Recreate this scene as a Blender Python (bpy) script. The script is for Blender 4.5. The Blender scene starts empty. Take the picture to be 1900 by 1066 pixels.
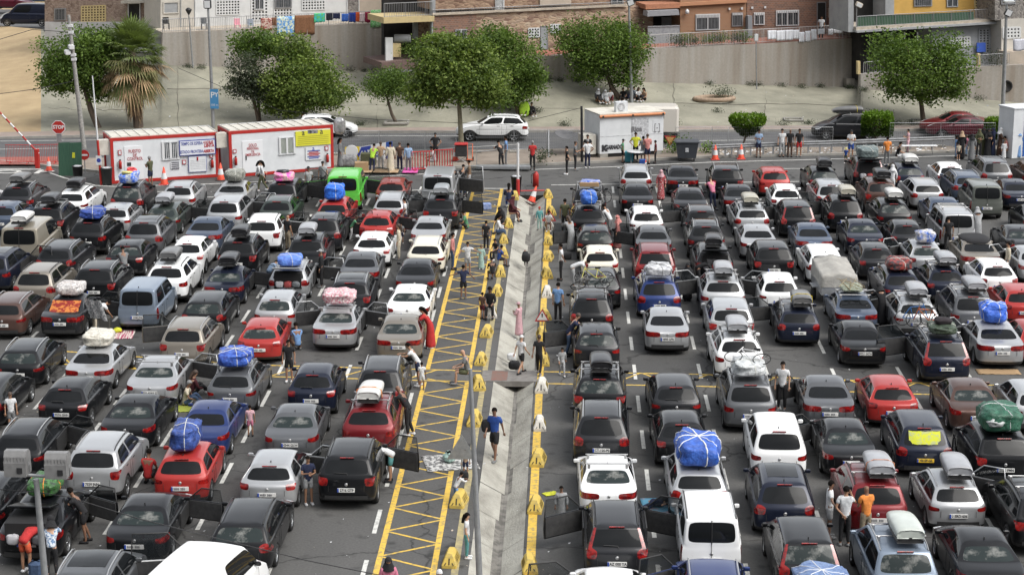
import bpy, bmesh, math, random
from mathutils import Vector, Matrix, Euler, noise
R = math.radians
random.seed(7)
scene = bpy.context.scene
col = scene.collection

# ------------------------------------------------------------------ camera
F_PX, CX, CY, CAM_H, PITCH, YAW = 3626.0, 950.0, 533.0, 20.3, 13.535, 1.61
cam_data = bpy.data.cameras.new('camera')
cam = bpy.data.objects.new('camera', cam_data)
col.objects.link(cam)
cam.location = (0, 0, CAM_H)
cam.rotation_euler = (R(90 - PITCH), 0, R(YAW))
cam_data.sensor_width = 36.0
cam_data.lens = F_PX * 36.0 / 1900.0
cam_data.clip_start = 0.5
cam_data.clip_end = 2000
scene.camera = cam

# ------------------------------------------------------------------ world, sun, exposure
SUN_EL, SUN_AZ = 52.0, 124.0
world = bpy.data.worlds.new("World"); scene.world = world; world.use_nodes = True
wn = world.node_tree.nodes; wl = world.node_tree.links; wn.clear()
sky = wn.new('ShaderNodeTexSky'); sky.sky_type = 'NISHITA'; sky.sun_disc = False
sky.sun_elevation = R(SUN_EL); sky.sun_rotation = R(SUN_AZ); sky.dust_density = 4.0; sky.air_density = 1.2
hs = wn.new('ShaderNodeHueSaturation'); hs.inputs['Saturation'].default_value = 0.22
tc = wn.new('ShaderNodeTexCoord'); nz = wn.new('ShaderNodeTexNoise')
nz.inputs['Scale'].default_value = 2.6; nz.inputs['Detail'].default_value = 6
mr = wn.new('ShaderNodeMapRange'); mr.inputs[1].default_value = 0.35; mr.inputs[2].default_value = 0.7
mr.inputs[3].default_value = 0.75; mr.inputs[4].default_value = 1.35
mp = wn.new('ShaderNodeMapping'); mp.inputs['Scale'].default_value = (1, 1, 3.0)
mul = wn.new('ShaderNodeVectorMath'); mul.operation = 'SCALE'
bg = wn.new('ShaderNodeBackground'); bg.inputs['Strength'].default_value = 0.15
out = wn.new('ShaderNodeOutputWorld')
wl.new(sky.outputs[0], hs.inputs['Color']); wl.new(tc.outputs['Generated'], mp.inputs[0]); wl.new(mp.outputs[0], nz.inputs['Vector'])
wl.new(nz.outputs[0], mr.inputs[0]); wl.new(hs.outputs[0], mul.inputs[0]); wl.new(mr.outputs[0], mul.inputs['Scale'])
# overcast sky, shaped for car reflections: boosted low ahead (+Y), dimmed low behind viewpoint
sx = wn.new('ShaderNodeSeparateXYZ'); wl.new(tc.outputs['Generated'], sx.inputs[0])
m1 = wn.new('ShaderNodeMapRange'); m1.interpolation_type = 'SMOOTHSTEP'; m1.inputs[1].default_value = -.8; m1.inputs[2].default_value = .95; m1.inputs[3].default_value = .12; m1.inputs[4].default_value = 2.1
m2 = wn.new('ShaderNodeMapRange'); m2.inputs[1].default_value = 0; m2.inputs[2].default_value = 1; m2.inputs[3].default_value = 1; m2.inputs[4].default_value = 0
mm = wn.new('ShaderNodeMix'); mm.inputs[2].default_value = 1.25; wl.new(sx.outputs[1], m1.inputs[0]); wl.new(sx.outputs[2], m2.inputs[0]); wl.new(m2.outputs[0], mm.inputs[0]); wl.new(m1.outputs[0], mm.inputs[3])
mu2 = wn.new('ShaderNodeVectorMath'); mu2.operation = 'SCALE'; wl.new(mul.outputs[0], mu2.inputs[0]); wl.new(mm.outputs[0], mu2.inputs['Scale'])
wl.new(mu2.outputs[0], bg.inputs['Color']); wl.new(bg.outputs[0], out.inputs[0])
sd = bpy.data.lights.new('sun', 'SUN'); sd.energy = 1.5; sd.angle = R(45); sd.color = (1, 0.965, 0.91)
so = bpy.data.objects.new('sun', sd); col.objects.link(so)
# sun in the direction azimuth SUN_AZ (measured clockwise from +Y), high and a little behind the camera
_d = Vector((math.sin(R(SUN_AZ)) * math.cos(R(SUN_EL)), math.cos(R(SUN_AZ)) * math.cos(R(SUN_EL)), math.sin(R(SUN_EL))))
so.rotation_euler = _d.to_track_quat('Z', 'Y').to_euler()
so.location = (0, 0, 80)
scene.view_settings.view_transform = 'Standard'
scene.view_settings.look = 'None'
scene.view_settings.gamma = 1.0
scene.view_settings.exposure = 0.42

# ------------------------------------------------------------------ helpers
CAMROT = Euler((R(90 - PITCH), 0, R(YAW))).to_matrix()
def ray(px, py):
    return CAMROT @ Vector(((px - CX) / F_PX, -(py - CY) / F_PX, -1.0))
def G(px, py, z=0.0):
    d = ray(px, py); t = (z - CAM_H) / d.z
    return Vector((d.x * t, d.y * t, z))
def PY(px, py, Y):
    d = ray(px, py); t = Y / d.y
    return Vector((d.x * t, Y, CAM_H + d.z * t))

def lin(c):
    return tuple(((v / 255.0) / 12.92 if v / 255.0 <= .04045 else (((v / 255.0) + .055) / 1.055) ** 2.4) for v in c)
MATS = {}
def pm(name, c, c2=None, scale=5.0, rough=0.6, metal=0.0, coat=0.0, bump=0.0, bscale=None, stretch=None, spec=0.5, detail=5, lo=.35, hi=.65, emit=None):
    """procedural principled material; c, c2 are linear colours mixed by noise"""
    if name in MATS: return MATS[name]
    m = bpy.data.materials.new(name); m.use_nodes = True
    nt = m.node_tree; b = nt.nodes['Principled BSDF']
    b.inputs['Roughness'].default_value = rough; b.inputs['Metallic'].default_value = metal
    b.inputs['Coat Weight'].default_value = coat; b.inputs['Coat Roughness'].default_value = 0.05
    b.inputs['Specular IOR Level'].default_value = spec
    b.inputs['Base Color'].default_value = (*c, 1)
    co = nt.nodes.new('ShaderNodeTexCoord'); src = co.outputs['Object']
    if stretch:
        mpp = nt.nodes.new('ShaderNodeMapping'); mpp.inputs['Scale'].default_value = stretch
        nt.links.new(src, mpp.inputs[0]); src = mpp.outputs[0]
    if c2 is not None:
        n = nt.nodes.new('ShaderNodeTexNoise'); n.inputs['Scale'].default_value = scale; n.inputs['Detail'].default_value = detail
        n.inputs['Roughness'].default_value = .6
        nt.links.new(src, n.inputs['Vector'])
        r = nt.nodes.new('ShaderNodeValToRGB')
        r.color_ramp.elements[0].position = lo; r.color_ramp.elements[0].color = (*c, 1)
        r.color_ramp.elements[1].position = hi; r.color_ramp.elements[1].color = (*c2, 1)
        nt.links.new(n.outputs[0], r.inputs[0]); nt.links.new(r.outputs[0], b.inputs['Base Color'])
    if bump:
        n2 = nt.nodes.new('ShaderNodeTexNoise'); n2.inputs['Scale'].default_value = bscale or scale * 3; n2.inputs['Detail'].default_value = 6
        nt.links.new(src, n2.inputs['Vector'])
        bp = nt.nodes.new('ShaderNodeBump'); bp.inputs['Strength'].default_value = bump; bp.inputs['Distance'].default_value = .05
        nt.links.new(n2.outputs[0], bp.inputs['Height']); nt.links.new(bp.outputs[0], b.inputs['Normal'])
    if emit: b.inputs['Emission Color'].default_value = (*emit, 1); b.inputs['Emission Strength'].default_value = 1
    MATS[name] = m
    return m

def tag(o, label=None, cat=None, group=None, kind=None):
    if label: o['label'] = label
    if cat: o['category'] = cat
    if group: o['group'] = group
    if kind: o['kind'] = kind
    return o
def empty(name, loc=(0, 0, 0), rz=0.0, label=None, cat=None, group=None):
    o = bpy.data.objects.new(name, None); o.empty_display_size = .3
    o.location = loc; o.rotation_euler = (0, 0, rz); col.objects.link(o)
    return tag(o, label, cat, group)
def link(name, me, parent=None, loc=None, rot=None, scl=None, mats=None):
    o = bpy.data.objects.new(name, me); col.objects.link(o)
    if parent: o.parent = parent
    if loc is not None: o.location = loc
    if rot is not None: o.rotation_euler = rot
    if scl is not None: o.scale = scl if hasattr(scl, '__len__') else (scl,) * 3
    if mats:
        for i, m in enumerate(mats):
            if m is not None:
                o.material_slots[i].link = 'OBJECT'; o.material_slots[i].material = m
    return o
def copy_tree(o, parent=None):
    c = o.copy(); col.objects.link(c)
    if parent: c.parent = parent
    for ch in list(o.children): copy_tree(ch, c)
    return c

class MB:
    """mesh collector: adds simple shapes into ONE mesh"""
    def __init__(s): s.v = []; s.f = []; s.m = []; s.sm = []
    def add(s, vs, fs, mi=0, smooth=False):
        b = len(s.v); s.v += [tuple(v) for v in vs]
        for f in fs: s.f.append(tuple(b + i for i in f)); s.m.append(mi); s.sm.append(smooth)
    def box(s, x0, x1, y0, y1, z0, z1, mi=0, M=None, taper=None):
        vs = [Vector(p) for p in ((x0,y0,z0),(x1,y0,z0),(x1,y1,z0),(x0,y1,z0),(x0,y0,z1),(x1,y0,z1),(x1,y1,z1),(x0,y1,z1))]
        if taper:
            cx, cy = (x0+x1)/2, (y0+y1)/2
            for i in range(4, 8): vs[i] = Vector((cx+(vs[i].x-cx)*taper, cy+(vs[i].y-cy)*taper, vs[i].z))
        if M: vs = [M @ v for v in vs]
        s.add(vs, [(0,3,2,1),(4,5,6,7),(0,1,5,4),(1,2,6,5),(2,3,7,6),(3,0,4,7)], mi)
    def rbox(s, x0, x1, y0, y1, z0, z1, r=.03, mi=0, M=None):
        """box with chamfered edges"""
        vs = []; 
        def add8(ax0, ax1, ay0, ay1, z): return [(ax0,ay0+r if 0 else ay0,z)]
        rings = [(z0, r), (z0+r, 0), (z1-r, 0), (z1, r)]
        for z, ins in rings:
            a0, a1, b0, b1 = x0+ins, x1-ins, y0+ins, y1-ins
            vs += [(a0+r,b0,z),(a1-r,b0,z),(a1,b0+r,z),(a1,b1-r,z),(a1-r,b1,z),(a0+r,b1,z),(a0,b1-r,z),(a0,b0+r,z)]
        vs = [Vector(v) for v in vs]
        if M: vs = [M @ v for v in vs]
        fs = [tuple(range(7, -1, -1)), tuple(range(24, 32))]
        for k in range(3):
            for i in range(8):
                j = (i+1) % 8; fs.append((k*8+i, k*8+j, k*8+8+j, k*8+8+i))
        s.add(vs, fs, mi)
    def tube(s, pts, r, n=8, mi=0, cap=True, r2=None, smooth=True):
        pts = [Vector(p) for p in pts]; rings = []
        N = len(pts)
        up = Vector((0, 0, 1))
        for i, p in enumerate(pts):
            d = (pts[min(i+1, N-1)] - pts[max(i-1, 0)]).normalized()
            a = d.cross(up)
            if a.length < 1e-3: a = d.cross(Vector((1, 0, 0)))
            a.normalize(); b = a.cross(d)
            rr = r if r2 is None else r + (r2-r)*i/max(1, N-1)
            if hasattr(rr, '__len__'): rr = rr[i]
            rings.append([p + (a*math.cos(2*math.pi*k/n) + b*math.sin(2*math.pi*k/n))*rr for k in range(n)])
        vs = [v for rg in rings for v in rg]; fs = []
        for i in range(N-1):
            for k in range(n):
                k2 = (k+1) % n; fs.append((i*n+k, i*n+n+k, i*n+n+k2, i*n+k2))
        s.add(vs, fs, mi, smooth)
        if cap: s.add(rings[0], [tuple(range(n))], mi); s.add(rings[-1], [tuple(range(n-1, -1, -1))], mi)
    def lathe(s, prof, n=16, M=None, mi=0, smooth=True):
        vs = []; fs = []
        for (r, z) in prof:
            for k in range(n):
                v = Vector((r*math.cos(2*math.pi*k/n), r*math.sin(2*math.pi*k/n), z)); vs.append(M @ v if M else v)
        for i in range(len(prof)-1):
            for k in range(n):
                k2 = (k+1) % n; fs.append((i*n+k, i*n+k2, i*n+n+k2, i*n+n+k))
        s.add(vs, fs, mi, smooth)
    def quad(s, a, b, c, d, mi=0): s.add([a, b, c, d], [(0, 1, 2, 3)], mi)
    def prism(s, poly, y0, y1, mi=0, M=None):
        """poly in (x,z), extruded y0..y1"""
        n = len(poly); vs = [Vector((x, y0, z)) for x, z in poly] + [Vector((x, y1, z)) for x, z in poly]
        if M: vs = [M @ v for v in vs]
        fs = [tuple(range(n)), tuple(range(2*n-1, n-1, -1))] + [(i, i+n, (i+1) % n+n, (i+1) % n) for i in range(n)]
        s.add(vs, fs, mi)
    def mesh(s, name, mats):
        me = bpy.data.meshes.new(name); me.from_pydata(s.v, [], s.f); 
        for m in mats: me.materials.append(m)
        me.polygons.foreach_set('material_index', s.m); me.polygons.foreach_set('use_smooth', s.sm)
        me.update(); return me
    def build(s, name, mats, parent=None, **k):
        if not isinstance(mats, (list, tuple)): mats = [mats]
        return link(name, s.mesh(name, mats), parent, **k)
def circ(r, a0, a1, n, c=(0, 0)):
    return [(c[0]+r*math.cos(a0+(a1-a0)*i/n), c[1]+r*math.sin(a0+(a1-a0)*i/n)) for i in range(n+1)]
def ev_mesh(ob):
    """evaluated mesh of an object with modifiers, object removed"""
    dg = bpy.context.evaluated_depsgraph_get(); dg.update()
    me = bpy.data.meshes.new_from_object(ob.evaluated_get(dg)); bpy.data.objects.remove(ob)
    return me
_tc = {}
def text_mesh(s, size=1.0, bold=0.0, depth=0.0, squeeze=1.0):
    key = (s, size, bold, squeeze)
    if key in _tc: return _tc[key]
    cu = bpy.data.curves.new('lettering', 'FONT'); cu.body = s; cu.size = size; cu.align_x = 'CENTER'; cu.align_y = 'CENTER'
    cu.offset = bold; cu.resolution_u = 2; cu.space_line = .85
    o = bpy.data.objects.new('lettering', cu); col.objects.link(o)
    me = ev_mesh(o)
    for v in me.vertices: v.co.x *= squeeze
    _tc[key] = me
    return me
def text(name, s, parent, loc, size, m, rot=(R(90), 0, 0), bold=0.0, squeeze=1.0):
    me = text_mesh(s, size, bold, 0, squeeze).copy(); me.materials.clear(); me.materials.append(m)
    return link(name, me, parent, loc=loc, rot=rot)
def skinned(nodes, edges, name='skin', level=1, root=0):
    """nodes: list of (co, radius or (rx,ry)); returns evaluated mesh"""
    me = bpy.data.meshes.new(name); me.from_pydata([n[0] for n in nodes], edges, [])
    o = bpy.data.objects.new(name, me); col.objects.link(o)
    md = o.modifiers.new('skin', 'SKIN'); md.use_smooth_shade = True
    if not me.skin_vertices: 
        bm = bmesh.new(); bm.from_mesh(me); bm.verts.layers.skin.verify(); bm.to_mesh(me); bm.free()
    for i, sv in enumerate(me.skin_vertices[0].data):
        r = nodes[i][1]; sv.radius = r if hasattr(r, '__len__') else (r, r); sv.use_root = (i == root)
    if level:
        sb = o.modifiers.new('sub', 'SUBSURF'); sb.levels = level; sb.render_levels = level
    m2 = ev_mesh(o); return m2
# ------------------------------------------------------------------ ground, lot and road
def grid_mat(name, build):
    m = bpy.data.materials.new(name); m.use_nodes = True; build(m.node_tree, m.node_tree.nodes['Principled BSDF']); return m
def nd(nt, t, **k):
    n = nt.nodes.new(t)
    for a, v in k.items(): setattr(n, a, v)
    return n
def asphalt(nt, b):
    tc = nd(nt, 'ShaderNodeTexCoord'); L = nt.links
    n1 = nd(nt, 'ShaderNodeTexNoise'); n1.inputs['Scale'].default_value = .22; n1.inputs['Detail'].default_value = 6
    mp = nd(nt, 'ShaderNodeMapping'); mp.inputs['Scale'].default_value = (1, .25, 1)
    L.new(tc.outputs['Object'], mp.inputs[0]); L.new(mp.outputs[0], n1.inputs['Vector'])
    n2 = nd(nt, 'ShaderNodeTexNoise'); n2.inputs['Scale'].default_value = 14; n2.inputs['Detail'].default_value = 8
    L.new(tc.outputs['Object'], n2.inputs['Vector'])
    n3 = nd(nt, 'ShaderNodeTexNoise'); n3.inputs['Scale'].default_value = 1.3; n3.inputs['Detail'].default_value = 3
    L.new(tc.outputs['Object'], n3.inputs['Vector'])
    r1 = nd(nt, 'ShaderNodeValToRGB'); r1.color_ramp.elements[0].position = .35; r1.color_ramp.elements[1].position = .68
    r1.color_ramp.elements[0].color = (.066, .066, .065, 1); r1.color_ramp.elements[1].color = (.108, .106, .102, 1)
    r3 = nd(nt, 'ShaderNodeValToRGB'); r3.color_ramp.elements[0].position = .24; r3.color_ramp.elements[1].position = .42
    r3.color_ramp.elements[0].color = (.5, .5, .5, 1); r3.color_ramp.elements[1].color = (1, 1, 1, 1)
    r2 = nd(nt, 'ShaderNodeMapRange'); r2.inputs[1].default_value = .3; r2.inputs[2].default_value = .7; r2.inputs[3].default_value = .84; r2.inputs[4].default_value = 1.14
    m1 = nd(nt, 'ShaderNodeVectorMath', operation='MULTIPLY'); m2 = nd(nt, 'ShaderNodeVectorMath', operation='SCALE')
    L.new(n1.outputs[0], r1.inputs[0]); L.new(n3.outputs[0], r3.inputs[0]); L.new(n2.outputs[0], r2.inputs[0])
    L.new(r1.outputs[0], m1.inputs[0]); L.new(r3.outputs[0], m1.inputs[1]); L.new(m1.outputs[0], m2.inputs[0]); L.new(r2.outputs[0], m2.inputs['Scale'])
    # thin cracks, oil drips
    n4 = nd(nt, 'ShaderNodeTexNoise'); n4.inputs['Scale'].default_value = .8; n4.inputs['Detail'].default_value = 5; L.new(tc.outputs['Object'], n4.inputs['Vector'])
    ad = nd(nt, 'ShaderNodeVectorMath', operation='MULTIPLY_ADD'); ad.inputs[1].default_value = (1.6, 1.6, 0); L.new(n4.outputs['Color'], ad.inputs[0]); L.new(tc.outputs['Object'], ad.inputs[2])
    vo = nd(nt, 'ShaderNodeTexVoronoi', feature='DISTANCE_TO_EDGE'); vo.inputs['Scale'].default_value = .16; L.new(ad.outputs[0], vo.inputs['Vector'])
    mc = nd(nt, 'ShaderNodeMapRange'); mc.inputs[1].default_value = .002; mc.inputs[2].default_value = .009; mc.inputs[3].default_value = .45; mc.inputs[4].default_value = 1; L.new(vo.outputs['Distance'], mc.inputs[0])
    v2 = nd(nt, 'ShaderNodeTexVoronoi'); v2.inputs['Scale'].default_value = .9; L.new(tc.outputs['Object'], v2.inputs['Vector'])
    mo = nd(nt, 'ShaderNodeMapRange'); mo.inputs[1].default_value = .06; mo.inputs[2].default_value = .17; mo.inputs[3].default_value = .55; mo.inputs[4].default_value = 1; L.new(v2.outputs['Distance'], mo.inputs[0])
    mt = nd(nt, 'ShaderNodeMath', operation='MULTIPLY'); L.new(mc.outputs[0], mt.inputs[0]); L.new(mo.outputs[0], mt.inputs[1])
    m3 = nd(nt, 'ShaderNodeVectorMath', operation='SCALE'); L.new(m2.outputs[0], m3.inputs[0]); L.new(mt.outputs[0], m3.inputs['Scale'])
    L.new(m3.outputs[0], b.inputs['Base Color']); b.inputs['Roughness'].default_value = .82; b.inputs['Specular IOR Level'].default_value = .3
M_ASPH = grid_mat('asphalt', asphalt)
M_ROAD = pm('road_asphalt', (.075, .076, .08), (.10, .10, .10), scale=.6, rough=.85, bump=.1, bscale=30)
M_CONC = pm('drain_concrete', (.38, .37, .325), (.19, .18, .155), scale=1.1, rough=.95, bump=.5, bscale=14, stretch=(1, .6, 1), lo=.42, hi=.72, detail=10)
M_DIRT = pm('drain_silt', (.10, .095, .085), (.20, .19, .17), scale=3, rough=.95, lo=.4, hi=.6)
M_YEL = pm('yellow_road_paint', (.66, .43, .06), (.22, .19, .11), scale=6, rough=.75, lo=.47, hi=.68, detail=9)
M_YELF = pm('faded_yellow_paint', (.42, .35, .16), (.2, .18, .13), scale=3, rough=.8)
M_WHP = pm('white_road_paint', (.56, .56, .53), (.25, .25, .24), scale=5, rough=.8, lo=.5, hi=.75)
def VX(px, py): return G(px, py).x
XD = {}
# drain edges and lane lines in metres, parallel to +Y
DL, DR = VX(898, 841), VX(978, 910)
DC = VX(921, 1064) + .03
Y0D, Y1D = 40.0, G(985, 362).y
YCR0, YCR1 = G(940, 708).y, G(940, 688).y
big = MB()
# lot surface in pieces around the drain so nothing overlaps it
XL, XR = -260, 260; YN, YF = -30, 300
big.box(XL, DL, YN, YF, -.5, 0); big.box(DR, XR, YN, YF, -.5, 0); big.box(DL, DR, Y1D, YF, -.5, 0)
big.build('ground', M_ASPH)['kind'] = 'structure'
dr = MB(); zd = -.42
seg = 2.45; y = YN
while y < Y1D - .05:
    y2 = min(y + seg, Y1D)
    j = random.uniform(-.012, .012)
    dr.box(0, 1, 0, 1, 0, 1) if False else None
    for (xa, xb, za, zb) in ((DL, DC-.05, 0.012+j, zd+j), (DC+.05, DR, zd-j, 0.012-j)):
        dr.add([(xa, y+.012, za), (xb, y+.012, zb), (xb, y2-.012, zb), (xa, y2-.012, za)], [(0, 1, 2, 3)])
    y = y2
d_o = dr.build('drain_channel', M_CONC); tag(d_o, 'long pale concrete V shaped drain of slabs between the two car park halves', 'drain')
sl = MB(); sl.add([(DL, YN, -.02), (DC, YN, zd-.03), (DR, YN, -.02), (DL, Y1D, -.02), (DC, Y1D, zd-.03), (DR, Y1D, -.02)], [(0, 1, 4, 3), (1, 2, 5, 4)])
sl.build('joint', M_DIRT, d_o)
st = MB(); st.box(DC-.055, DC+.055, YN, Y1D, zd-.06, zd+.004); st.build('silt_line', M_DIRT, d_o)
hd = MB(); hd.add([(DL, Y1D-.03, 0), (DR, Y1D-.03, 0), (DC, Y1D-.03, zd-.05)], [(0, 2, 1)]); hd.build('culvert_mouth', pm('dark_culvert', (.02, .018, .015), rough=1), d_o)
br = MB(); br.box(DL-.45, DR+.12, YCR0, YCR1, -.18, .03)
b_o = br.build('drain_crossing_slab', pm('grey_slab', (.2, .19, .18), (.14, .13, .12), scale=4, rough=.9)); tag(b_o, 'grey slab bridging the drain at the yellow cross lane', 'slab')
rb = MB(); rb.box(DL-.1, DL+.5, YCR0+.1, YCR1-.1, .03, .036); rb.build('red_patch', pm('worn_red_tile', (.2, .09, .07), (.15, .12, .1), scale=6, rough=.9), b_o)

mk = MB(); mw = MB(); mf = MB()
def line(mb, x0, y0, x1, y1, w, z=.004):
    a = Vector((x0, y0)); b = Vector((x1, y1)); d = (b-a).normalized(); n = Vector((-d.y, d.x)) * w/2
    mb.add([(*(a-n), z), (*(b-n), z), (*(b+n), z), (*(a+n), z)], [(0, 1, 2, 3)] if (b-a).cross(n) > 0 else [(3, 2, 1, 0)])
YT = G(930, 350).y                                # far end of the hatched strip
HLX, HRX = VX(781, 734), VX(847, 820)             # hatch border lines
for x in (HLX, HRX): line(mk, x, 20, x, YCR0-.1, .17); line(mk, x, YCR1+.1, x, YT, .17)
line(mw, HLX, YT+.05, DL, YT+.05, .15)
p = 2.0; k = 0; yy = G(760, 759).y
while yy > 20: yy -= p
while yy < YT-1:
    if not (YCR0-1.2 < yy < YCR1+.3 ):
        line(mk, HLX+.08, yy, HRX-.08, yy+p*.5-.12, .09, .0045); line(mk, HRX-.08, yy+p*.5+.02, HLX+.08, yy+p-.12, .09, .0045)
    yy += p
# yellow lines beside the drain
XBR = VX(999.5, 746); line(mk, XBR, 20, XBR, G(1015, 362).y, .26)
XBL = VX(872, 873); line(mf, XBL, 20, XBL, G(950, 380).y, .2)
# crossing lane: two parallel yellow lines with zigzag
def cross(xa, xb, up, dn):
    line(mk, xa.x, xa.y, xb.x, xb.y, .11)
cl = [G(100, 650), G(455, 676), G(893, 688), G(1008, 689), G(1300, 694), G(1683, 709), G(1900, 716)]
cn = [G(100, 674), G(455, 697), G(893, 708), G(1008, 711), G(1300, 716), G(1683, 730), G(1900, 736)]
for c_ in (cl, cn):
    for i in range(len(c_)-1):
        if i != 2: line(mk, c_[i].x, c_[i].y, c_[i+1].x, c_[i+1].y, .11)
def onl(c_, x):
    for i in range(len(c_)-1):
        if c_[i].x <= x <= c_[i+1].x: return c_[i].y + (c_[i+1].y-c_[i].y)*(x-c_[i].x)/(c_[i+1].x-c_[i].x)
    return c_[-1].y
x = cl[0].x; k = 0
while x < cl[-1].x-1.4:
    x2 = x+1.27
    if not (DL-1 < x2 and x < DR+.3):
        ya, yb = (onl(cl, x), onl(cn, x2)) if k % 2 == 0 else (onl(cn, x), onl(cl, x2))
        line(mk, x+.05, ya, x2-.05, yb, .08, .0052)
    x = x2; k += 1
# white lane dashes
LANES_R = [VX(1177.8, 690), VX(1298.7, 690), VX(1401, 646), VX(1525, 646), VX(1643, 646), VX(1762, 646), VX(1880, 646)]
LANES_R[2] = (LANES_R[1]+LANES_R[3])/2
LANES_R.append(LANES_R[-1]*2-LANES_R[-2])
LANES_L = [VX(787, 646), VX(663, 646), VX(541, 646), VX(417, 646), VX(293, 646), VX(165, 646), VX(38, 646)]
LANES_L.append(LANES_L[-1]*2-LANES_L[-2])
YS = G(1100, 343).y
for x in LANES_R + LANES_L:
    if x in (LANES_L[0],): line(mw, x, G(771, 367).y, x, YS-.2, .12)
    y = 24.3 + (x*1.7) % 1.0
    while y < YS-1.5:
        line(mw, x, y, x, min(y+2.0, YS), .13); y += 4.1
line(mw, DR+.3, YS-.1, LANES_R[-1], G(1560, 333).y, .14)
line(mw, G(377, 366).x, G(377, 366).y, HLX, YT+.1, .14)
# front road edge line
E = [(76, 315), (120, 330), (177, 344), (213, 346), (395, 341), (640, 330), (882, 318), (948, 316), (1147, 309), (1320, 301), (1696, 291), (1900, 285)]
for a, b in zip(E, E[1:]): 
    p1, p2 = G(*a), G(*b); line(mw, p1.x, p1.y, p2.x, p2.y, .15)
p1, p2 = G(-100, 314), G(76, 314); line(mw, p1.x, p1.y, p2.x, p2.y, .3)
for a in ((1440, 313), (1200, 325), (600, 345), (250, 356)):
    p1 = G(*a); line(mw, p1.x, p1.y, p1.x+3.0, p1.y+.25, .12)
for mb_, nm, m_ in ((mk, 'yellow_markings', M_YEL), (mw, 'white_markings', M_WHP), (mf, 'faded_yellow_marking', M_YELF)):
    tag(mb_.build(nm, m_), kind='structure')
# far road
rd = MB(); A = [(-300, 259), (0, 258), (470, 249), (800, 247), (1420, 244), (1900, 243), (2300, 242)]
B = [(-300, 300), (0, 297), (470, 288), (800, 282), (1420, 276), (1900, 272), (2300, 270)]
va = [G(*a) for a in A]; vb = [G(*b) for b in B]
for i in range(len(A)-1):
    rd.add([vb[i]+Vector((0, 0, .004)), vb[i+1]+Vector((0, 0, .004)), va[i+1]+Vector((0, 0, .004)), va[i]+Vector((0, 0, .004))], [(0, 1, 2, 3)])
rd.build('road', M_ROAD)['kind'] = 'structure'
rm = MB()
for (a, b) in (((0, 277), (110, 275)), ((620, 252), (980, 252)), ((1540, 258), (1900, 256)), ((700, 283), (960, 268)), ((1220, 262), (1400, 260)), ((0, 262), (600, 255))):
    p1, p2 = G(*a), G(*b); line(rm, p1.x, p1.y, p2.x, p2.y, .13, .009)
rm.build('road_markings', M_WHP)['kind'] = 'structure'
M_PAV = pm('pinkish_paving', (.30, .235, .20), (.24, .20, .175), scale=1.2, rough=.9, bump=.2, bscale=25)
M_KERB = pm('kerb_concrete', (.33, .32, .29), (.25, .24, .22), scale=2, rough=.9)
def strip(name, far, near, z, m, kerb=None):
    s = MB(); a = [G(*p) for p in far]; b = [G(*p) for p in near]
    for i in range(len(a)-1):
        q = [b[i], b[i+1], a[i+1], a[i]]
        s.add([Vector((v.x, v.y, z)) for v in q], [(0, 1, 2, 3)])
        s.add([Vector((b[i].x, b[i].y, 0)), Vector((b[i+1].x, b[i+1].y, 0)), Vector((b[i+1].x, b[i+1].y, z)), Vector((b[i].x, b[i].y, z))], [(0, 1, 2, 3)])
    o = s.build(name, m); o['kind'] = 'structure'
    if kerb:
        kb = MB()
        for i in range(len(b)-1):
            d = (b[i+1]-b[i]).normalized(); n = Vector((-d.y, d.x, 0))
            q = [b[i]-n*.02, b[i+1]-n*.02, b[i+1]+n*.14, b[i]+n*.14]
            kb.add([Vector((v.x, v.y, 0)) for v in q]+[Vector((v.x, v.y, z+.015)) for v in q], [(4, 5, 6, 7), (0, 1, 5, 4), (3, 7, 6, 2)])
        kb.build(kerb, M_KERB)['kind'] = 'structure'
strip('far_pavement', [(-300, 247), (0, 245), (470, 238), (800, 236), (1420, 233), (1900, 232), (2300, 231)], A, .13, M_PAV, 'far_kerb')
SN = [(-300, 301), (0, 301), (200, 322), (640, 318), (880, 311), (960, 309), (1147, 301), (1320, 293), (1696, 285), (1900, 279), (2300, 272)]
BN = [(-300, 299), (0, 299), (200, 296), (640, 286), (880, 281), (960, 280), (1147, 279), (1320, 277.5), (1696, 275), (1900, 273), (2300, 271)]
strip('verge', BN, SN, .12, pm('sandy_verge', (.27, .23, .19), (.2, .165, .135), scale=1.0, rough=.95, bump=.3, bscale=12), 'verge_kerb')
redp = MB(); redp.add([G(-60, 309)+Vector((0, 0, .006)), G(110, 309)+Vector((0, 0, .006)), G(112, 294)+Vector((0, 0, .006)), G(-60, 296)+Vector((0, 0, .006))], [(0, 1, 2, 3)])
redp.build('red_pavement', pm('red_paint_ground', (.33, .1, .08), (.26, .11, .09), scale=3, rough=.9)).location.z = .125
bpy.data.objects['red_pavement']['kind'] = 'structure'
gp = G(23, 319); text('road_lettering', 'O P', None, (gp.x+.6, gp.y, .0075), 1.5, M_WHP, rot=(0, 0, 0), bold=.03, squeeze=1.5)
bpy.data.objects['road_lettering']['kind'] = 'structure'
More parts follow.
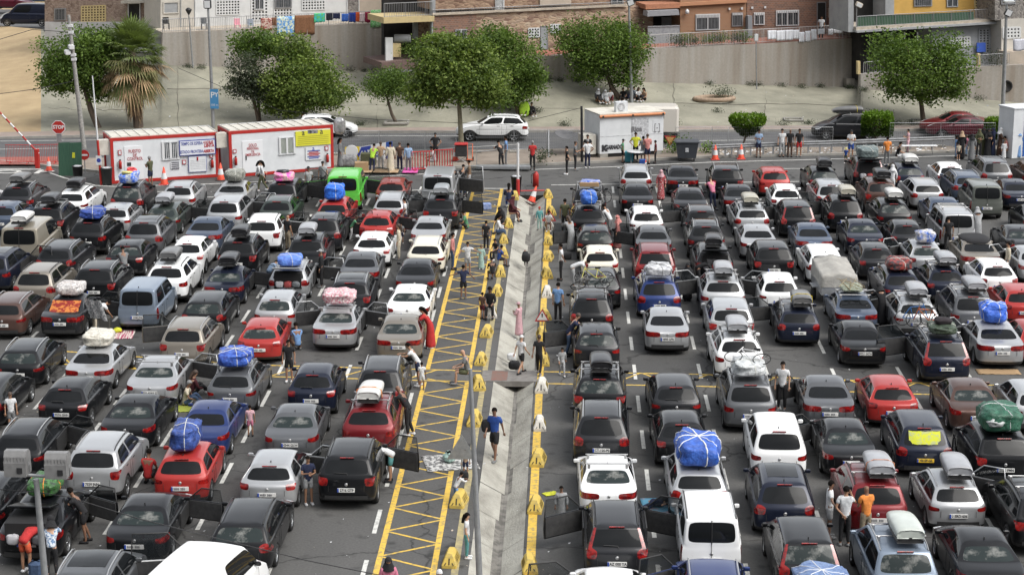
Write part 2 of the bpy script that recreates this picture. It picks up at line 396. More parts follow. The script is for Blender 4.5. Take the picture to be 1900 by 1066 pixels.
# ------------------------------------------------------------------ cars
def paint(name, c, metal=.25, rough=.35): return pm(name, c, tuple(q*.92+(.003 if max(c) < .06 else .012) for q in c), scale=1.3, detail=8, rough=rough, metal=metal, coat=.45, spec=.2)
PAINT = {
 'blk': paint('black_paint', (.005, .0055, .007), .1), 'dgr': paint('dark_grey_paint', (.016, .017, .020), .2),
 'gry': paint('grey_paint', (.115, .12, .128), .45), 'sil': paint('silver_paint', (.44, .45, .46), .55),
 'wht': paint('white_paint', (.78, .79, .79), 0), 'red': paint('red_paint', (.36, .024, .02), .1),
 'dred': paint('dark_red_paint', (.17, .010, .014), .3), 'navy': paint('navy_paint', (.010, .014, .030), .3),
 'blue': paint('blue_paint', (.016, .035, .14), .35), 'lblu': paint('pale_blue_paint', (.22, .27, .34), .45),
 'bge': paint('beige_paint', (.34, .31, .25), .45), 'brn': paint('brown_paint', (.085, .045, .035), .35),
 'crm': paint('cream_paint', (.68, .65, .55), 0), 'grn': paint('green_paint', (.09, .45, .05), 0),
 'dgn': paint('dark_green_grey_paint', (.045, .058, .052), .35), 'olv': paint('olive_grey_paint', (.13, .14, .125), .4),
 'slb': paint('slate_blue_paint', (.075, .10, .15), .5), 'mar': paint('maroon_paint', (.085, .008, .018), .25),
 'champ': paint('champagne_paint', (.25, .225, .19), .5), 'rust': paint('faded_red_brown_paint', (.22, .035, .025), .05, .5),
}
CNAME = {'blk': 'black', 'dgr': 'dark grey', 'gry': 'grey', 'sil': 'silver', 'wht': 'white', 'red': 'red', 'dred': 'dark red', 'navy': 'navy', 'blue': 'blue',
 'lblu': 'pale blue', 'bge': 'beige', 'brn': 'brown', 'crm': 'cream', 'grn': 'bright green', 'dgn': 'dark green', 'olv': 'olive grey', 'slb': 'slate blue', 'mar': 'maroon', 'champ': 'champagne', 'rust': 'faded brick red'}
M_TRIM = pm('black_plastic', (.018, .018, .019), (.03, .03, .03), scale=8, rough=.6)
M_GLASS = pm('tinted_car_glass', (.008, .009, .010), rough=.06, spec=.22)
M_GLASS2 = pm('clear_car_glass', (.02, .028, .028), (.17, .175, .165), scale=2.6, rough=.06, spec=.3, lo=.52, hi=.66)
M_GLASST = pm('clear_door_glass', (.02, .025, .028), rough=.03, spec=.8); M_GLASST.node_tree.nodes['Principled BSDF'].inputs['Alpha'].default_value = .28
M_DTRIM = pm('door_trim_grey', (.03, .03, .032), (.05, .05, .05), scale=6, rough=.8)
M_LAMP = pm('red_lamp_lens', (.30, .012, .010), (.09, .006, .008), scale=7, lo=.42, hi=.6, rough=.12, coat=.6)
M_LAMPC = pm('clear_lamp_lens', (.55, .45, .45), (.35, .1, .1), scale=9, rough=.1, coat=.6)
M_HEAD = pm('headlamp_lens', (.6, .62, .63), (.25, .26, .28), scale=12, rough=.08, coat=.6)
M_TYRE = pm('tyre_rubber', (.014, .014, .014), rough=.85)
M_RIM = pm('alloy_rim', (.33, .34, .35), rough=.3, metal=.8)
M_CHR = pm('satin_rail_metal', (.5, .5, .5), rough=.3, metal=.8)
M_PLATE = pm('white_number_plate', (.62, .62, .60), rough=.4); M_PLATY = pm('yellow_number_plate', (.65, .42, .03), rough=.4)
M_PTXT = pm('plate_lettering', (.03, .03, .035), rough=.5); M_PTXT2 = pm('faded_plate_print', (.16, .16, .17), rough=.5); M_PBLU = pm('plate_blue_band', (.02, .06, .32), rough=.4)

def L_(a, b, t): return a+(b-a)*t
S = 12
SPEC = {
 'sed': dict(L=4.65, W=1.78, H=1.40, ya=1.03, yb=3.73, znose=.66, zcowl=.94, ycowl=3.42, ywt=2.62, yrb=.72, zrb=1.00, yrt=1.30, zrt=1.31, zdeck=.92, wr=.60, lamp='low', lift=0, bow=.12),
 'hat': dict(L=4.10, W=1.73, H=1.42, ya=.78, yb=3.33, znose=.68, zcowl=.95, ycowl=3.05, ywt=2.30, yrb=.14, zrb=.97, yrt=.50, zrt=1.36, zdeck=.88, wr=.60, lamp='low', lift=0, bow=.12),
 'est': dict(L=4.68, W=1.79, H=1.45, ya=1.00, yb=3.72, znose=.66, zcowl=.97, ycowl=3.42, ywt=2.65, yrb=.16, zrb=.98, yrt=.56, zrt=1.37, zdeck=.87, wr=.60, lamp='low', lift=0, bow=.09),
 'suv': dict(L=4.45, W=1.84, H=1.60, ya=.88, yb=3.55, znose=.84, zcowl=1.10, ycowl=3.18, ywt=2.45, yrb=.17, zrb=1.12, yrt=.56, zrt=1.53, zdeck=1.0, wr=.62, lamp='low', lift=.10, bow=.10),
 'mpv': dict(L=4.50, W=1.81, H=1.62, ya=.86, yb=3.62, znose=.76, zcowl=1.08, ycowl=3.45, ywt=2.65, yrb=.13, zrb=1.03, yrt=.44, zrt=1.56, zdeck=.92, wr=.66, lamp='low', lift=.02, bow=.09),
 'tal': dict(L=4.50, W=1.81, H=1.60, ya=.86, yb=3.60, znose=.76, zcowl=1.06, ycowl=3.40, ywt=2.60, yrb=.13, zrb=1.03, yrt=.46, zrt=1.54, zdeck=.92, wr=.65, lamp='tall', lift=.02, bow=.08),
 'kan': dict(L=4.15, W=1.76, H=1.82, ya=.75, yb=3.40, znose=.80, zcowl=1.12, ycowl=3.30, ywt=2.62, yrb=.07, zrb=1.08, yrt=.20, zrt=1.78, zdeck=.92, wr=.72, lamp='van', lift=.03, bow=.04),
 'van': dict(L=4.85, W=1.93, H=1.98, ya=.95, yb=4.00, znose=.88, zcowl=1.20, ycowl=4.00, ywt=3.20, yrb=.07, zrb=1.12, yrt=.20, zrt=1.93, zdeck=.95, wr=.80, lamp='van', lift=.04, bow=.04),
}
for _a, _k in (('sed', dict(lamp='wide', wr=.63, zdeck=.95, yrb=.62, ycowl=3.30, ywt=2.5)), ('hat', dict(lamp='low2', wr=.57, yrb=.24, yrt=.66, zrt=1.34, bow=.18)), ('est', dict(lamp='mid', wr=.63, yrb=.10, yrt=.46, bow=.06)),
    ('suv', dict(lamp='low2', wr=.66, H=1.64, zrt=1.57, yrt=.46, yrb=.10, bow=.07)), ('mpv', dict(lamp='mid', wr=.62, yrt=.54, bow=.13))): SPEC[_a+'2'] = dict(SPEC[_a], **_k)
def car_meshes(tp):
    tp0 = tp; s = SPEC[tp]; tp = tp.replace('2', '')
    return _car_meshes(tp, s)
def _car_meshes(tp, s):
    L, W, H = s['L'], s['W']/2, s['H']; lf = s['lift']; r_w = .315 + lf*.35; ya, yb = s['ya'], s['yb']
    low = [ya-.43, ya-.29, ya, ya+.29, ya+.43, L_(ya+.43, yb-.43, .33), L_(ya+.43, yb-.43, .67), yb-.43, yb-.29, yb, yb+.29, yb+.43]
    gf = [.035, .10, .22, .33, .40, .465, .50, .60, .70, .80, .89, .965]
    if tp == 'sed': gf = [.03, .12, .20, .28, .36, .44, .475, .58, .68, .78, .88, .96]
    def wp(y):
        f = min(1, max(0, (y-(L-.9))/.9)); b = min(1, max(0, (.7-y)/.7))
        return W*(1-.13*f*f-.07*b*b)
    def arch(y):
        a = 0
        for c in (ya, yb):
            d = abs(y-c); R_ = r_w+.065
            if d < R_: a = max(a, r_w+math.sqrt(R_*R_-d*d))
            elif d < .45: a = max(a, 0)
        return a
    def deck(y):
        if y < s['yrb']: return L_(s['zdeck'], s['zrb'], max(0, y)/s['yrb'])
        if y < s['ycowl']: return L_(s['zrb'], s['zcowl'], (y-s['yrb'])/(s['ycowl']-s['yrb']))
        t = (y-s['ycowl'])/(L-s['ycowl']); return L_(s['zcowl'], s['znose'], t**1.6)
    def roofz(y):
        m = L_(s['yrt'], s['ywt'], .62)
        if y < m: t = (m-y)/(m-s['yrt']); return L_(H, s['zrt'], t*t)
        t = (y-m)/(s['ywt']-m); return H-.045*t*t
    XF = [-1, -.66, -.33, 0, .33, .66, 1]; XG = [-1, -.88, -.45, 0, .45, .88, 1]
    rings = []
    def ring(yr, yf, wf, zf, ys, xf, bowr, bowf):
        """wf(y) half width, zf(y,x,where) height"""
        v = []
        wR = wf(yr+bowr); wF = wf(yf-bowf)
        for x in xf: v.append((x*wR, yr+bowr*abs(x)**3, zf(yr, x, 'r')))
        for y in ys: v.append((wf(y), y, zf(y, 1, 's')))
        for x in xf: v.append((-x*wF, yf-bowf*abs(x)**2, zf(yf, x, 'f')))
        for y in reversed(ys): v.append((-wf(y), y, zf(y, -1, 's')))
        rings.append(v)
    lows = [(.23, .955, .07, .10), (.33, .985, .02, .03), (.52, 1.0, 0, 0), (.72, .995, .035, .05)]
    for k, (z, wsc, ir, if_) in enumerate(lows):
        z0 = z + (lf if k < 2 else lf*.7)
        ring(ir, L-if_, lambda y: wp(y)*wsc, lambda y, x, w: max(z0, arch(y)+.018*k) if w == 's' and arch(y) else z0-(.06 if (w == 'f' and k == 3) else 0), low, XF, s['bow'], .28)
    # shoulder ring
    gy = [L_(s['yrb'], s['ycowl'], f) for f in gf]
    by = [L_(a, b, .45) for a, b in zip(low, gy)]
    ring(.045, L-.10, lambda y: wp(y)*.985, lambda y, x, w: (s['zdeck']-.03 if w == 'r' else s['znose']-.02 if w == 'f' else max(deck(y)-.075, arch(y)+.09)), by, XF, s['bow'], .30)
    by2 = [L_(a, b, .8) for a, b in zip(low, gy)]
    cw = s['ycowl']
    ring(L_(.06, s['yrb'], .45 if tp == 'sed' else .3), L_(L-.12, cw, .42), lambda y: wp(y)*.962, lambda y, x, w: (L_(s['zdeck'], s['zrb'], .5 if tp == 'sed' else .35)+.012*(1-x*x) if w == 'r' else L_(s['znose'], s['zcowl'], .68)+.02*(1-x*x) if w == 'f' else deck(y)-.03), by2, XF, s['bow']*.9, .26)
    def wg(y): return wp(y)*.925
    ring(s['yrb'], cw, wg, lambda y, x, w: (s['zrb'] if w == 'r' else s['zcowl'] if w == 'f' else deck(y)), gy, XG, s['bow']*.8, .22)
    base = rings[-1]
    yrt, ywt, wr = s['yrt'], s['ywt'], s['wr']
    ry = [L_(yrt+.02, ywt-.02, f) for f in gf]
    ring(yrt, ywt, lambda y: wr, lambda y, x, w: roofz(min(max(y, yrt), ywt))-(.055 if w == 's' else .02+.03*abs(x)**3), ry, XG, s['bow']*.6, .10)
    top = rings.pop()
    def mid(t, bul=.02):
        o = []
        for i, (a, b) in enumerate(zip(base, top)):
            p = [L_(a[q], b[q], t) for q in range(3)]; u = bul*4*t*(1-t)
            if 7 <= i < 19: p[0] += u
            elif i >= 26: p[0] -= u
            elif i < 7: p[1] -= u
            else: p[1] += u
            o.append(tuple(p))
        return o
    rings += [mid(.06), mid(.5), mid(.91), top]
    ring(yrt+.10, ywt-.12, lambda y: wr-.10, lambda y, x, w: roofz(min(max(y, yrt), ywt))-.012*abs(x), [L_(yrt+.14, ywt-.16, f) for f in gf], XG, .03, .03)
    n = len(rings[0]); vs = [v for rg in rings for v in rg]; fs = []; mi = []
    B, TR, RW, WS, SL, SR, TL, HL, RW2 = 0, 1, 2, 3, 4, 5, 6, 7, 8
    nr = len(rings)  # 0..3 low,4 shoulder,5 deck,6 base,7 .06,8 .5,9 .91,10 top,11 inner
    van = s['lamp'] == 'van'
    for r in range(nr-1):
        for i in range(n):
            j = (i+1) % n; fs.append((r*n+i, r*n+j, (r+1)*n+j, (r+1)*n+i)); m = B
            if r == 0: m = TR
            if r in (7, 8):
                if 1 <= i <= 4: m = RW if (not van or i != 99) else B
                elif 20 <= i <= 23: m = WS
                elif 8 <= i <= 17 and i != 12: m = SR
                elif 27 <= i <= 36 and i != 31: m = SL
                if tp == 'van' and (8 <= i <= 11 or 32 <= i <= 36): m = B
            if s['lamp'] == 'low' and r == 3 and (i in (0, 5, 6, 37)): m = TL
            if s['lamp'] == 'wide' and r == 3 and i in (0, 1, 4, 5, 6, 37): m = TL
            if s['lamp'] == 'low2' and ((r == 3 and i in (0, 5)) or (r == 4 and i in (0, 5, 6, 37))): m = TL
            if s['lamp'] == 'mid' and ((r in (3, 4, 5) and i in (0, 5)) or (r == 3 and i in (6, 37))): m = TL
            if s['lamp'] == 'tall' and ((r in (3, 4, 5, 6, 7, 8, 9) and i in (0, 5)) or (r == 4 and i in (6, 37))): m = TL
            if s['lamp'] == 'van' and r in (3, 4) and i in (6, 37): m = TL
            if s['lamp'] == 'van' and r in (2,) and i in (6, 37): m = TL
            if r == 3 and i in (18, 19, 24, 25): m = HL
            mi.append(m)
    # roof cap: rows along y, cols across
    last = (nr-1)*n; idx = [[last+i for i in range(7)]]
    for k in range(S):
        row = [last+37-k]; yy = ry[k]
        xr, yr_ = vs[last+7+k][0], vs[last+7+k][1]
        for q in (-.72, -.36, 0, .36, .72):
            vs.append((q*xr, yr_, roofz(min(max(yr_, yrt), ywt))+.004*(1-q*q))); row.append(len(vs)-1)
        row.append(last+7+k); idx.append(row)
    idx.append([last+25-i for i in range(7)])
    for a, b in zip(idx, idx[1:]):
        for q in range(6): fs.append((a[q], a[q+1], b[q+1], b[q])); mi.append(B)
    me = bpy.data.meshes.new('cage'); me.from_pydata(vs, [], fs); me.polygons.foreach_set('material_index', mi)
    for k in range(9): me.materials.append(None)
    # crease window borders
    bm = bmesh.new(); bm.from_mesh(me); cr = bm.edges.layers.float.new('crease_edge') if 'crease_edge' not in bm.edges.layers.float else bm.edges.layers.float['crease_edge']
    for e in bm.edges:
        ms = {f.material_index for f in e.link_faces}
        if len(ms) > 1: e[cr] = .75
    bm.to_mesh(me); bm.free()
    o = bpy.data.objects.new('cage', me); col.objects.link(o)
    sb = o.modifiers.new('s', 'SUBSURF'); sb.levels = 2; sb.render_levels = 2
    m2 = ev_mesh(o)
    parts = {}
    def extract(keep, name, mats, xs=None, remap=None):
        bm = bmesh.new(); bm.from_mesh(m2)
        kill = [f for f in bm.faces if f.material_index not in keep or (xs and f.calc_center_median().x*xs < 0)]
        bmesh.ops.delete(bm, geom=kill, context='FACES')
        for f in bm.faces: f.material_index = (remap or {}).get(f.material_index, 0); f.smooth = True
        for v in bm.verts: v.co.y -= L/2
        q = bpy.data.meshes.new(name); bm.to_mesh(q); bm.free()
        for m in mats: q.materials.append(m)
        return q
    parts['body'] = extract({B, TR}, 'body', [PAINT['blk'], M_TRIM], remap={TR: 1})
    parts['rear_window'] = extract({RW}, 'rear_window', [M_GLASS]); parts['windshield'] = extract({WS}, 'windshield', [M_GLASS])
    parts['swl'] = extract({SL}, 'side_window', [M_GLASS]); parts['swr'] = extract({SR}, 'side_window', [M_GLASS])
    parts['tll'] = extract({TL}, 'taillight', [M_LAMP], xs=-1); parts['tlr'] = extract({TL}, 'taillight', [M_LAMP], xs=1)
    parts['hll'] = extract({HL}, 'headlight', [M_HEAD], xs=-1); parts['hlr'] = extract({HL}, 'headlight', [M_HEAD], xs=1)
    bpy.data.meshes.remove(m2)
    # wheels
    t = MB(); Mx = Matrix.Rotation(R(90), 4, 'Y')
    t.lathe([(r_w*.66, -.10), (r_w*.93, -.105), (r_w, -.07), (r_w, .07), (r_w*.93, .105), (r_w*.66, .10)], 20, Mx); parts['tyre'] = t.mesh('tyre', [M_TYRE])
    w = MB(); w.lathe([(.001, .085), (r_w*.2, .085), (r_w*.22, .06), (r_w*.24, .045)], 16, Mx)
    for k in range(5):
        w.box(-.085, -.045, -.028, .028, r_w*.12, r_w*.62, 0, Matrix.Rotation(k*2*math.pi/5, 4, 'X')); w.box(.045, .085, -.028, .028, r_w*.12, r_w*.62, 0, Matrix.Rotation(k*2*math.pi/5, 4, 'X'))
    w.lathe([(r_w*.60, .03), (r_w*.60, .09), (r_w*.67, .098), (r_w*.67, -.098), (r_w*.60, -.09)], 20, Mx)
    w.lathe([(.001, -.085), (r_w*.2, -.085), (r_w*.22, -.06)], 16, Mx)
    w.lathe([(.001, 0.0), (r_w*.6, 0.0)], 16, Mx, mi=1)
    parts['rim'] = w.mesh('rim', [M_RIM, M_TYRE])
    u = MB(); u.box(-W*.70, W*.70, -L/2+.25, L/2-.4, .19+lf, .62+lf, 0); parts['underbody'] = u.mesh('underbody', [M_TRIM])
    mr_ = MB()
    for (sx) in (1,):
        mr_.rbox(.0, .17, -.05, .04, -.05, .07, .025); mr_.box(-.10, .01, -.02, .02, -.05, -.01)
    parts['mirror'] = mr_.mesh('mirror', [PAINT['blk']])
    # rails follow the roof
    rl = MB(); pts = []
    for k in range(9):
        y = L_(yrt+.12, ywt-.05, k/8); z = roofz(y)+.012+(.03 if 0 < k < 8 else -.02)
        pts.append((wr-.035, y-L/2, z-.02))
    rl.tube(pts, .02, 6); parts['rail'] = rl.mesh('roof_rail', [M_CHR])
    pts2 = [(-x, y, z) for x, y, z in pts]; rl = MB(); rl.tube(pts2, .02, 6); parts['rail2'] = rl.mesh('roof_rail', [M_CHR])
    fn = MB(); fy = yrt+.22-L/2; fz = roofz(yrt+.22)-.01
    fn.prism([(0, 0), (.11, 0), (.035, .07), (.0, .075)], -.012, .012, 0, Matrix.Translation((0, fy, fz)) @ Matrix.Rotation(R(90), 4, 'Z')); parts['aerial'] = fn.mesh('aerial', [M_TRIM])
    wv = MB(); zb = s['zrb']; yb_ = s['yrb']
    wv.tube([(.05, yb_-.03-L/2, zb+.02), (.02, L_(yb_, yrt, .1)-.035-L/2, L_(zb, s['zrt'], .1)+.02), (-.38, L_(yb_, yrt, .16)-.035-L/2, L_(zb, s['zrt'], .16))], .012, 5); parts['wiper'] = wv.mesh('wiper', [M_TRIM])
    pl = MB(); pz = (.62 if tp != 'sed' else .66)+lf*.7; pl.rbox(-.27, .27, -.012, .012, -.065, .065, .006); parts['plate'] = pl.mesh('number_plate', [M_PLATE])
    mk_ = MB(); xx = -.19
    for wd_ in (.045, .04, .05, .04, 0, .045, .05, .045): 
        if wd_: mk_.box(xx, xx+wd_-.016, -.016, -.013, -.036, .036); mk_.box(xx+.008, xx+wd_+.002, -.0165, -.0135, -.008, .006)
        xx += wd_ or .04
    parts['pmarks'] = mk_.mesh('plate_text', [M_PTXT2])
    ble = MB(); ble.box(-.268, -.22, -.016, -.013, -.06, .06); parts['pband'] = ble.mesh('plate_band', [M_PBLU])
    # bumper crease / handle strip and door seams
    sm = MB()
    for sx in (-1, 1):
        for yd in (L_(gy[5], gy[6], .5), gy[10]+.12, max(ya+.45, gy[1]+.3)):
            pp = [(sx*(wp(yd)*q+.002), yd-L/2, z_) for q, z_ in ((.985, .36+lf), (1.0, .54+lf*.7), (.995, .74+lf*.7), (.975, deck(yd)-.06))]
            sm.tube(pp, .006, 4)
        for yd in (L_(gy[5], gy[6], .5)+.12, gy[1]+.45): sm.box(sx*wp(yd)*.99-.01, sx*wp(yd)*.99+.012, yd-L/2, yd-L/2+.17, deck(yd)-.13, deck(yd)-.105)
    # tailgate seams
    zr = [.56+lf*.7, .74+lf*.7]
    for x_ in (-.60*W, .60*W): sm.tube([(x_, .045-L/2-.012, zr[0]), (x_, .065-L/2-.012, zr[1])], .006, 4)
    if tp in ('kan', 'van'): sm.tube([(0, -L/2-.004, .5), (0, -L/2+.03, 1.0), (0, -L/2+.055, s['zrb'])], .008, 4); sm.tube([(0, yb_-L/2-.02, zb), (0, L_(yb_, yrt, .5)-L/2-.04, L_(zb, s['zrt'], .5)), (0, yrt-L/2-.01, s['zrt']-.03)], .012, 4)
    parts['seam'] = sm.mesh('door_seam', [M_TRIM])
    cb = MB(); cb.rbox(-.22, .22, -.02, .02, -.018, .018, .006); parts['stoplamp'] = cb.mesh('stop_lamp', [M_LAMP])
    bd = MB(); bd.lathe([(0, .008), (.045, .008), (.05, 0)], 12, Matrix.Rotation(R(90), 4, 'X')); parts['badge'] = bd.mesh('badge', [M_CHR])
    bt = MB(); yq = -L/2+.0
    for k in range(10):
        x0, x1 = -W*.72+W*1.44*k/10, -W*.72+W*1.44*(k+1)/10; f = lambda x: yq+s['bow']*abs(x/W)**3-.010
        bt.add([(x0, f(x0), .30+lf), (x1, f(x1), .30+lf), (x1, f(x1)-.004, .44+lf*.8), (x0, f(x0)-.004, .44+lf*.8)], [(0, 1, 2, 3)])
    parts['btrim'] = bt.mesh('bumper_trim', [M_TRIM])
    sr = MB(); ny, nx = 8, 6
    for j in range(ny+1):
        for i in range(nx+1): y = L_(yrt+.55, ywt-.25, j/ny); x = (i/nx*2-1)*(wr-.17); sr.v.append((x, y-L/2, roofz(y)+.016-.016*abs(x)/wr))
    for j in range(ny):
        for i in range(nx): a = j*(nx+1)+i; sr.f.append((a, a+1, a+nx+2, a+nx+1)); sr.m.append(0); sr.sm.append(True)
    parts['sunroof'] = sr.mesh('sunroof', [M_GLASS])
    # open door
    gfx = gy[11]-.05; hw = wp(gfx)
    dl = (gfx-gy[6])*.92; zb0 = deck(gy[8])-.04; zt = H-.10
    d = MB()
    d.prism([(0, .34+lf), (dl, .34+lf), (dl+.03, .6+lf), (dl, zb0), (0, zb0)], -.045, .0, 0)     # outer skin
    d.prism([(.03, .38+lf), (dl-.02, .38+lf), (dl-.02, zb0-.02), (.03, zb0-.02)], .001, .035, 1)   # inner trim
    parts['door_panel'] = d.mesh('door_panel', [PAINT['blk'], M_DTRIM])
    fr = MB(); q = [(.02, zb0), (dl*.40, zt), (dl-.06, zt+.02), (dl-.01, zb0)]
    fr.tube([(x, -.02, z) for x, z in q], .022, 6); parts['door_frame'] = fr.mesh('window_frame', [M_TRIM])
    gl = MB(); gl.prism([(.04, zb0), (dl*.40+.01, zt-.02), (dl-.07, zt), (dl-.03, zb0)], -.024, -.018, 0); parts['door_glass'] = gl.mesh('window_glass', [M_GLASST])
    op = MB(); op.prism([(gy[6]-L/2+.02, .42+lf), (gfx-L/2-.04, .42+lf), (gfx-L/2-.04, zb0-.02), (gy[6]-L/2+.02, zb0-.02)], -.02, .02, 0, Matrix.Rotation(R(90), 4, 'Z')); parts['door_gap'] = op.mesh('door_opening', [M_TRIM])
    s['hinge'] = (hw*.985, gfx-L/2); s['P'] = parts; s['pz'] = pz; s['wpx'] = wp(gfx-.5)
    s['mir'] = (wp(cw-.35)*.95, cw-.42-L/2, deck(cw-.4)+.06); s['roofz'] = roofz; s['zl'] = zt
    return s
# ------------------------------------------------------------------ car tables
CROP = {}
for i, c in enumerate('ABCD'): CROP[c] = ((0, 470, 940, 1420)[i], 0)
for i, c in enumerate('EFGH'): CROP[c] = ((0, 470, 940, 1420)[i], 200)
for i, c in enumerate('IJKL'): CROP[c] = ((0, 470, 940, 1420)[i], 420)
for i, c in enumerate('MNOP'): CROP[c] = ((0, 470, 940, 1420)[i], 620)
for i, c in enumerate('QRST'): CROP[c] = ((0, 470, 940, 1420)[i], 796)
KP = 1895/480.0
def cp(c, x, y): return CROP[c][0]+x/KP, CROP[c][1]+y/KP
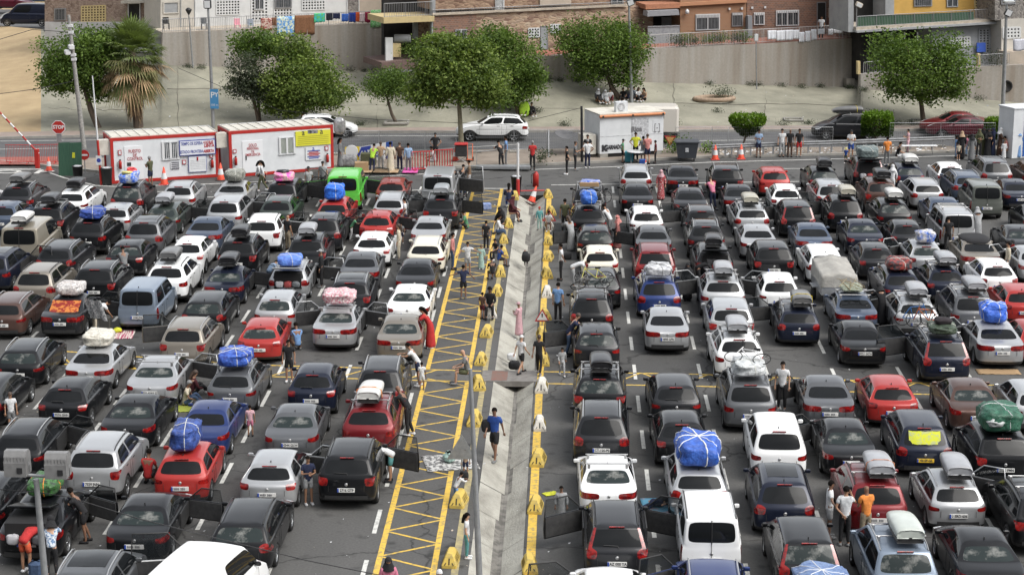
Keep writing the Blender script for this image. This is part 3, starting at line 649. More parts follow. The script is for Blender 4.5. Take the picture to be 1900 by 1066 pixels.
# crop, x, y of the top middle of the rear window, type, colour, options, load
# options: L R open doors, T open boot, c clear glass, r rails, b bars, w wiper
CARS = [
('E',120,590,'suv','dgr','r','box:gry'), ('E',530,622,'est','wht','r','box:blk'), ('E',925,592,'mpv','blk','rc','bun:float'),
('E',1305,578,'suv','sil','r',''), ('E',1705,565,'sed','sil','','bun:net'), ('E',5,735,'hat','slb','',''),
('E',345,748,'suv','blk','b','box:dgr'), ('E',832,738,'hat','sil','',''), ('E',1190,735,'est','dgn','Rc','box:sil'),
('E',1640,697,'mpv','sil','R',''), ('E',130,885,'van','bge','','box:wht'), ('E',632,865,'suv','blk','r','bun:blue'),
('E',1045,855,'mpv','gry','r',''), ('E',1520,836,'sed','slb','',''), ('I',1745,128,'suv','blk','r','box:blk'),
('I',-60,225,'mpv','navy','R',''), ('I',435,152,'est','dgr','r',''), ('I',920,148,'hat','blk','wc',''), ('I',1372,133,'hat','wht','',''),
('I',245,340,'mpv','champ','r',''), ('I',695,325,'suv','blk','r',''), ('I',1222,310,'suv','wht','r','box:gry'), ('I',1660,332,'sed','navy','Rc','box:blk'),
('I',492,545,'sed','dgr','R','bun:white'), ('I',1015,450,'kan','lblu','',''), ('I',1488,560,'est','blk','c',''), ('I',42,560,'est','brn','r',''),
('I',1350,752,'suv','champ','rL',''), ('I',685,918,'sed','sil','','bun:cream'), ('I',130,915,'est','blk','rc',''),
('M',1145,218,'sed','sil','bRc',''), ('M',1690,312,'est','gry','bw','bun:blue2'), ('M',-140,395,'est','blk','',''),
('M',480,392,'hat','blk','w',''), ('M',978,512,'sed','blk','c',''), ('M',1530,550,'sed','blue','',''),
('M',130,755,'est','blk','rR',''), ('M',697,868,'suv','sil','r',''), ('M',1325,925,'hat','red','','bun:blue3'),
('Q',-190,470,'est','blk','R',''), ('Q',1050,575,'sed','blk','Rc',''), ('Q',290,565,'sed','blk','TR','bun:tent'),
('Q',600,1085,'suv','gry','r',''), ('Q',1778,690,'est','blk','rc',''),
('F',215,558,'mpv','dgr','R','bun:pink'), ('F',175,690,'suv','dgn','r',''), ('F',648,500,'van','grn','LR',''),
('F',585,712,'est','red','','bun:blue4'), ('F',1010,548,'hat','rust','',''), ('F',1003,673,'est','sil','rR',''),
('F',1350,485,'van','sil','R',''), ('F',1368,690,'suv','dgr','LRr','box:open'), ('F',905,805,'hat','red','RwL',''),
('F',510,825,'mpv','dgr','R',''), ('F',1292,828,'sed','sil','',''), ('F',60,830,'suv','wht','rR',''), ('J',378,130,'suv','dgr','r','box:sil'),
('F',870,957,'hat','wht','w',''), ('F',1272,988,'est','crm','rw',''), ('J',270,290,'est','sil','TRr','bun:blue5'),
('J',785,235,'sed','gry','',''), ('J',1195,290,'sed','dgr','',''), ('J',160,542,'hat','sil','c',''), ('J',705,405,'suv','dgr','r',''),
('J',1150,472,'sed','wht','c',''), ('J',618,628,'sed','sil','LRbc','bun:floral'), ('J',1078,700,'sed','champ','c',''),
('J',40,740,'hat','red','c',''), ('N',922,275,'mpv','dgr','r',''), ('N',425,322,'hat','navy','w',''), ('N',300,575,'sed','gry','c',''),
('N',845,572,'suv','dred','b','box:wht'), ('N',697,885,'suv','blk','rwR',''), ('N',118,958,'hat','sil','R',''),
('G',608,600,'mpv','dgr','b','bun:carton'), ('G',600,755,'suv','blk','b','bun:blue6'), ('G',953,458,'est','sil','r',''),
('G',1285,455,'sed','blk','',''), ('G',1617,462,'suv','blk','r',''), ('H',65,475,'hat','red','',''),
('G',953,585,'sed','blk','',''), ('G',1345,625,'sed','dgr','',''), ('G',1700,590,'sed','dgr','',''), ('G',1020,770,'hat','wht','w',''),
('G',1430,755,'hat','dgr','Lr',''), ('G',1790,745,'est','sil','b','box:crm'), ('G',650,905,'hat','blk','LRc',''), ('G',1075,900,'sed','gry','',''),
('G',1470,885,'suv','dgr','r',''), ('K',680,180,'hat','crm','',''), ('K',1090,195,'tal','dred','r',''), ('K',1515,172,'est','blk','T','box:blk'),
('G',1840,895,'sed','sil','',''), ('L',60,165,'suv','blk','',''), ('K',690,375,'hat','dgr','c',''), ('K',622,528,'mpv','blk','br',''),
('K',1115,402,'mpv','blue','b','bun:silver'), ('K',1592,408,'suv','sil','LRb','box:sil'), ('K',1650,608,'suv','sil','',''),
('K',1175,652,'sed','sil','',''), ('K',655,795,'hat','dgr','Lwc',''), ('K',1697,828,'suv','wht','b','box:sil'),
('O',690,335,'suv','blk','brc','box:blk'), ('O',1235,392,'hat','dgr','w',''), ('O',1787,382,'mpv','gry','b','bun:plastic'),
('O',702,632,'mpv','dgr','r',''), ('O',1288,702,'hat','blk','',''), ('O',735,972,'sed','wht','bc',''),
('O',1410,1020,'est','sil','','bun:blueroll'), ('S',805,725,'tal','dgr','LRwr',''), ('S',1508,640,'kan','wht','r',''),
('S',755,1180,'est','wht','L',''), ('S',1530,1085,'suv','blue','rL',''),
('H',430,475,'est','blk','c','box:blk'), ('H',762,400,'tal','dgr','T','bun:greytarp'), ('H',1055,435,'est','navy','c','box:wht'),
('H',1367,428,'hat','wht','w',''), ('H',1690,408,'mpv','gry','r',''), ('H',2010,430,'suv','brn','',''), ('H',485,560,'mpv','sil','',''),
('H',850,562,'suv','brn','','box:blk'), ('H',1180,558,'est','sil','r',''), ('H',1535,556,'est','slb','r',''), ('H',1825,540,'sed','navy','',''),
('H',160,605,'hat','wht','r',''), ('H',593,690,'mpv','blk','L','box:crm'), ('H',940,705,'suv','blk','c','box:wht'), ('H',1315,690,'sed','slb','',''),
('H',1683,618,'kan','olv','',''), ('H',245,730,'tal','blk','L',''), ('H',1050,865,'hat','dgr','L',''), ('H',1408,775,'kan','sil','b',''),
('H',1825,842,'sed','dgr','c',''), ('H',345,880,'sed','slb','',''), ('H',715,862,'sed','navy','c',''), ('L',438,200,'est','wht','',''),
('L',830,190,'hat','dgr','',''), ('L',1187,150,'hat','sil','Lc','bun:mixed'), ('L',1560,130,'sed','champ','V',''), ('L',1945,160,'sed','sil','LR',''),
('L',107,412,'hat','wht','',''), ('L',985,340,'est','navy','','bun:luggage'), ('L',1325,332,'hat','navy','b','box:sil'),
('L',1700,300,'hat','wht','w',''), ('L',1895,480,'hat','red','',''), ('L',250,620,'est','navy','Lb','box:gry'), ('L',648,520,'sed','slb','b','bun:sticks'),
('L',1105,555,'est','sil','bL','box:sil'), ('L',1530,522,'mpv','gry','b','box:sil'), ('L',700,742,'sed','blk','',''),
('L',1318,850,'tal','navy','Lb','bun:greentent'), ('L',1690,748,'sed','sil','L','bun:bluewhite'), ('L',2010,760,'hat','red','',''),
('P',455,375,'sed','gry','L',''), ('P',940,392,'hat','red','',''), ('P',1510,405,'sed','brn','c',''), ('P',1990,440,'hat','sil','',''),
('P',113,735,'mpv','wht','',''), ('P',597,695,'sed','blk','Lc',''), ('P',1178,685,'mpv','navy','','' ), ('P',1747,770,'suv','blk','','bun:green'),
('T',160,420,'mpv','navy','',''), ('T',825,410,'mpv','dred','rb','box:sil'), ('T',1405,418,'hat','sil','Rr','box:sil'), ('T',325,850,'tal','blk','c',''),
('T',1020,905,'mpv','lblu','bc','box:pale'), ('T',1615,845,'sed','blk','c',''), ('T',2030,520,'suv','blk','rb',''), ('T',430,1300,'mpv','gry','','bun:denim'),
('H',1950,700,'sed','blk','',''), ]
# ------------------------------------------------------------------ roof loads
BOXC = {'gry': (.13, .13, .13), 'blk': (.012, .012, .014), 'dgr': (.035, .037, .042), 'wht': (.62, .62, .6), 'sil': (.33, .34, .36), 'crm': (.42, .40, .33), 'pale': (.5, .54, .5), 'open': (.30, .32, .34)}
M_BOX = {k: pm('roof_box_shell_'+k, v, tuple(q*.85 for q in v), scale=3, rough=.38, coat=.2) for k, v in BOXC.items()}
BOXN = {'gry': 'grey', 'blk': 'black', 'dgr': 'dark grey', 'wht': 'white', 'sil': 'silver grey', 'crm': 'cream', 'pale': 'pale', 'open': 'silver'}
def sub_mesh(vs, fs, mats, lv=2, mi=None, name='m', dsp=None, simple=False):
    me = bpy.data.meshes.new(name); me.from_pydata(vs, [], fs)
    for m in mats: me.materials.append(m)
    if mi: me.polygons.foreach_set('material_index', mi)
    o = bpy.data.objects.new(name, me); col.objects.link(o); sb = o.modifiers.new('s', 'SUBSURF'); sb.levels = lv
    if simple: sb.subdivision_type = 'SIMPLE'
    m2 = ev_mesh(o)
    if dsp:
        for v in m2.vertices: v.co = dsp(v.co.copy())
    m2.polygons.foreach_set('use_smooth', [True]*len(m2.polygons)); m2.name = name
    return m2
def roofbox_meshes():
    def shell(prof, name, m):
        # prof: list of (y, halfwidth, z0, z1)
        vs = []; fs = []
        for y, w, z0, z1 in prof:
            c = .06
            for x, z in ((-w, z0), (0, z0), (w, z0), (w, L_(z0, z1, .6)), (w*.80, z1-.01), (0, z1+.015), (-w*.80, z1-.01), (-w, L_(z0, z1, .6))): vs.append((x, y, z))
        n = 8
        for i in range(len(prof)-1):
            for k in range(n):
                k2 = (k+1) % n; fs.append((i*n+k, i*n+n+k, i*n+n+k2, i*n+k2)[::-1])
        fs.append(tuple(range(n))); fs.append(tuple(range((len(prof)-1)*n+n-1, (len(prof)-1)*n-1, -1)))
        return sub_mesh(vs, fs, [m], 2, name=name)
    lid = shell([(-.95, .36, .16, .38), (-.93, .385, .14, .42), (-.80, .40, .13, .45), (0, .41, .13, .46), (.65, .37, .13, .38), (.95, .27, .13, .25), (1.02, .22, .13, .18)], 'lid', M_BOX['gry'])
    tray = shell([(-.93, .35, .02, .14), (-.85, .385, .02, .15), (.65, .355, .02, .15), (.95, .25, .05, .15)], 'tray', M_TRIM)
    return lid, tray
BOX_LID, BOX_TRAY = roofbox_meshes()
M_BLUE = pm('blue_tarpaulin', (.03, .10, .55), (.02, .06, .33), scale=3, rough=.38, bump=.9, bscale=5)
BUN = {
 'blue': dict(c=((.03, .07, .33), (.015, .04, .18)), s=(.56, .85, .26), t='royal blue tarp bundle'),
 'blue2': dict(c=((.05, .13, .52), (.02, .05, .27)), s=(.60, .80, .30), t='bright blue lashed tarp bundle'),
 'blue3': dict(c=((.04, .09, .34), (.02, .04, .16)), s=(.42, .85, .42), t='tall navy blue wrapped bundle'),
 'blue4': dict(c=((.03, .18, .75), (.02, .10, .50)), s=(.52, .70, .44), t='bulging bright blue tarp bundle'),
 'blue5': dict(c=((.12, .25, .70), (.08, .15, .50)), s=(.54, .60, .24), t='pale blue wrapped bundle'),
 'blue6': dict(c=((.03, .14, .55), (.02, .08, .35)), s=(.42, .75, .36), t='blue tarp block of luggage'),
 'bluewhite': dict(c=((.06, .18, .75), (.04, .12, .55)), s=(.50, .62, .42), t='blue bundle with white lashing', strap=(.7, .72, .75)),
 'blueroll': dict(c=((.04, .13, .52), (.025, .08, .36)), s=(.68, .98, .44), t='huge blue rolled bundle tied with white rope', strap=(.75, .75, .72)),
 'denim': dict(c=((.16, .24, .42), (.10, .16, .32)), s=(.68, .85, .36), t='faded denim blue tarp bundle', strap=(.6, .62, .66)),
 'net': dict(c=((.30, .30, .27), (.06, .07, .05)), s=(.50, .75, .34), t='grey netted luggage bundle', sc=22),
 'float': dict(c=((.04, .15, .70), (.55, .58, .55)), s=(.48, .70, .34), t='blue bundle topped with swim rings', sc=5),
 'pink': dict(c=((.85, .12, .50), (.65, .40, .40)), s=(.54, .65, .26), t='pink bundle with black swim ring', sc=4),
 'white': dict(c=((.68, .66, .64), (.35, .33, .33)), s=(.54, .65, .27), t='white patterned plastic bundle', sc=12, strap=(.5, .45, .42)),
 'cream': dict(c=((.66, .63, .55), (.50, .47, .40)), s=(.54, .72, .26), t='cream canvas bundle'),
 'floral': dict(c=((.72, .62, .62), (.50, .14, .20)), s=(.64, .70, .27), t='pink floral quilt bundle', sc=14),
 'silver': dict(c=((.62, .63, .65), (.42, .43, .45)), s=(.56, .60, .26), t='silver foil wrapped twin bundle', strap=(.2, .2, .2)),
 'plastic': dict(c=((.62, .64, .64), (.42, .44, .45)), s=(.58, .75, .26), t='white plastic wrapped bundle'),
 'greytarp': dict(c=((.16, .20, .20), (.09, .12, .12)), s=(.60, .80, .36), t='grey green tarp bundle'),
 'green': dict(c=((.03, .13, .08), (.02, .08, .05)), s=(.66, .85, .42), t='big dark green tarp mound with torn plastic', strap=(.5, .52, .52)),
 'greentent': dict(c=((.05, .075, .045), (.03, .045, .03)), s=(.52, .70, .17), t='dark green folded canvas'),
 'tent': dict(c=((.05, .16, .04), (.03, .05, .03)), s=(.44, .70, .28), t='green luggage bundle with orange straps', strap=(.65, .22, .03)),
 'mixed': dict(c=((.60, .58, .56), (.05, .14, .50)), s=(.44, .50, .30), t='white and blue jumble of bags', sc=3),
 'luggage': dict(c=((.03, .03, .035), (.32, .04, .03)), s=(.55, .70, .26), t='jumble of black and red bags', sc=5),
 'carton': dict(c=((.05, .12, .50), (.35, .38, .55)), s=(.52, .40, .16), t='blue taped cardboard load', sc=4),
 'sticks': dict(c=((.16, .19, .12), (.33, .35, .28)), s=(.45, .75, .08), t='flat pile of poles and green cloth', sc=8),
}
def lumpy(w, l, h, seed, p=3.2, amp=.10, nu=26, nv=16):
    nu, nv = (nu, nv)
    vs = []; fs = []
    def sg(c, e): return math.copysign(abs(c)**e, c)
    for j in range(nv+1):
        ph = -math.pi/2+math.pi*j/nv
        for i in range(nu):
            th = 2*math.pi*i/nu
            e = 2/p
            v = Vector((sg(math.cos(ph), e)*sg(math.cos(th), e), sg(math.cos(ph), e)*sg(math.sin(th), e), sg(math.sin(ph), e)))
            n = noise.noise(v*1.5+Vector((seed*7.3, seed, 0)))*amp*2.0+(.28-abs(noise.noise(v*3.2+Vector((seed, 0, seed*3)))))*amp*1.7-abs(noise.noise(v*7+Vector((seed, seed, seed))))*amp*.9
            n *= 1 if v.z > -.3 else .3
            v = Vector((v.x*w, v.y*l, v.z*h))*(1+n)
            v.z = max(v.z, -h)
            vs.append(v+Vector((0, 0, h)))
    for j in range(nv):
        for i in range(nu):
            k = (i+1) % nu; fs.append((j*nu+i, j*nu+k, (j+1)*nu+k, (j+1)*nu+i))
    return vs, fs
def ring_mb(rad, thick, m, name, parent, loc, rot=(0, 0, 0)):
    b = MB(); prof = [(rad+thick*math.cos(a), thick*math.sin(a)) for a in [2*math.pi*k/10 for k in range(11)]]
    b.lathe(prof, 20); return b.build(name, m, parent, loc=loc, rot=rot)
def make_bundle(kind, loc, label, seed):
    d = BUN[kind]; w, l, h = d['s']; w *= .95; l *= .95; h *= .86; rnd = random.Random(seed)
    e = empty('roof_bundle', loc, rnd.uniform(-.05, .05), label, 'luggage bundle', 'luggage bundles tied on car roofs')
    m = pm('bundle_cloth_'+kind, *d['c'], scale=d.get('sc', 6), rough=.5, bump=1.0, bscale=9, lo=.42, hi=.6)
    vs, fs = lumpy(w, l, h, seed, p=4.2, amp=.12, nu=34, nv=20)
    b = MB(); b.add(vs, fs, 0, True); b.build('wrapped_load', m, e)
    sc = d.get('strap', (.55, .55, .5)) if kind not in ('sticks',) else (.5, .5, .4)
    ms = pm('strap_'+kind, sc, rough=.6)
    nu, nv = 34, 20
    for i0 in ((0, 17), (9, 26)) if h > .2 else ((0, 17),):
        pts = [vs[j*nu+i0[0]]*1.0 for j in range(3, nv+1)]+[vs[j*nu+i0[1]] for j in range(nv-1, 2, -1)]
        c = Vector((0, 0, h)); pts = [c+(p_-c)*.995 for p_ in pts]
        b = MB(); b.tube(pts, .015 if kind != 'blueroll' else .024, 5); b.build('strap', ms, e)
    if kind in ('blueroll', 'blue2', 'denim', 'bluewhite', 'white', 'silver', 'net'):
        for q in (3, 14, 20, 31):
            pts = [vs[j*nu+q] for j in range(4, nv+1)]; c = Vector((0, 0, h)); pts = [c+(p_-c)*1.012 for p_ in pts]
            b = MB(); b.tube(pts, .014, 5); b.build('strap', ms, e)
    if kind == 'float':
        ring_mb(.22, .08, pm('pale_yellow_vinyl', (.6, .55, .2), rough=.3), 'swim_ring', e, (-.05, -.35, 2*h), (R(-12), 0, 0))
        ring_mb(.20, .08, pm('red_vinyl', (.55, .05, .05), rough=.3), 'swim_ring', e, (.1, .2, 2*h+.05), (R(10), R(10), 0))
    if kind == 'pink': ring_mb(.26, .10, pm('black_vinyl', (.015, .015, .018), rough=.3), 'swim_ring', e, (-.08, .0, 2*h+.02), (R(-8), 0, 0))
    if kind == 'carton':
        b = MB(); b.rbox(-.5, .5, -.45, -.15, .0, .22, .02); b.build('cardboard_box', pm('cardboard', (.33, .22, .12), rough=.9), e)
    if kind == 'greentent':
        b = MB(); b.add(*lumpy(.32, .3, .12, 9), 0, True); b.build('rolled_rug', pm('dark_rug', (.02, .015, .018), rough=.9), e, loc=(.05, .1, .26))
    if kind == 'plastic':
        pass
    if kind == 'sticks':
        b = MB()
        for k in range(9): b.tube([(rnd.uniform(-.6, .6), -.8, .14+.02*k), (rnd.uniform(-.6, .6), .8, .16+.015*k)], .012, 5)
        b.build('poles', pm('bare_wood', (.3, .24, .14), rough=.8), e)
    if kind == 'green':
        b = MB(); b.add(*lumpy(.22, .2, .12, 5, amp=.3), 0, True); b.build('torn_plastic', pm('clear_plastic_sheet', (.42, .44, .44), rough=.3), e, loc=(-.28, -.78, .25))
    return e
def make_box(colr, loc, label, off=0, strap=None):
    e = empty('roof_box', loc, random.uniform(-.03, .03), label, 'roof box', 'roof boxes on waiting cars')
    link('lid', BOX_LID, e, mats=[M_BOX[colr]]); link('tray', BOX_TRAY, e)
    b = MB(); b.box(-.04, .04, -.955, -.935, .14, .19); b.build('lock', M_TRIM, e)
    if strap:
        b = MB()
        for y in (-.55,): b.tube([(-.42, y, .12), (-.40, y, .36), (-.2, y, .462), (.2, y, .462), (.40, y, .36), (.42, y, .12)], .014, 5)
        b.build('strap', pm('box_strap_'+str(strap[0]), strap, rough=.6), e)
    return e
# bicycle
M_BFR = {}
def make_bike(loc, rot, label, c=(.02, .02, .022)):
    e = empty('bicycle', loc, 0, label, 'bicycle', 'bicycles carried on cars'); e.rotation_euler = rot
    fm = pm('bike_frame_%d' % int(c[0]*1000+c[2]*100), c, rough=.3, coat=.5)
    for x in (-.5, .5):
        w = MB(); Mx = Matrix.Rotation(R(90), 4, 'X')
        w.lathe([(.30+.018*math.cos(a), .018*math.sin(a)) for a in [2*math.pi*k/6 for k in range(7)]], 24, Mx)
        wo = w.build('wheel', M_TYRE, e, loc=(x, 0, .32))
        s = MB()
        for k in range(10): a = 2*math.pi*k/10; s.tube([(0, 0, 0), (.29*math.cos(a), 0, .29*math.sin(a))], .004, 4)
        s.build('spokes', M_CHR, wo)
    f = MB(); bb, hd_, st_ = (-.08, 0, .30), (.34, 0, .78), (-.20, 0, .74)
    for a, b_ in ((bb, hd_), (bb, st_), (st_, hd_), ((-.5, 0, .32), bb), ((-.5, 0, .32), st_), ((.5, 0, .32), (.30, 0, .90))): f.tube([a, b_], .019, 6)
    f.build('frame', fm, e)
    h = MB(); h.tube([(.30, -.26, .93), (.32, 0, .90), (.30, .26, .93)], .013, 6); h.build('handlebar', M_TRIM, e)
    sd_ = MB(); sd_.rbox(-.33, -.10, -.06, .06, .80, .85, .02); sd_.tube([st_, (-.22, 0, .81)], .013, 6); sd_.build('saddle', M_TRIM, e)
    return e

# ------------------------------------------------------------------ cars: assembly
USED = {}
def proto(tp):
    if tp not in USED: USED[tp] = car_meshes(tp)
    return USED[tp]
KIND = {'sed': 'saloon', 'hat': 'hatchback', 'est': 'estate', 'suv': 'SUV', 'mpv': 'minivan', 'tal': 'minivan', 'kan': 'panel van', 'van': 'van'}
NAME = {'sed': 'saloon_car', 'hat': 'hatchback_car', 'est': 'estate_car', 'suv': 'suv_car', 'mpv': 'minivan', 'tal': 'minivan', 'kan': 'small_van', 'van': 'large_van'}
M_SHADE = pm('rear_shelf_clutter', (.45, .46, .42), (.12, .13, .12), scale=6, rough=.3, coat=.5, lo=.4, hi=.6)
def make_car(tp, pc, opts, x, y, rz=0, z=0, label='', plate=None, sc_noroof=False, ang=None, sc=None, group='cars queueing in the lanes'):
    s = proto(tp); tp = tp.replace('2', ''); P = s['P']; L = s['L']; e = empty(NAME[tp], (x, y, z), rz, label, 'van' if tp in ('kan', 'van') else 'car', group)
    if sc: e.scale = sc
    pt = PAINT[pc]; gl = M_GLASS2 if 'c' in opts else M_GLASS
    link('body', P['body'], e, mats=[pt])
    link('rear_window', P['rear_window'], e, mats=[gl]); link('windshield', P['windshield'], e)
    link('side_window', P['swl'], e); link('side_window', P['swr'], e)
    link('taillight', P['tll'], e); link('taillight', P['tlr'], e)
    link('headlight', P['hll'], e); link('headlight', P['hlr'], e)
    link('underbody', P['underbody'], e); link('door_seam', P['seam'], e)
    wx = s['W']/2-.115
    for sx in (-1, 1):
        for yy in (s['ya'], s['yb']):
            t = link('wheel', P['tyre'], e, loc=(sx*wx, yy-L/2, .315+s['lift']*.35), scl=(sx, 1, 1)); link('rim', P['rim'], t)
    mx, my, mz = s['mir']
    link('mirror', P['mirror'], e, loc=(mx-.02, my, mz), mats=[pt if pc != 'wht' or tp != 'van' else None]); link('mirror', P['mirror'], e, loc=(-mx, my, mz), scl=(-1, 1, 1), mats=[pt])
    pl = link('number_plate', P['plate'], e, loc=(0, -L/2+(.012 if tp != 'sed' else .018)-.018, s['pz']), rot=(R(-6), 0, 0), mats=[M_PLATY if plate == '43-SP-GL' else M_PLATE])
    link('plate_band', P['pband'], pl)
    if not plate: link('plate_text', P['pmarks'], pl)
    if plate: text('plate_text', plate, pl, (.025, -.0145, 0), .112, M_PTXT, bold=.004, squeeze=.92)
    if 'r' in opts or ('b' in opts and tp != 'sed'):
        mt = [M_CHR] if pc not in ('wht', 'blu') and (hash(label) or True) and random.random() < .72 else [M_TRIM]
        link('roof_rail', P['rail'], e, mats=mt); link('roof_rail', P['rail2'], e, mats=mt)
    else: link('aerial', P['aerial'], e)
    if 'w' in opts: link('rear_wiper', P['wiper'], e)
    if tp in ('mpv', 'tal', 'suv', 'van', 'hat'):
        link('stop_lamp', P['stoplamp'], e, loc=(0, s['yrt']-L/2-.035, s['zrt']-.005), rot=(R(-50), 0, 0))
    link('badge', P['badge'], e, loc=(0, -L/2+.035, s['pz']+.16))
    rq = random.random()
    if tp not in ('van', 'kan') and rq < .55: link('bumper_trim', P['btrim'], e)
    if tp in ('suv', 'mpv') and pc in ('blk', 'dgr', 'gry', 'navy', 'brn') and rq > .6 and 'b' not in opts and not sc_noroof: link('sunroof', P['sunroof'], e)
    zr = s['roofz'](2.0)
    if 'b' in opts:
        for yy in (1.15, 2.05):
            b = MB(); b.tube([(-.66, yy-L/2, zr+.10), (.66, yy-L/2, zr+.10)], .022, 6)
            for sx in (-.58, .58): b.rbox(sx-.04, sx+.04, yy-L/2-.035, yy-L/2+.035, zr-.06, zr+.10, .01)
            b.build('roof_bar', M_CHR, e)
    for side, sx in (('L', -1), ('R', 1)):
        if side in opts:
            hx, hy = s['hinge']; th = R(random.uniform(52, 70))
            d = link('open_door', P['door_panel'], e, loc=(sx*hx, hy, 0), rot=(0, 0, R(-90)-th if sx < 0 else R(-90)+th), scl=(1, sx*-1 if sx > 0 else 1, 1), mats=[pt])
            link('window_frame', P['door_frame'], d, mats=[pt if pc == 'sil' else None]); link('window_glass', P['door_glass'], d)
            link('door_opening', P['door_gap'], e, loc=(sx*(s['wpx']+.004), 0, 0))
    if 'V' in opts:   # folding cloth top
        b = MB(); b.add(*lumpy(.66, .95, .2, 3, p=3, amp=.02), 0, True); b.build('cloth_top', pm('black_canvas', (.015, .015, .017), rough=.9), e, loc=(0, -.15, 1.07))
    if 'T' in opts:
        yt, zt = s['yrt']-L/2, s['zrt']
        b = MB(); b.rbox(-.60, .60, -.95, .0, -.03, .03, .02, 0); b.rbox(-.52, .52, -.86, -.08, -.045, -.031, .005, 1)
        lid = b.build('open_tailgate', [pt, M_GLASS], e, loc=(0, yt, zt+.03), rot=(R(-14), 0, 0))
        c = MB(); c.box(-.60, .60, -L/2-.012, yt-.05, .62, .66); c.box(-.58, .58, -L/2-.01, yt+.02, .66, zt-.06, 0)
        c.build('boot_opening', pm('boot_dark', (.012, .012, .013), rough=.9), e)
        for k in range(3):
            q = MB(); q.add(*lumpy(.17, .12, .14, k+3), 0, True); q.build('boot_bag', pm('boot_bag_cloth_%d' % k, [(.4, .4, .42), (.3, .05, .05), (.12, .13, .14)][k], rough=.8), e, loc=(-.35+.35*k, -L/2-.05, .68))
    return e, s
ORD = ['zeroth', 'first', 'second', 'third', 'fourth', 'fifth', 'sixth', 'seventh', 'eighth', 'ninth', 'tenth', 'eleventh', 'twelfth', 'thirteenth']
PLATES = {('M', 697, 868): '7529 JNN', ('N', 697, 885): '2716 GTP', ('N', 300, 575): '4344 GLW', ('P', 113, 735): '0675 GGX', ('P', 1178, 685): '43-SP-GL',
 ('P', 1747, 770): '5520 FMN', ('O', 1235, 392): '9420 JTT', ('T', 1405, 418): '1-SRD-606', ('N', 845, 572): 'EW-742-QW', ('O', 702, 632): 'CT-126-PE', ('S', 805, 725): 'AZ 000 YA',
 ('K', 622, 528): '1343 FWZ', ('K', 1115, 402): '1870 BBB', ('L', 700, 742): '3221 GCW', ('I', 1015, 450): '1508 JDK', ('M', 480, 392): '9576 GHH', ('K', 1175, 652): '4895 CPX', ('M', 1145, 218): 'TO 8252 Z'}
cells = {}
for c in CARS:
    s = SPEC[c[3]]; px, py = cp(c[0], c[1], c[2]); g = G(px, py, s['zrt'])
    X = g.x; side = 'L' if X < 0 else 'R'
    if side == 'L': k = max(1, sum(1 for v in LANES_L if X < v+.2))
    else: k = 1+sum(1 for v in LANES_R if X > v)
    cells.setdefault((side, k), []).append([g.y-s['yrt'], X, c])
CARPOS = {}
for (side, k), lst in cells.items():
    lst.sort(key=lambda r: r[0])
    for it in range(40):
        for a, b in zip(lst, lst[1:]):
            if abs(a[1]-b[1]) > 2.2: continue
            gap = b[0]-(a[0]+SPEC[a[2][3]]['L'])
            if gap < .22: dlt = (.22-gap)/2; a[0] -= dlt; b[0] += dlt
    n = len(lst)
    for i, (yb, X, c) in enumerate(lst):
        s = SPEC[c[3]]; rank = n-i
        load = c[6]; lt = ''
        if load.startswith('box'): lt = ' with roof box'
        elif load: lt = ' with roof bundle'
        ln = '%s lane %s' % (ORD[k], 'left of yellow hatching' if side == 'L' else 'right of drain')
        where = '%s, %s from far end' % (ln, ORD[rank])
        lab = '%s %s%s, %s' % (CNAME[c[4]], KIND[c[3]], lt, where)
        if 'V' in c[5]: lab = 'champagne convertible with black cloth top, %s' % ln
        rz = random.uniform(-.022, .022)
        Y = yb+s['L']/2
        rs = random.Random(c[1]*7+c[2]); tq = c[3]+'2' if c[3]+'2' in SPEC and rs.random() < .5 else c[3]; scl_ = (rs.uniform(.965, 1.025), rs.uniform(.96, 1.03), rs.uniform(.96, 1.05)); e, s = make_car(tq, c[4], c[5], X, Y, rz, 0, lab, PLATES.get((c[0], c[1], c[2])), sc_noroof=bool(load), sc=scl_)
        CARPOS[(c[0], c[1], c[2])] = (X, Y, yb, s, e)
        zr = s['roofz'](s['yrt']+.9)*scl_[2]
        w2 = '%s %s in %s, %s from far end' % (CNAME[c[4]], KIND[c[3]], ln.replace('yellow hatching', 'hatching'), ORD[rank])
        if load.startswith('box'):
            cc = load[4:]
            st = {('L', 250, 620): (.6, .45, .02), ('N', 845, 572): (.75, .25, .02), ('T', 825, 410): (.5, .2, .1)}.get((c[0], c[1], c[2]))
            make_box(cc, (X+random.uniform(-.03, .03)+(.12 if c[0] in 'HLPT' else 0), yb+s['yrt']+1.05, zr+.11), '%s roof box, %s, %s from far end' % (BOXN[cc], ln, ORD[rank]), strap=st)
        elif load:
            d = BUN[load[4:]]
            make_bundle(load[4:], (X, yb+s['yrt']+d['s'][1]+.08, zr+(.12 if 'b' in c[5] else .03)), d['t']+', on the %s' % ('%s %s near %s' % (CNAME[c[4]], KIND[c[3]], 'the far end' if rank < 5 else 'mid lane' if rank < 9 else 'the photo bottom')), int(abs(X*31+Y*7)) % 97)
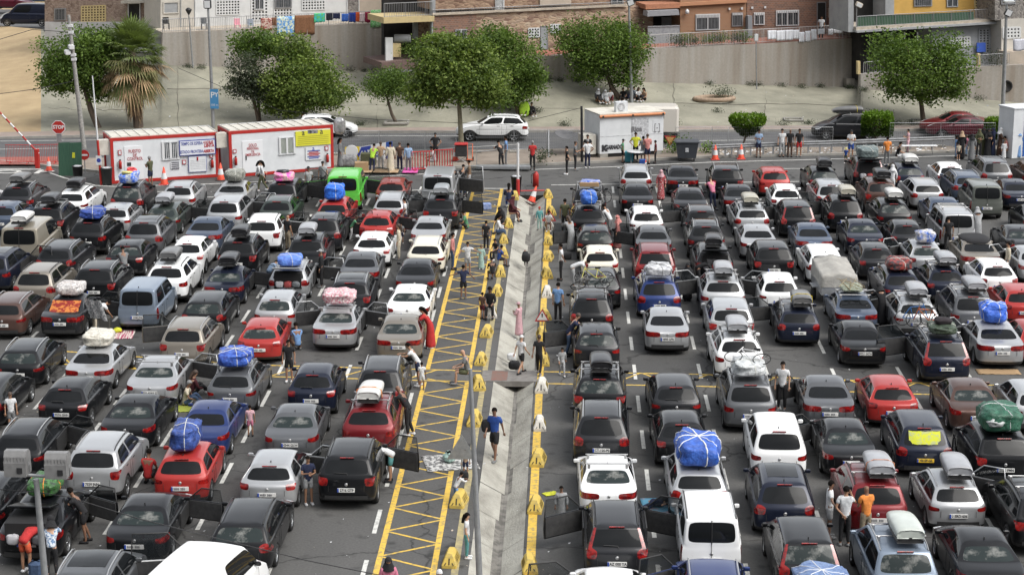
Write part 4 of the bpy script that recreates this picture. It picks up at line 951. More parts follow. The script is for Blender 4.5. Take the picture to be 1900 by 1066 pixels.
# ------------------------------------------------------------------ slope, walls, houses
CAMI = CAMROT.transposed()
def proj(P):
    v = CAMI @ (Vector(P)-Vector((0, 0, CAM_H))); return CX+F_PX*v.x/-v.z, CY-F_PX*v.y/-v.z
NEAR = [(-400, 247), (0, 245), (470, 238), (800, 236), (1420, 233), (1900, 232), (2300, 231)]
BASE = [(-400, 46, 172), (0, 48, 170), (80, 55, 165), (92, 78, 158), (290, 100, 150), (302, 121, 141), (715, 131, 148), (800, 137, 135), (1016, 147, 137), (1590, 162, 148), (1598, 165, 138), (1900, 191, 141), (2300, 225, 145)]
def interp(T, x):
    for a, b in zip(T, T[1:]):
        if a[0] <= x <= b[0]: t = (x-a[0])/(b[0]-a[0]); return tuple(L_(p, q, t) for p, q in zip(a, b))
    return T[0] if x < T[0][0] else T[-1]
def slope_pt(px, t):
    n = interp(NEAR, px); b = interp(BASE, px); N = G(n[0], n[1], .13); Bp = PY(b[0], b[1], b[2])
    return N.lerp(Bp, t)
def T(px, py):
    lo, hi = 0., 1.
    for _ in range(30):
        m = (lo+hi)/2
        if proj(slope_pt(px, m))[1] > py: lo = m
        else: hi = m
    return slope_pt(px, lo)
M_SLOPE = pm('greenish_sprayed_concrete', (.285, .275, .215), (.185, .18, .14), scale=.45, rough=.95, bump=.6, bscale=5, detail=11, lo=.38, hi=.66)
M_SAND = pm('dry_sand', (.42, .32, .185), (.30, .22, .125), scale=.5, rough=1, bump=.3, bscale=6, lo=.3, hi=.7)
def terrain(name, x0, x1, m):
    b = MB(); xs = sorted({x0, x1} | {x0+(x1-x0)*k/60 for k in range(61)} | {p[0] for p in BASE if x0 < p[0] < x1}); nr = 10; ids = []
    for x in xs:
        for k in range(nr+1):
            p = slope_pt(x, k/nr); p.z += (0 if k in (0, nr) else noise.noise(p*.25)*.06); b.v.append(tuple(p))
    for i in range(len(xs)-1):
        for k in range(nr): a = i*(nr+1)+k; b.f.append((a, a+nr+1, a+nr+2, a+1)); b.m.append(0); b.sm.append(True)
    o = b.build(name, m); o['kind'] = 'structure'; return o
terrain('sandy_slope', -400, 76, M_SAND); terrain('concrete_slope', 76, 2300, M_SLOPE)
up = MB()
q = [PY(-400, 46, 172), PY(92, 56, 168), PY(110, 20, 190), PY(-400, 8, 190)]; up.quad(*q)
up.build('upper_road', M_ROAD)['kind'] = 'structure'
up = MB(); up.quad(PY(-400, 8, 190), PY(110, 20, 190), PY(110, -60, 220), PY(-400, -60, 220)); up.build('upper_sand', M_SAND)['kind'] = 'structure'
bk = MB(); bk.quad(PY(-900, 60, 240), PY(3000, 60, 240), PY(3000, -500, 420), PY(-900, -500, 420)); bk.build('hill', M_SAND)['kind'] = 'structure'

def streak(nt, b, c1=(.315, .30, .275), c2=(.235, .20, .165)):
    tc = nd(nt, 'ShaderNodeTexCoord'); L = nt.links
    mp = nd(nt, 'ShaderNodeMapping'); mp.inputs['Scale'].default_value = (1.5, 1.5, .07); L.new(tc.outputs['Object'], mp.inputs[0])
    n = nd(nt, 'ShaderNodeTexNoise'); n.inputs['Scale'].default_value = 1.3; n.inputs['Detail'].default_value = 7; L.new(mp.outputs[0], n.inputs['Vector'])
    r = nd(nt, 'ShaderNodeValToRGB'); r.color_ramp.elements[0].position = .30; r.color_ramp.elements[1].position = .68
    r.color_ramp.elements[0].color = (*c2, 1); r.color_ramp.elements[1].color = (*c1, 1)
    n2 = nd(nt, 'ShaderNodeTexNoise'); n2.inputs['Scale'].default_value = 7; n2.inputs['Detail'].default_value = 8; L.new(tc.outputs['Object'], n2.inputs['Vector'])
    mr_ = nd(nt, 'ShaderNodeMapRange'); mr_.inputs[3].default_value = .82; mr_.inputs[4].default_value = 1.18; L.new(n2.outputs[0], mr_.inputs[0])
    m = nd(nt, 'ShaderNodeVectorMath', operation='SCALE'); L.new(n.outputs[0], r.inputs[0]); L.new(r.outputs[0], m.inputs[0]); L.new(mr_.outputs[0], m.inputs['Scale'])
    L.new(m.outputs[0], b.inputs['Base Color']); b.inputs['Roughness'].default_value = .95
M_WALL = grid_mat('stained_concrete_wall', streak)
def brick(name, c1, c2, mort, sc, rw=.5, rh=.22, rot=0):
    def f(nt, b):
        tc = nd(nt, 'ShaderNodeTexCoord'); L = nt.links; sp = nd(nt, 'ShaderNodeSeparateXYZ'); L.new(tc.outputs['Object'], sp.inputs[0])
        ad = nd(nt, 'ShaderNodeMath', operation='ADD'); L.new(sp.outputs[0], ad.inputs[0]); L.new(sp.outputs[1], ad.inputs[1])
        cb = nd(nt, 'ShaderNodeCombineXYZ'); L.new(ad.outputs[0], cb.inputs[0]); L.new(sp.outputs[2], cb.inputs[1])
        br = nd(nt, 'ShaderNodeTexBrick'); br.inputs['Scale'].default_value = sc; br.inputs['Color1'].default_value = (*c1, 1); br.inputs['Color2'].default_value = (*c2, 1)
        br.inputs['Mortar'].default_value = (*mort, 1); br.inputs['Mortar Size'].default_value = .03; br.inputs['Brick Width'].default_value = rw; br.inputs['Row Height'].default_value = rh
        L.new(cb.outputs[0], br.inputs['Vector']); L.new(br.outputs[0], b.inputs['Base Color']); b.inputs['Roughness'].default_value = .9
    return grid_mat(name, f)
def stone(name, cs, sc, stretch=(1, 1, 2)):
    def f(nt, b):
        tc = nd(nt, 'ShaderNodeTexCoord'); L = nt.links; mp = nd(nt, 'ShaderNodeMapping'); mp.inputs['Scale'].default_value = stretch; L.new(tc.outputs['Object'], mp.inputs[0])
        v = nd(nt, 'ShaderNodeTexVoronoi'); v.inputs['Scale'].default_value = sc; L.new(mp.outputs[0], v.inputs['Vector'])
        s = nd(nt, 'ShaderNodeSeparateColor'); L.new(v.outputs['Color'], s.inputs[0])
        r = nd(nt, 'ShaderNodeValToRGB'); r.color_ramp.elements[0].color = (*cs[0], 1); r.color_ramp.elements[1].color = (*cs[-1], 1)
        for k, c in enumerate(cs[1:-1]): e = r.color_ramp.elements.new((k+1)/(len(cs)-1)); e.color = (*c, 1)
        L.new(s.outputs[0], r.inputs[0]); L.new(r.outputs[0], b.inputs['Base Color']); b.inputs['Roughness'].default_value = .9
        v2 = nd(nt, 'ShaderNodeTexVoronoi', feature='DISTANCE_TO_EDGE'); v2.inputs['Scale'].default_value = sc; L.new(mp.outputs[0], v2.inputs['Vector'])
        bp = nd(nt, 'ShaderNodeBump'); bp.inputs['Strength'].default_value = .8; bp.inputs['Distance'].default_value = .08; L.new(v2.outputs['Distance'], bp.inputs['Height']); L.new(bp.outputs[0], b.inputs['Normal'])
    return grid_mat(name, f)
M_BRK_O = brick('orange_brick', (.33, .165, .085), (.27, .13, .07), (.33, .24, .17), 2.2)
M_BRK_B = brick('mottled_brown_brick', (.26, .13, .085), (.14, .085, .07), (.25, .18, .14), 1.6)
M_STONE = stone('tan_stone_cladding', [(.36, .25, .17), (.42, .31, .22), (.20, .12, .09), (.48, .38, .28)], 2.4, (1, 1, 2.6))
M_STONE2 = stone('brown_stone_cladding', [(.28, .18, .12), (.33, .23, .16), (.17, .10, .07)], 3, (1, 1, 1.8))
M_TILE1 = stone('pinkish_brown_tiles', [(.26, .19, .155), (.32, .25, .21), (.18, .125, .10)], 5, (1, 1, 1))
M_TILEG = stone('grey_pebble_facade', [(.16, .15, .14), (.26, .24, .22), (.10, .09, .085)], 6, (1, 1, 1))
M_PLAST = pm('white_plaster', (.62, .63, .63), (.52, .53, .53), scale=1.2, rough=.9)
M_CREAM = pm('cream_plaster', (.52, .49, .44), (.44, .42, .38), scale=1.2, rough=.9)
M_BEIGE = pm('beige_plaster', (.45, .38, .31), (.38, .33, .27), scale=1.2, rough=.9)
M_GREYP = pm('grey_render', (.33, .34, .35), (.26, .27, .28), scale=1.5, rough=.9)
M_OCHRE = pm('yellow_plaster', (.56, .34, .09), (.48, .30, .08), scale=1.2, rough=.9)
M_PALEY = pm('pale_yellow_plaster', (.55, .44, .22), (.45, .36, .2), scale=2, rough=.9)
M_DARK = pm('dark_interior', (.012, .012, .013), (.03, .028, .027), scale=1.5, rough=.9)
M_RAIL = pm('grey_railing_metal', (.30, .30, .31), rough=.5, metal=.4)
M_WIN = pm('house_window_glass', (.03, .035, .04), (.09, .10, .11), scale=3, rough=.08, spec=.7)
M_WHM = pm('white_window_frame', (.62, .63, .64), rough=.4)
M_SLAB = pm('stained_slab', (.50, .44, .36), (.36, .31, .25), scale=3, rough=.9)
M_TERR = pm('terracotta_floor', (.33, .12, .08), (.25, .1, .07), scale=4, rough=.8)
M_GALV = pm('galvanised_steel', (.36, .37, .38), (.28, .29, .30), scale=5, rough=.45, metal=.5)
class FA:
    def __init__(s, px0, Y0, px1, Y1):
        a = PY(px0, 80, Y0); b = PY(px1, 80, Y1); s.o = Vector((a.x, a.y, 0)); s.u = (Vector((b.x, b.y, 0))-s.o).normalized(); s.n = Vector((s.u.y, -s.u.x, 0))  # towards camera
    def pt(s, px, py, off=0.0):
        o = s.o+s.n*off; d = ray(px, py); c = Vector((0, 0, CAM_H)); t = (o-c).dot(s.n)/d.dot(s.n); return c+d*t
    def poly(s, mb, pts, d0=0., d1=.1, mi=0):
        """outline in photo coordinates of the front face at offset d1, extruded back to d0"""
        f = [s.pt(x, y, d1) for x, y in pts]; b = [p-s.n*(d1-d0) for p in f]; n = len(f)
        if (f[1]-f[0]).cross(f[2]-f[1]).dot(s.n) < 0: f.reverse(); b.reverse()
        mb.add(f+b, [tuple(range(n)), tuple(range(2*n-1, n-1, -1))]+[((i+1) % n, i, i+n, (i+1) % n+n) for i in range(n)], mi)
    def rect(s, mb, x0, y0, x1, y1, d0=0., d1=.1, mi=0, sl=None):
        k = s.sl if sl is None else sl
        s.poly(mb, [(x0, y1), (x1, y1+k*(x1-x0)), (x1, y0+k*(x1-x0)), (x0, y0)], d0, d1, mi)
    sl = -.03
    def lattice(s, name, par, x0, y0, x1, y1, nx, ny, m, d=.0, fill=.45):
        b = MB(); s.rect(b, x0, y0, x1, y1, d, d+.012); back = b.build(name, M_DARK, par)
        b = MB(); w = (x1-x0)/nx; h = (y1-y0)/ny
        for i in range(nx+1):
            c = x0+w*i; s.rect(b, c-w*fill/2, y0+s.sl*(c-x0), c+w*fill/2, y1+s.sl*(c-x0), d+.012, d+.06)
        for j in range(ny+1):
            c = y0+h*j; s.rect(b, x0, c-h*fill/2, x1, c+h*fill/2, d+.012, d+.055)
        b.build('grid', m, back)
    def window(s, par, x0, y0, x1, y1, d=0., n=2, m=None, bars=0, shutter=0, gm=None):
        b = MB(); s.rect(b, x0, y0, x1, y1, d, d+.02); g = b.build('window', gm or M_WIN, par)
        b = MB(); t = .9
        for k in range(n+1):
            c = x0+(x1-x0)*k/n; s.rect(b, c-t, y0-t+s.sl*(c-x0), c+t, y1+t+s.sl*(c-x0), d+.02, d+.09)
        for yy in (y0, y1): s.rect(b, x0-t, yy-t, x1+t, yy+t, d+.02, d+.085)
        b.build('frame', m or M_WHM, g)
        if bars:
            b = MB()
            for k in range(bars):
                c = x0+(x1-x0)*(k+.5)/bars; s.rect(b, c-.28, y0+s.sl*(c-x0), c+.28, y1+s.sl*(c-x0), d+.12, d+.14)
            b.build('bars', M_RAIL, g)
        if shutter: b = MB(); s.rect(b, x0, y0, x1, y0+shutter, d+.02, d+.11); b.build('shutter_box', M_WHM, g)
        return g
    def door(s, par, x0, y0, x1, y1, m, d=0., fm=None, name='door'):
        b = MB(); s.rect(b, x0, y0, x1, y1, d, d+.04); o = b.build(name, m, par)
        b = MB()
        for q in ((x0-1, y0-1, x0+.4, y1), (x1-.4, y0-1, x1+1, y1), (x0-1, y0-1.5, x1+1, y0)): s.rect(b, *q, d, d+.08)
        b.build('frame', fm or M_WHM, o); return o
def railing(fa, p0, p1, hpx, m=M_RAIL, label='', off=.0, step=.13, par=None, nm='railing', mid=False):
    a, b_ = fa.pt(*p0, off), fa.pt(*p1, off); h = abs(fa.pt(p0[0], p0[1]-hpx, off).z-a.z); n = int((b_-a).length/step); b = MB()
    for i in range(n+1):
        p = a.lerp(b_, i/n); r = .011 if i % 12 else .025
        b.box(p.x-r, p.x+r, p.y-r, p.y+r, p.z, p.z+h)
    b.tube([a+Vector((0, 0, h)), b_+Vector((0, 0, h))], .026, 6); b.tube([a+Vector((0, 0, .08)), b_+Vector((0, 0, .08))], .018, 6)
    o = b.build(nm, m, par)
    if not par: tag(o, label, 'railing')
    return o
def thing(name, label, cat, group=None): return empty(name, (0, 0, 0), 0, label, cat, group)
def rebase(e):
    """move the root empty to the base of what it parents"""
    mn = Vector((1e9,)*3); mx = Vector((-1e9,)*3)
    for c in e.children:
        if c.type == 'MESH':
            for v in c.bound_box: 
                for i in range(3): mn[i] = min(mn[i], v[i]+c.location[i]); mx[i] = max(mx[i], v[i]+c.location[i])
    p = Vector(((mn.x+mx.x)/2, (mn.y+mx.y)/2, mn.z)); e.location = p
    for c in e.children: c.location = c.location-p
# retaining walls
W1 = FA(300, 141, 715, 148); W2 = FA(800, 135, 1590, 148); W3 = FA(1597, 138, 1900, 141)
W2 = FA(1016, 137, 1590, 148)
def wall(name, fa, pts, label, m=None):
    b = MB(); fa.poly(b, pts, -.45, 0); o = b.build(name, m or M_WALL); tag(o, label, 'wall')
    return o
wall('retaining_wall', W1, [(300, 133), (715, 143), (715, 43), (302, 61)], 'stained grey retaining wall under the white house with the laundry')
wall('retaining_wall', W2, [(800, 150), (1016, 158), (1300, 172), (1590, 174), (1592, 70), (1420, 80.5), (1208, 91), (1016, 104), (800, 117)], 'long brown stained retaining wall below the brick houses')
wall('retaining_wall', W3, [(1597, 176), (1760, 196), (1905, 206), (1960, 206), (1960, 118), (1900, 120), (1807, 125), (1700, 131), (1597, 138)], 'low grey retaining wall behind the right hand tree')
b = MB(); c0 = W3.pt(1868, 160, .03); b.lathe([(.0, -.02), (.30, -.02), (.30, .05), (.42, .05), (.42, -.04)], 18, Matrix.Translation(c0) @ Matrix.Rotation(R(90), 4, 'X'))
tag(b.build('drain_pipe_mouth', M_DARK), 'dark round pipe mouth in the low grey wall at right', 'pipe')
b = MB()
for (x0, y0, x1, y1) in ((1571, 146, 1595, 170),):
    W2.poly(b, [(x0, y1-4), (x0+4, y1), (x1, y1+1), (x1, y0), (x0, y0)], -.6, .5)
tag(b.build('concrete_planter', pm('weathered_concrete', (.25, .23, .2), (.18, .17, .15), scale=3, rough=.95)), 'square concrete box at the corner of the long retaining wall', 'planter')
for fa, a, c, nm in ((W1, (302, 61), (715, 43), 'laundry'), (W2, (1016, 104), (1592, 70), 'brick')):
    b = MB(); p, q = fa.pt(*a), fa.pt(*c); back = -fa.n*3.2
    b.quad(p+Vector((0, 0, .003)), q+Vector((0, 0, .003)), q+back, p+back); o = b.build('terrace_floor', M_SLAB if fa is W1 else M_TERR); o['kind'] = 'structure'
railing(W1, (302, 60), (714, 43), 24, label='grey terrace railing above the left retaining wall', off=-.1)
railing(W2, (1206, 91), (1590, 70), 26, label='long grey terrace railing with flower pots behind it', off=-.1, m=pm('pale_railing_metal', (.42, .40, .39), rough=.6))
# house 1 : brown tiles
F = FA(85, 154, 296, 150)
e = thing('tiled_house', 'pinkish brown tiled house with a yellow lattice at top left', 'house')
b = MB(); F.rect(b, 83, -80, 297, 42, -6, 0, sl=0); b.build('wall', M_TILE1, e)
b = MB(); F.rect(b, 83, 41, 301, 95, -5, .12, sl=0); b.build('plinth', pm('worn_white_plinth', (.55, .56, .58), (.42, .42, .43), scale=1, rough=.9), e)
b = MB(); F.rect(b, 283, 26, 302, 70, .0, .5, sl=0); b.build('pier', M_PLAST, e)
F.window(e, 101, 17, 121, 38, 0, 1, M_RAIL, 7); F.lattice('lattice', e, 151, 12, 195, 41, 8, 6, M_PALEY); F.door(e, 238, 8, 259, 40, M_DARK)
b = MB(); F.rect(b, 224, 2, 267, 7, 0, .7); b.build('canopy', M_CREAM, e); F.window(e, 271, 5, 288, 26, 0, 1, M_RAIL, 6); rebase(e)
# house 2 : white with lattices
F = FA(300, 144.2, 715, 151.2)
e = thing('white_house', 'white house with square lattice windows behind the hung laundry', 'house')
b = MB(); F.rect(b, 362, -90, 645, 54, -6, 0, sl=-.04); b.build('wall', M_PLAST, e)
b = MB(); F.rect(b, 298, -90, 362, 56, -6, -.1, sl=-.04); b.build('porch_wall', M_CREAM, e)
b = MB(); F.rect(b, 667, -90, 716, 40, -6, -.05, sl=-.04); b.build('side_wall', M_BEIGE, e)
F.window(e, 304, 5, 331, 25, -.1, 1, M_CREAM, 0, gm=M_GREYP); F.door(e, 336, -2, 361, 50, M_CREAM, -.1, M_GREYP)
F.lattice('lattice', e, 402, -8, 445, 28, 8, 7, M_PLAST, 0, .42); F.lattice('lattice', e, 467, -8, 497, 38, 5, 8, M_PLAST, 0, .42)
F.window(e, 473, -6, 490, 18, .06, 2, M_WHM, 5); F.lattice('lattice', e, 509, 6, 542, 34, 6, 5, M_PLAST, 0, .42); F.window(e, 511, -8, 541, 15, .06, 2, M_RAIL, 9)
F.lattice('lattice', e, 561, -8, 603, 19, 8, 5, M_PLAST, 0, .42); F.door(e, 645, -20, 666, 40, M_TILEG, 0); rebase(e)
# house 3 : garage with balcony, stone cladding
F = FA(713, 139.5, 1200, 148.5)
e = thing('stone_clad_house', 'long house with tan stone cladding and balcony over an open garage', 'house')
b = MB(); F.rect(b, 806, -90, 1160, 20, -6, 0, sl=-.035); b.build('upper_wall', M_STONE2, e)
b = MB(); F.poly(b, [(803, 30), (1160, 14), (1212, 10), (1212, 105), (1016, 118), (803, 130)], -6, .15); b.build('lower_wall', M_STONE, e)
b = MB(); F.rect(b, 880, 30, 906, 78, .15, .2, sl=-.03) if False else F.poly(b, [(804, 31), (884, 27), (884, 80), (804, 84)], .15, .19); b.build('brick_panel', M_BRK_B, e)
b = MB(); F.poly(b, [(712, 33), (806, 30), (806, 40), (712, 44)], -3, .4); b.build('balcony_slab', M_PALEY, e)
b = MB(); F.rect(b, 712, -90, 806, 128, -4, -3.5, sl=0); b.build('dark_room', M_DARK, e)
b = MB(); F.poly(b, [(708, 127), (806, 132), (806, 108), (708, 116)], -3.6, .3); b.build('garage_floor', pm('garage_floor_tile', (.16, .10, .09), (.11, .08, .07), scale=3, rough=.9), e)
b = MB(); F.rect(b, 716, 70, 729, 118, -.6, -.4, sl=0); b.build('white_door', M_PLAST, e)
b = MB(); F.rect(b, 729, 81, 744, 106, -.9, -.6, sl=0); b.build('yellow_panel', M_PALEY, e)
b = MB(); F.rect(b, 768, 42, 776, 72, -1.5, -1.2, sl=0); F.rect(b, 801, -10, 808, 126, -.2, .17, sl=0); b.build('pillar', M_GREYP, e)
b = MB(); b.lathe([(.0, -.6), (.28, -.6), (.32, -.5), (.32, .5), (.28, .6), (.0, .6)], 14, Matrix.Translation(F.pt(747, 72, -1.0)) @ Matrix.Rotation(R(90), 4, 'Y')); b.build('water_tank', M_GREYP, e)
railing(F, (713, 33), (803, 29), 26, par=e, off=.3); railing(F, (803, 29), (1160, 13), 10, par=e, off=.2, m=M_RAIL)
b = MB(); F.poly(b, [(803, 29), (1165, 12), (1165, 8), (803, 25)], .15, .35); b.build('ledge', M_SLAB, e)
F.window(e, 920, -20, 935, 19, 0, 1, M_WHM, 6, gm=M_PLAST); F.window(e, 846, 56, 866, 78, .19, 2, M_WHM, 8); F.window(e, 846, 56, 866, 78, .19, 1, M_WHM, 0)
F.lattice('lattice', e, 981, 53, 1001, 69, 4, 3, M_PLAST, .15, .4); F.door(e, 1004, 50, 1016, 92, M_GREYP, .15, M_RAIL); F.lattice('lattice', e, 1022, 46, 1040, 61, 4, 3, M_PLAST, .15, .4)
b = MB(); F.rect(b, 1002, -30, 1060, 12, 0, .15); b.build('beige_panel', M_BEIGE, e); F.window(e, 1135, -12, 1156, 8, 0, 2, M_RAIL); rebase(e)
b = MB(); F.poly(b, [(1012, 112), (1095, 106), (1095, 96), (1012, 101)], .2, .35); tag(b.build('terrace_coping', M_TERR), 'red terrace edge beside the trees under the stone clad house', 'coping')
# house 4/5: brick houses
F = FA(1200, 147.0, 1592, 151.5)
e = thing('orange_brick_house', 'orange brick house with awning and tiled roof edge', 'house')
b = MB(); F.rect(b, 1262, -90, 1385, 84, -6, 0); b.build('wall', M_BRK_O, e)
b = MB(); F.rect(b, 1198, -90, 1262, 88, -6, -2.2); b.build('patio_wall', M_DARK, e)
b = MB(); F.poly(b, [(1198, 18), (1262, 15), (1262, 6), (1198, 9)], -2, .5); b.build('tile_edge', pm('orange_roof_tile', (.45, .20, .11), (.33, .15, .09), scale=8, rough=.9), e)
b = MB(); F.poly(b, [(1262, 12), (1386, 5), (1386, -1), (1262, 6)], -2, .25); b.build('coping', pm('orange_coping', (.45, .23, .13), rough=.9), e)
b = MB(); F.poly(b, [(1201, 31), (1261, 28), (1259, 18), (1202, 21)], -.2, .9); b.build('awning', pm('grey_awning_cloth', (.33, .34, .36), (.22, .23, .25), scale=6, rough=.9, stretch=(1, 1, 8)), e)
b = MB(); F.rect(b, 1228, 32, 1248, 50, -2.2, -2.1); b.build('patio_door', M_GREYP, e)
b = MB(); F.rect(b, 1202, 50, 1261, 88, .5, .55); F.rect(b, 1202, 49, 1261, 51, .5, .6); b.build('white_patio_screen', pm('pale_screen', (.34, .35, .36), (.25, .25, .27), scale=6, rough=.6), e)
F.window(e, 1292, 28, 1335, 56, 0, 2, M_WHM, 16, 6); F.window(e, 1359, 25, 1378, 49, 0, 1, M_RAIL, 7, 4); rebase(e)
b = MB(); b.lathe([(.0, .0), (.14, .05), (.16, .25), (.05, .38), (.0, .4)], 10, Matrix.Translation(F.pt(1275, 27, .3))); tag(b.build('wall_lamp', M_WHM), 'white globe lamp on the orange brick wall', 'lamp')
e = thing('brown_brick_house', 'mottled brown brick house behind the white sheets', 'house')
b = MB(); F.rect(b, 1386, -90, 1590, 78, -6, .06); b.build('wall', M_BRK_B, e)
F.window(e, 1400, 25, 1418, 46, .06, 2, M_WHM, 5, 4); F.window(e, 1441, 21, 1482, 48, .06, 4, M_WHM, 10, 4); F.door(e, 1517, 6, 1532, 52, M_DARK, .06, M_RAIL)
b = MB(); F.rect(b, 1537, 15, 1558, 33, .06, .12); b.build('beige_panel', M_BEIGE, e)
b = MB(); F.rect(b, 1388, 30, 1396, 76, .06, .6); b.build('downpipe_box', pm('corrugated_grey', (.24, .26, .28), rough=.6), e)
for x, y in ((1354, 17), (1377, 16), (1396, 15), (1420, 14)):
    b = MB(); F.rect(b, x-1.8, y-2, x+1.8, y+2, .05, .16); b.build('lamp', M_WHM, e)
rebase(e)
# right houses
F = FA(1580, 143.5, 1900, 148.5)
e = thing('yellow_house', 'yellow house with green screened balcony at top right', 'house')
b = MB(); F.rect(b, 1658, -90, 1846, 46, -6, -1.2); b.build('wall', M_OCHRE, e)
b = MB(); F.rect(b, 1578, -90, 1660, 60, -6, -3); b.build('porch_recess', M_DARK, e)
b = MB(); F.rect(b, 1643, -90, 1659, 34, -3, -1.1); F.rect(b, 1574, -90, 1584, 60, -3, .0, sl=0); b.build('grey_pillar', M_GREYP, e)
F.window(e, 1697, -15, 1729, 12, -1.2, 1, M_RAIL, 9); F.window(e, 1758, -15, 1777, 13, -1.2, 2, M_GREYP); F.lattice('lattice', e, 1809, -6, 1836, 14, 5, 4, M_PALEY, -1.2, .5)
b = MB(); F.rect(b, 1809, 14, 1844, 40, -1.2, -1.15); b.build('beige_door', M_BEIGE, e)
b = MB(); F.poly(b, [(1588, 58), (1905, 38), (1905, 32), (1588, 51)], -3, .3); b.build('balcony_slab', M_SLAB, e)
b = MB(); F.poly(b, [(1590, 61), (1860, 44), (1860, 40), (1590, 57)], -.1, .5); b.build('gutter', M_GREYP, e)
b = MB(); F.poly(b, [(1590, 52), (1807, 39), (1807, 22), (1590, 31)], .1, .13); b.build('green_screen', pm('green_balcony_cloth', (.035, .10, .055), (.06, .14, .08), scale=3, rough=.9, stretch=(6, 6, .5)), e)
railing(F, (1590, 52), (1845, 37), 21, par=e, off=.18)
b = MB(); F.poly(b, [(1729, 140), (1862, 132), (1862, 46), (1729, 53)], -5, -.3); b.build('lower_wall', M_GREYP, e)
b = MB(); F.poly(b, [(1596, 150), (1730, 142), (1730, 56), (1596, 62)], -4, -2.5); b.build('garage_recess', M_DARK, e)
F.lattice('lattice', e, 1764, 70, 1800, 87, 7, 3, M_PLAST, -.3, .5); F.lattice('lattice', e, 1817, 55, 1849, 98, 5, 9, M_GREYP, -.3, .5)
for x in (1655, 1679, 1703):
    b = MB(); F.rect(b, x-.9, 60, x+.9, 76, -.3, -.2); b.build('white_rail_post', M_WHM, e)
rebase(e)
F2 = FA(1845, 146.5, 1960, 149)
e = thing('grey_pebble_house', 'grey pebble dashed house with white lattice at the top right corner', 'house')
b = MB(); F2.rect(b, 1846, -90, 1960, 38, -5, 0); b.build('wall', M_TILEG, e); b = MB(); F2.rect(b, 1858, 36, 1960, 130, -5, .1); b.build('lower_wall', M_CREAM, e)
F2.window(e, 1859, -15, 1884, 8, 0, 2, M_RAIL); F2.lattice('lattice', e, 1862, 52, 1893, 71, 5, 3, M_PLAST, .1, .5)
b = MB(); F2.rect(b, 1868, 96, 1960, 124, .1, 1.2); b.build('beige_parapet', M_BEIGE, e); rebase(e)
railing(W3, (1602, 138), (1640, 134), 22, label='short grey garden gate railing left of the right hand tree', off=-.2)
railing(W3, (1815, 124), (1872, 121), 22, label='short railing with red flowers behind the right hand tree', off=-.2)
b = MB(); F.rect(b, 1813, 80, 1829, 97, -.1, .0); tag(b.build('blue_board', pm('blue_board_paint', (.05, .12, .5), rough=.6)), 'blue board leaning by the grey lattice at right', 'board')
for x, y0, y1, l in ((1594, 114, 138, 'left of the right hand tree'), (1817, 100, 125, 'by the red flowers')):
    b = MB(); W3.rect(b, x-2.5, y0, x+2.5, y1, -.5, -.2, sl=0); tag(b.build('gate_post', M_PALEY), 'pale yellow gate post '+l, 'post')
# hung cloth
def cloth(fa, x0, y0, x1, y1, m, name, label, cat, off=.05, sl=-.03, group=None):
    b = MB(); nx, ny = 8, 6; seed = x0*.37
    for j in range(ny+1):
        for i in range(nx+1):
            x = L_(x0, x1, i/nx); y = L_(y0, y1, j/ny)+sl*(x-x0)+(noise.noise(Vector((x*.3, seed, 0)))*2 if j == ny else 0)
            b.v.append(tuple(fa.pt(x, y, off+.05*math.sin(i*1.9+seed)*(.3+j/ny))))
    for j in range(ny):
        for i in range(nx): a = j*(nx+1)+i; b.f.append((a+nx+1, a+nx+2, a+1, a)); b.m.append(0); b.sm.append(True)
    o = b.build(name, m); sd_ = o.modifiers.new('thickness', 'SOLIDIFY'); sd_.thickness = .02
    return tag(o, label, cat, group)
GL = 'washing hung over the railings'
for x0, y0, x1, y1, c, c2, nm, lb in (
 (484, 34, 505, 57, (.55, .42, .36), (.25, .06, .05), 'towel', 'pink and brown patterned cloth, leftmost on the left railing'),
 (505, 33, 513, 48, (.20, .10, .06), None, 'towel', 'narrow brown cloth between two towels on the left railing'),
 (514, 31, 547, 68, (.10, .28, .60), (.6, .65, .5), 'towel', 'big blue towel with coloured pattern hung over the left wall'),
 (547, 29, 584, 65, (.21, .10, .05), (.17, .08, .04), 'blanket', 'plain brown blanket hung over the left wall'),
 (583, 25, 603, 42, (.05, .42, .45), (.1, .45, .15), 'towel', 'turquoise and green towel on the left railing'),
 (605, 25, 617, 38, (.015, .018, .03), None, 'shirt', 'black shirt hung on the left railing'), (618, 25, 631, 35, (.015, .02, .06), None, 'shirt', 'dark navy shorts hung on the left railing'),
 (634, 26, 647, 40, (.05, .14, .5), None, 'shirt', 'bright blue shirt hung on the left railing'), (648, 24, 660, 42, (.02, .05, .28), None, 'shirt', 'dark blue cloth hung on the left railing'),
 (660, 23, 667, 41, (.6, .10, .03), None, 'shirt', 'orange red cloth hung on the left railing'), (667, 24, 677, 42, (.62, .5, .52), None, 'shirt', 'pale pink shirt hung on the left railing'),
 (677, 23, 687, 42, (.25, .01, .05), None, 'shirt', 'crimson cloth hung on the left railing'), (688, 19, 707, 51, (.40, .65, .38), (.15, .5, .15), 'towel', 'pale green bag cloth hung at the end of the left railing')):
    cloth(W1, x0, y0, x1, y1, pm('cloth_%d' % x0, c, c2 or tuple(q*.8 for q in c), scale=7, rough=.95, lo=.45, hi=.55), nm, lb, 'laundry', group=GL)
MWC = pm('white_sheet_cloth', (.68, .70, .76), (.60, .61, .64), scale=4, rough=.95)
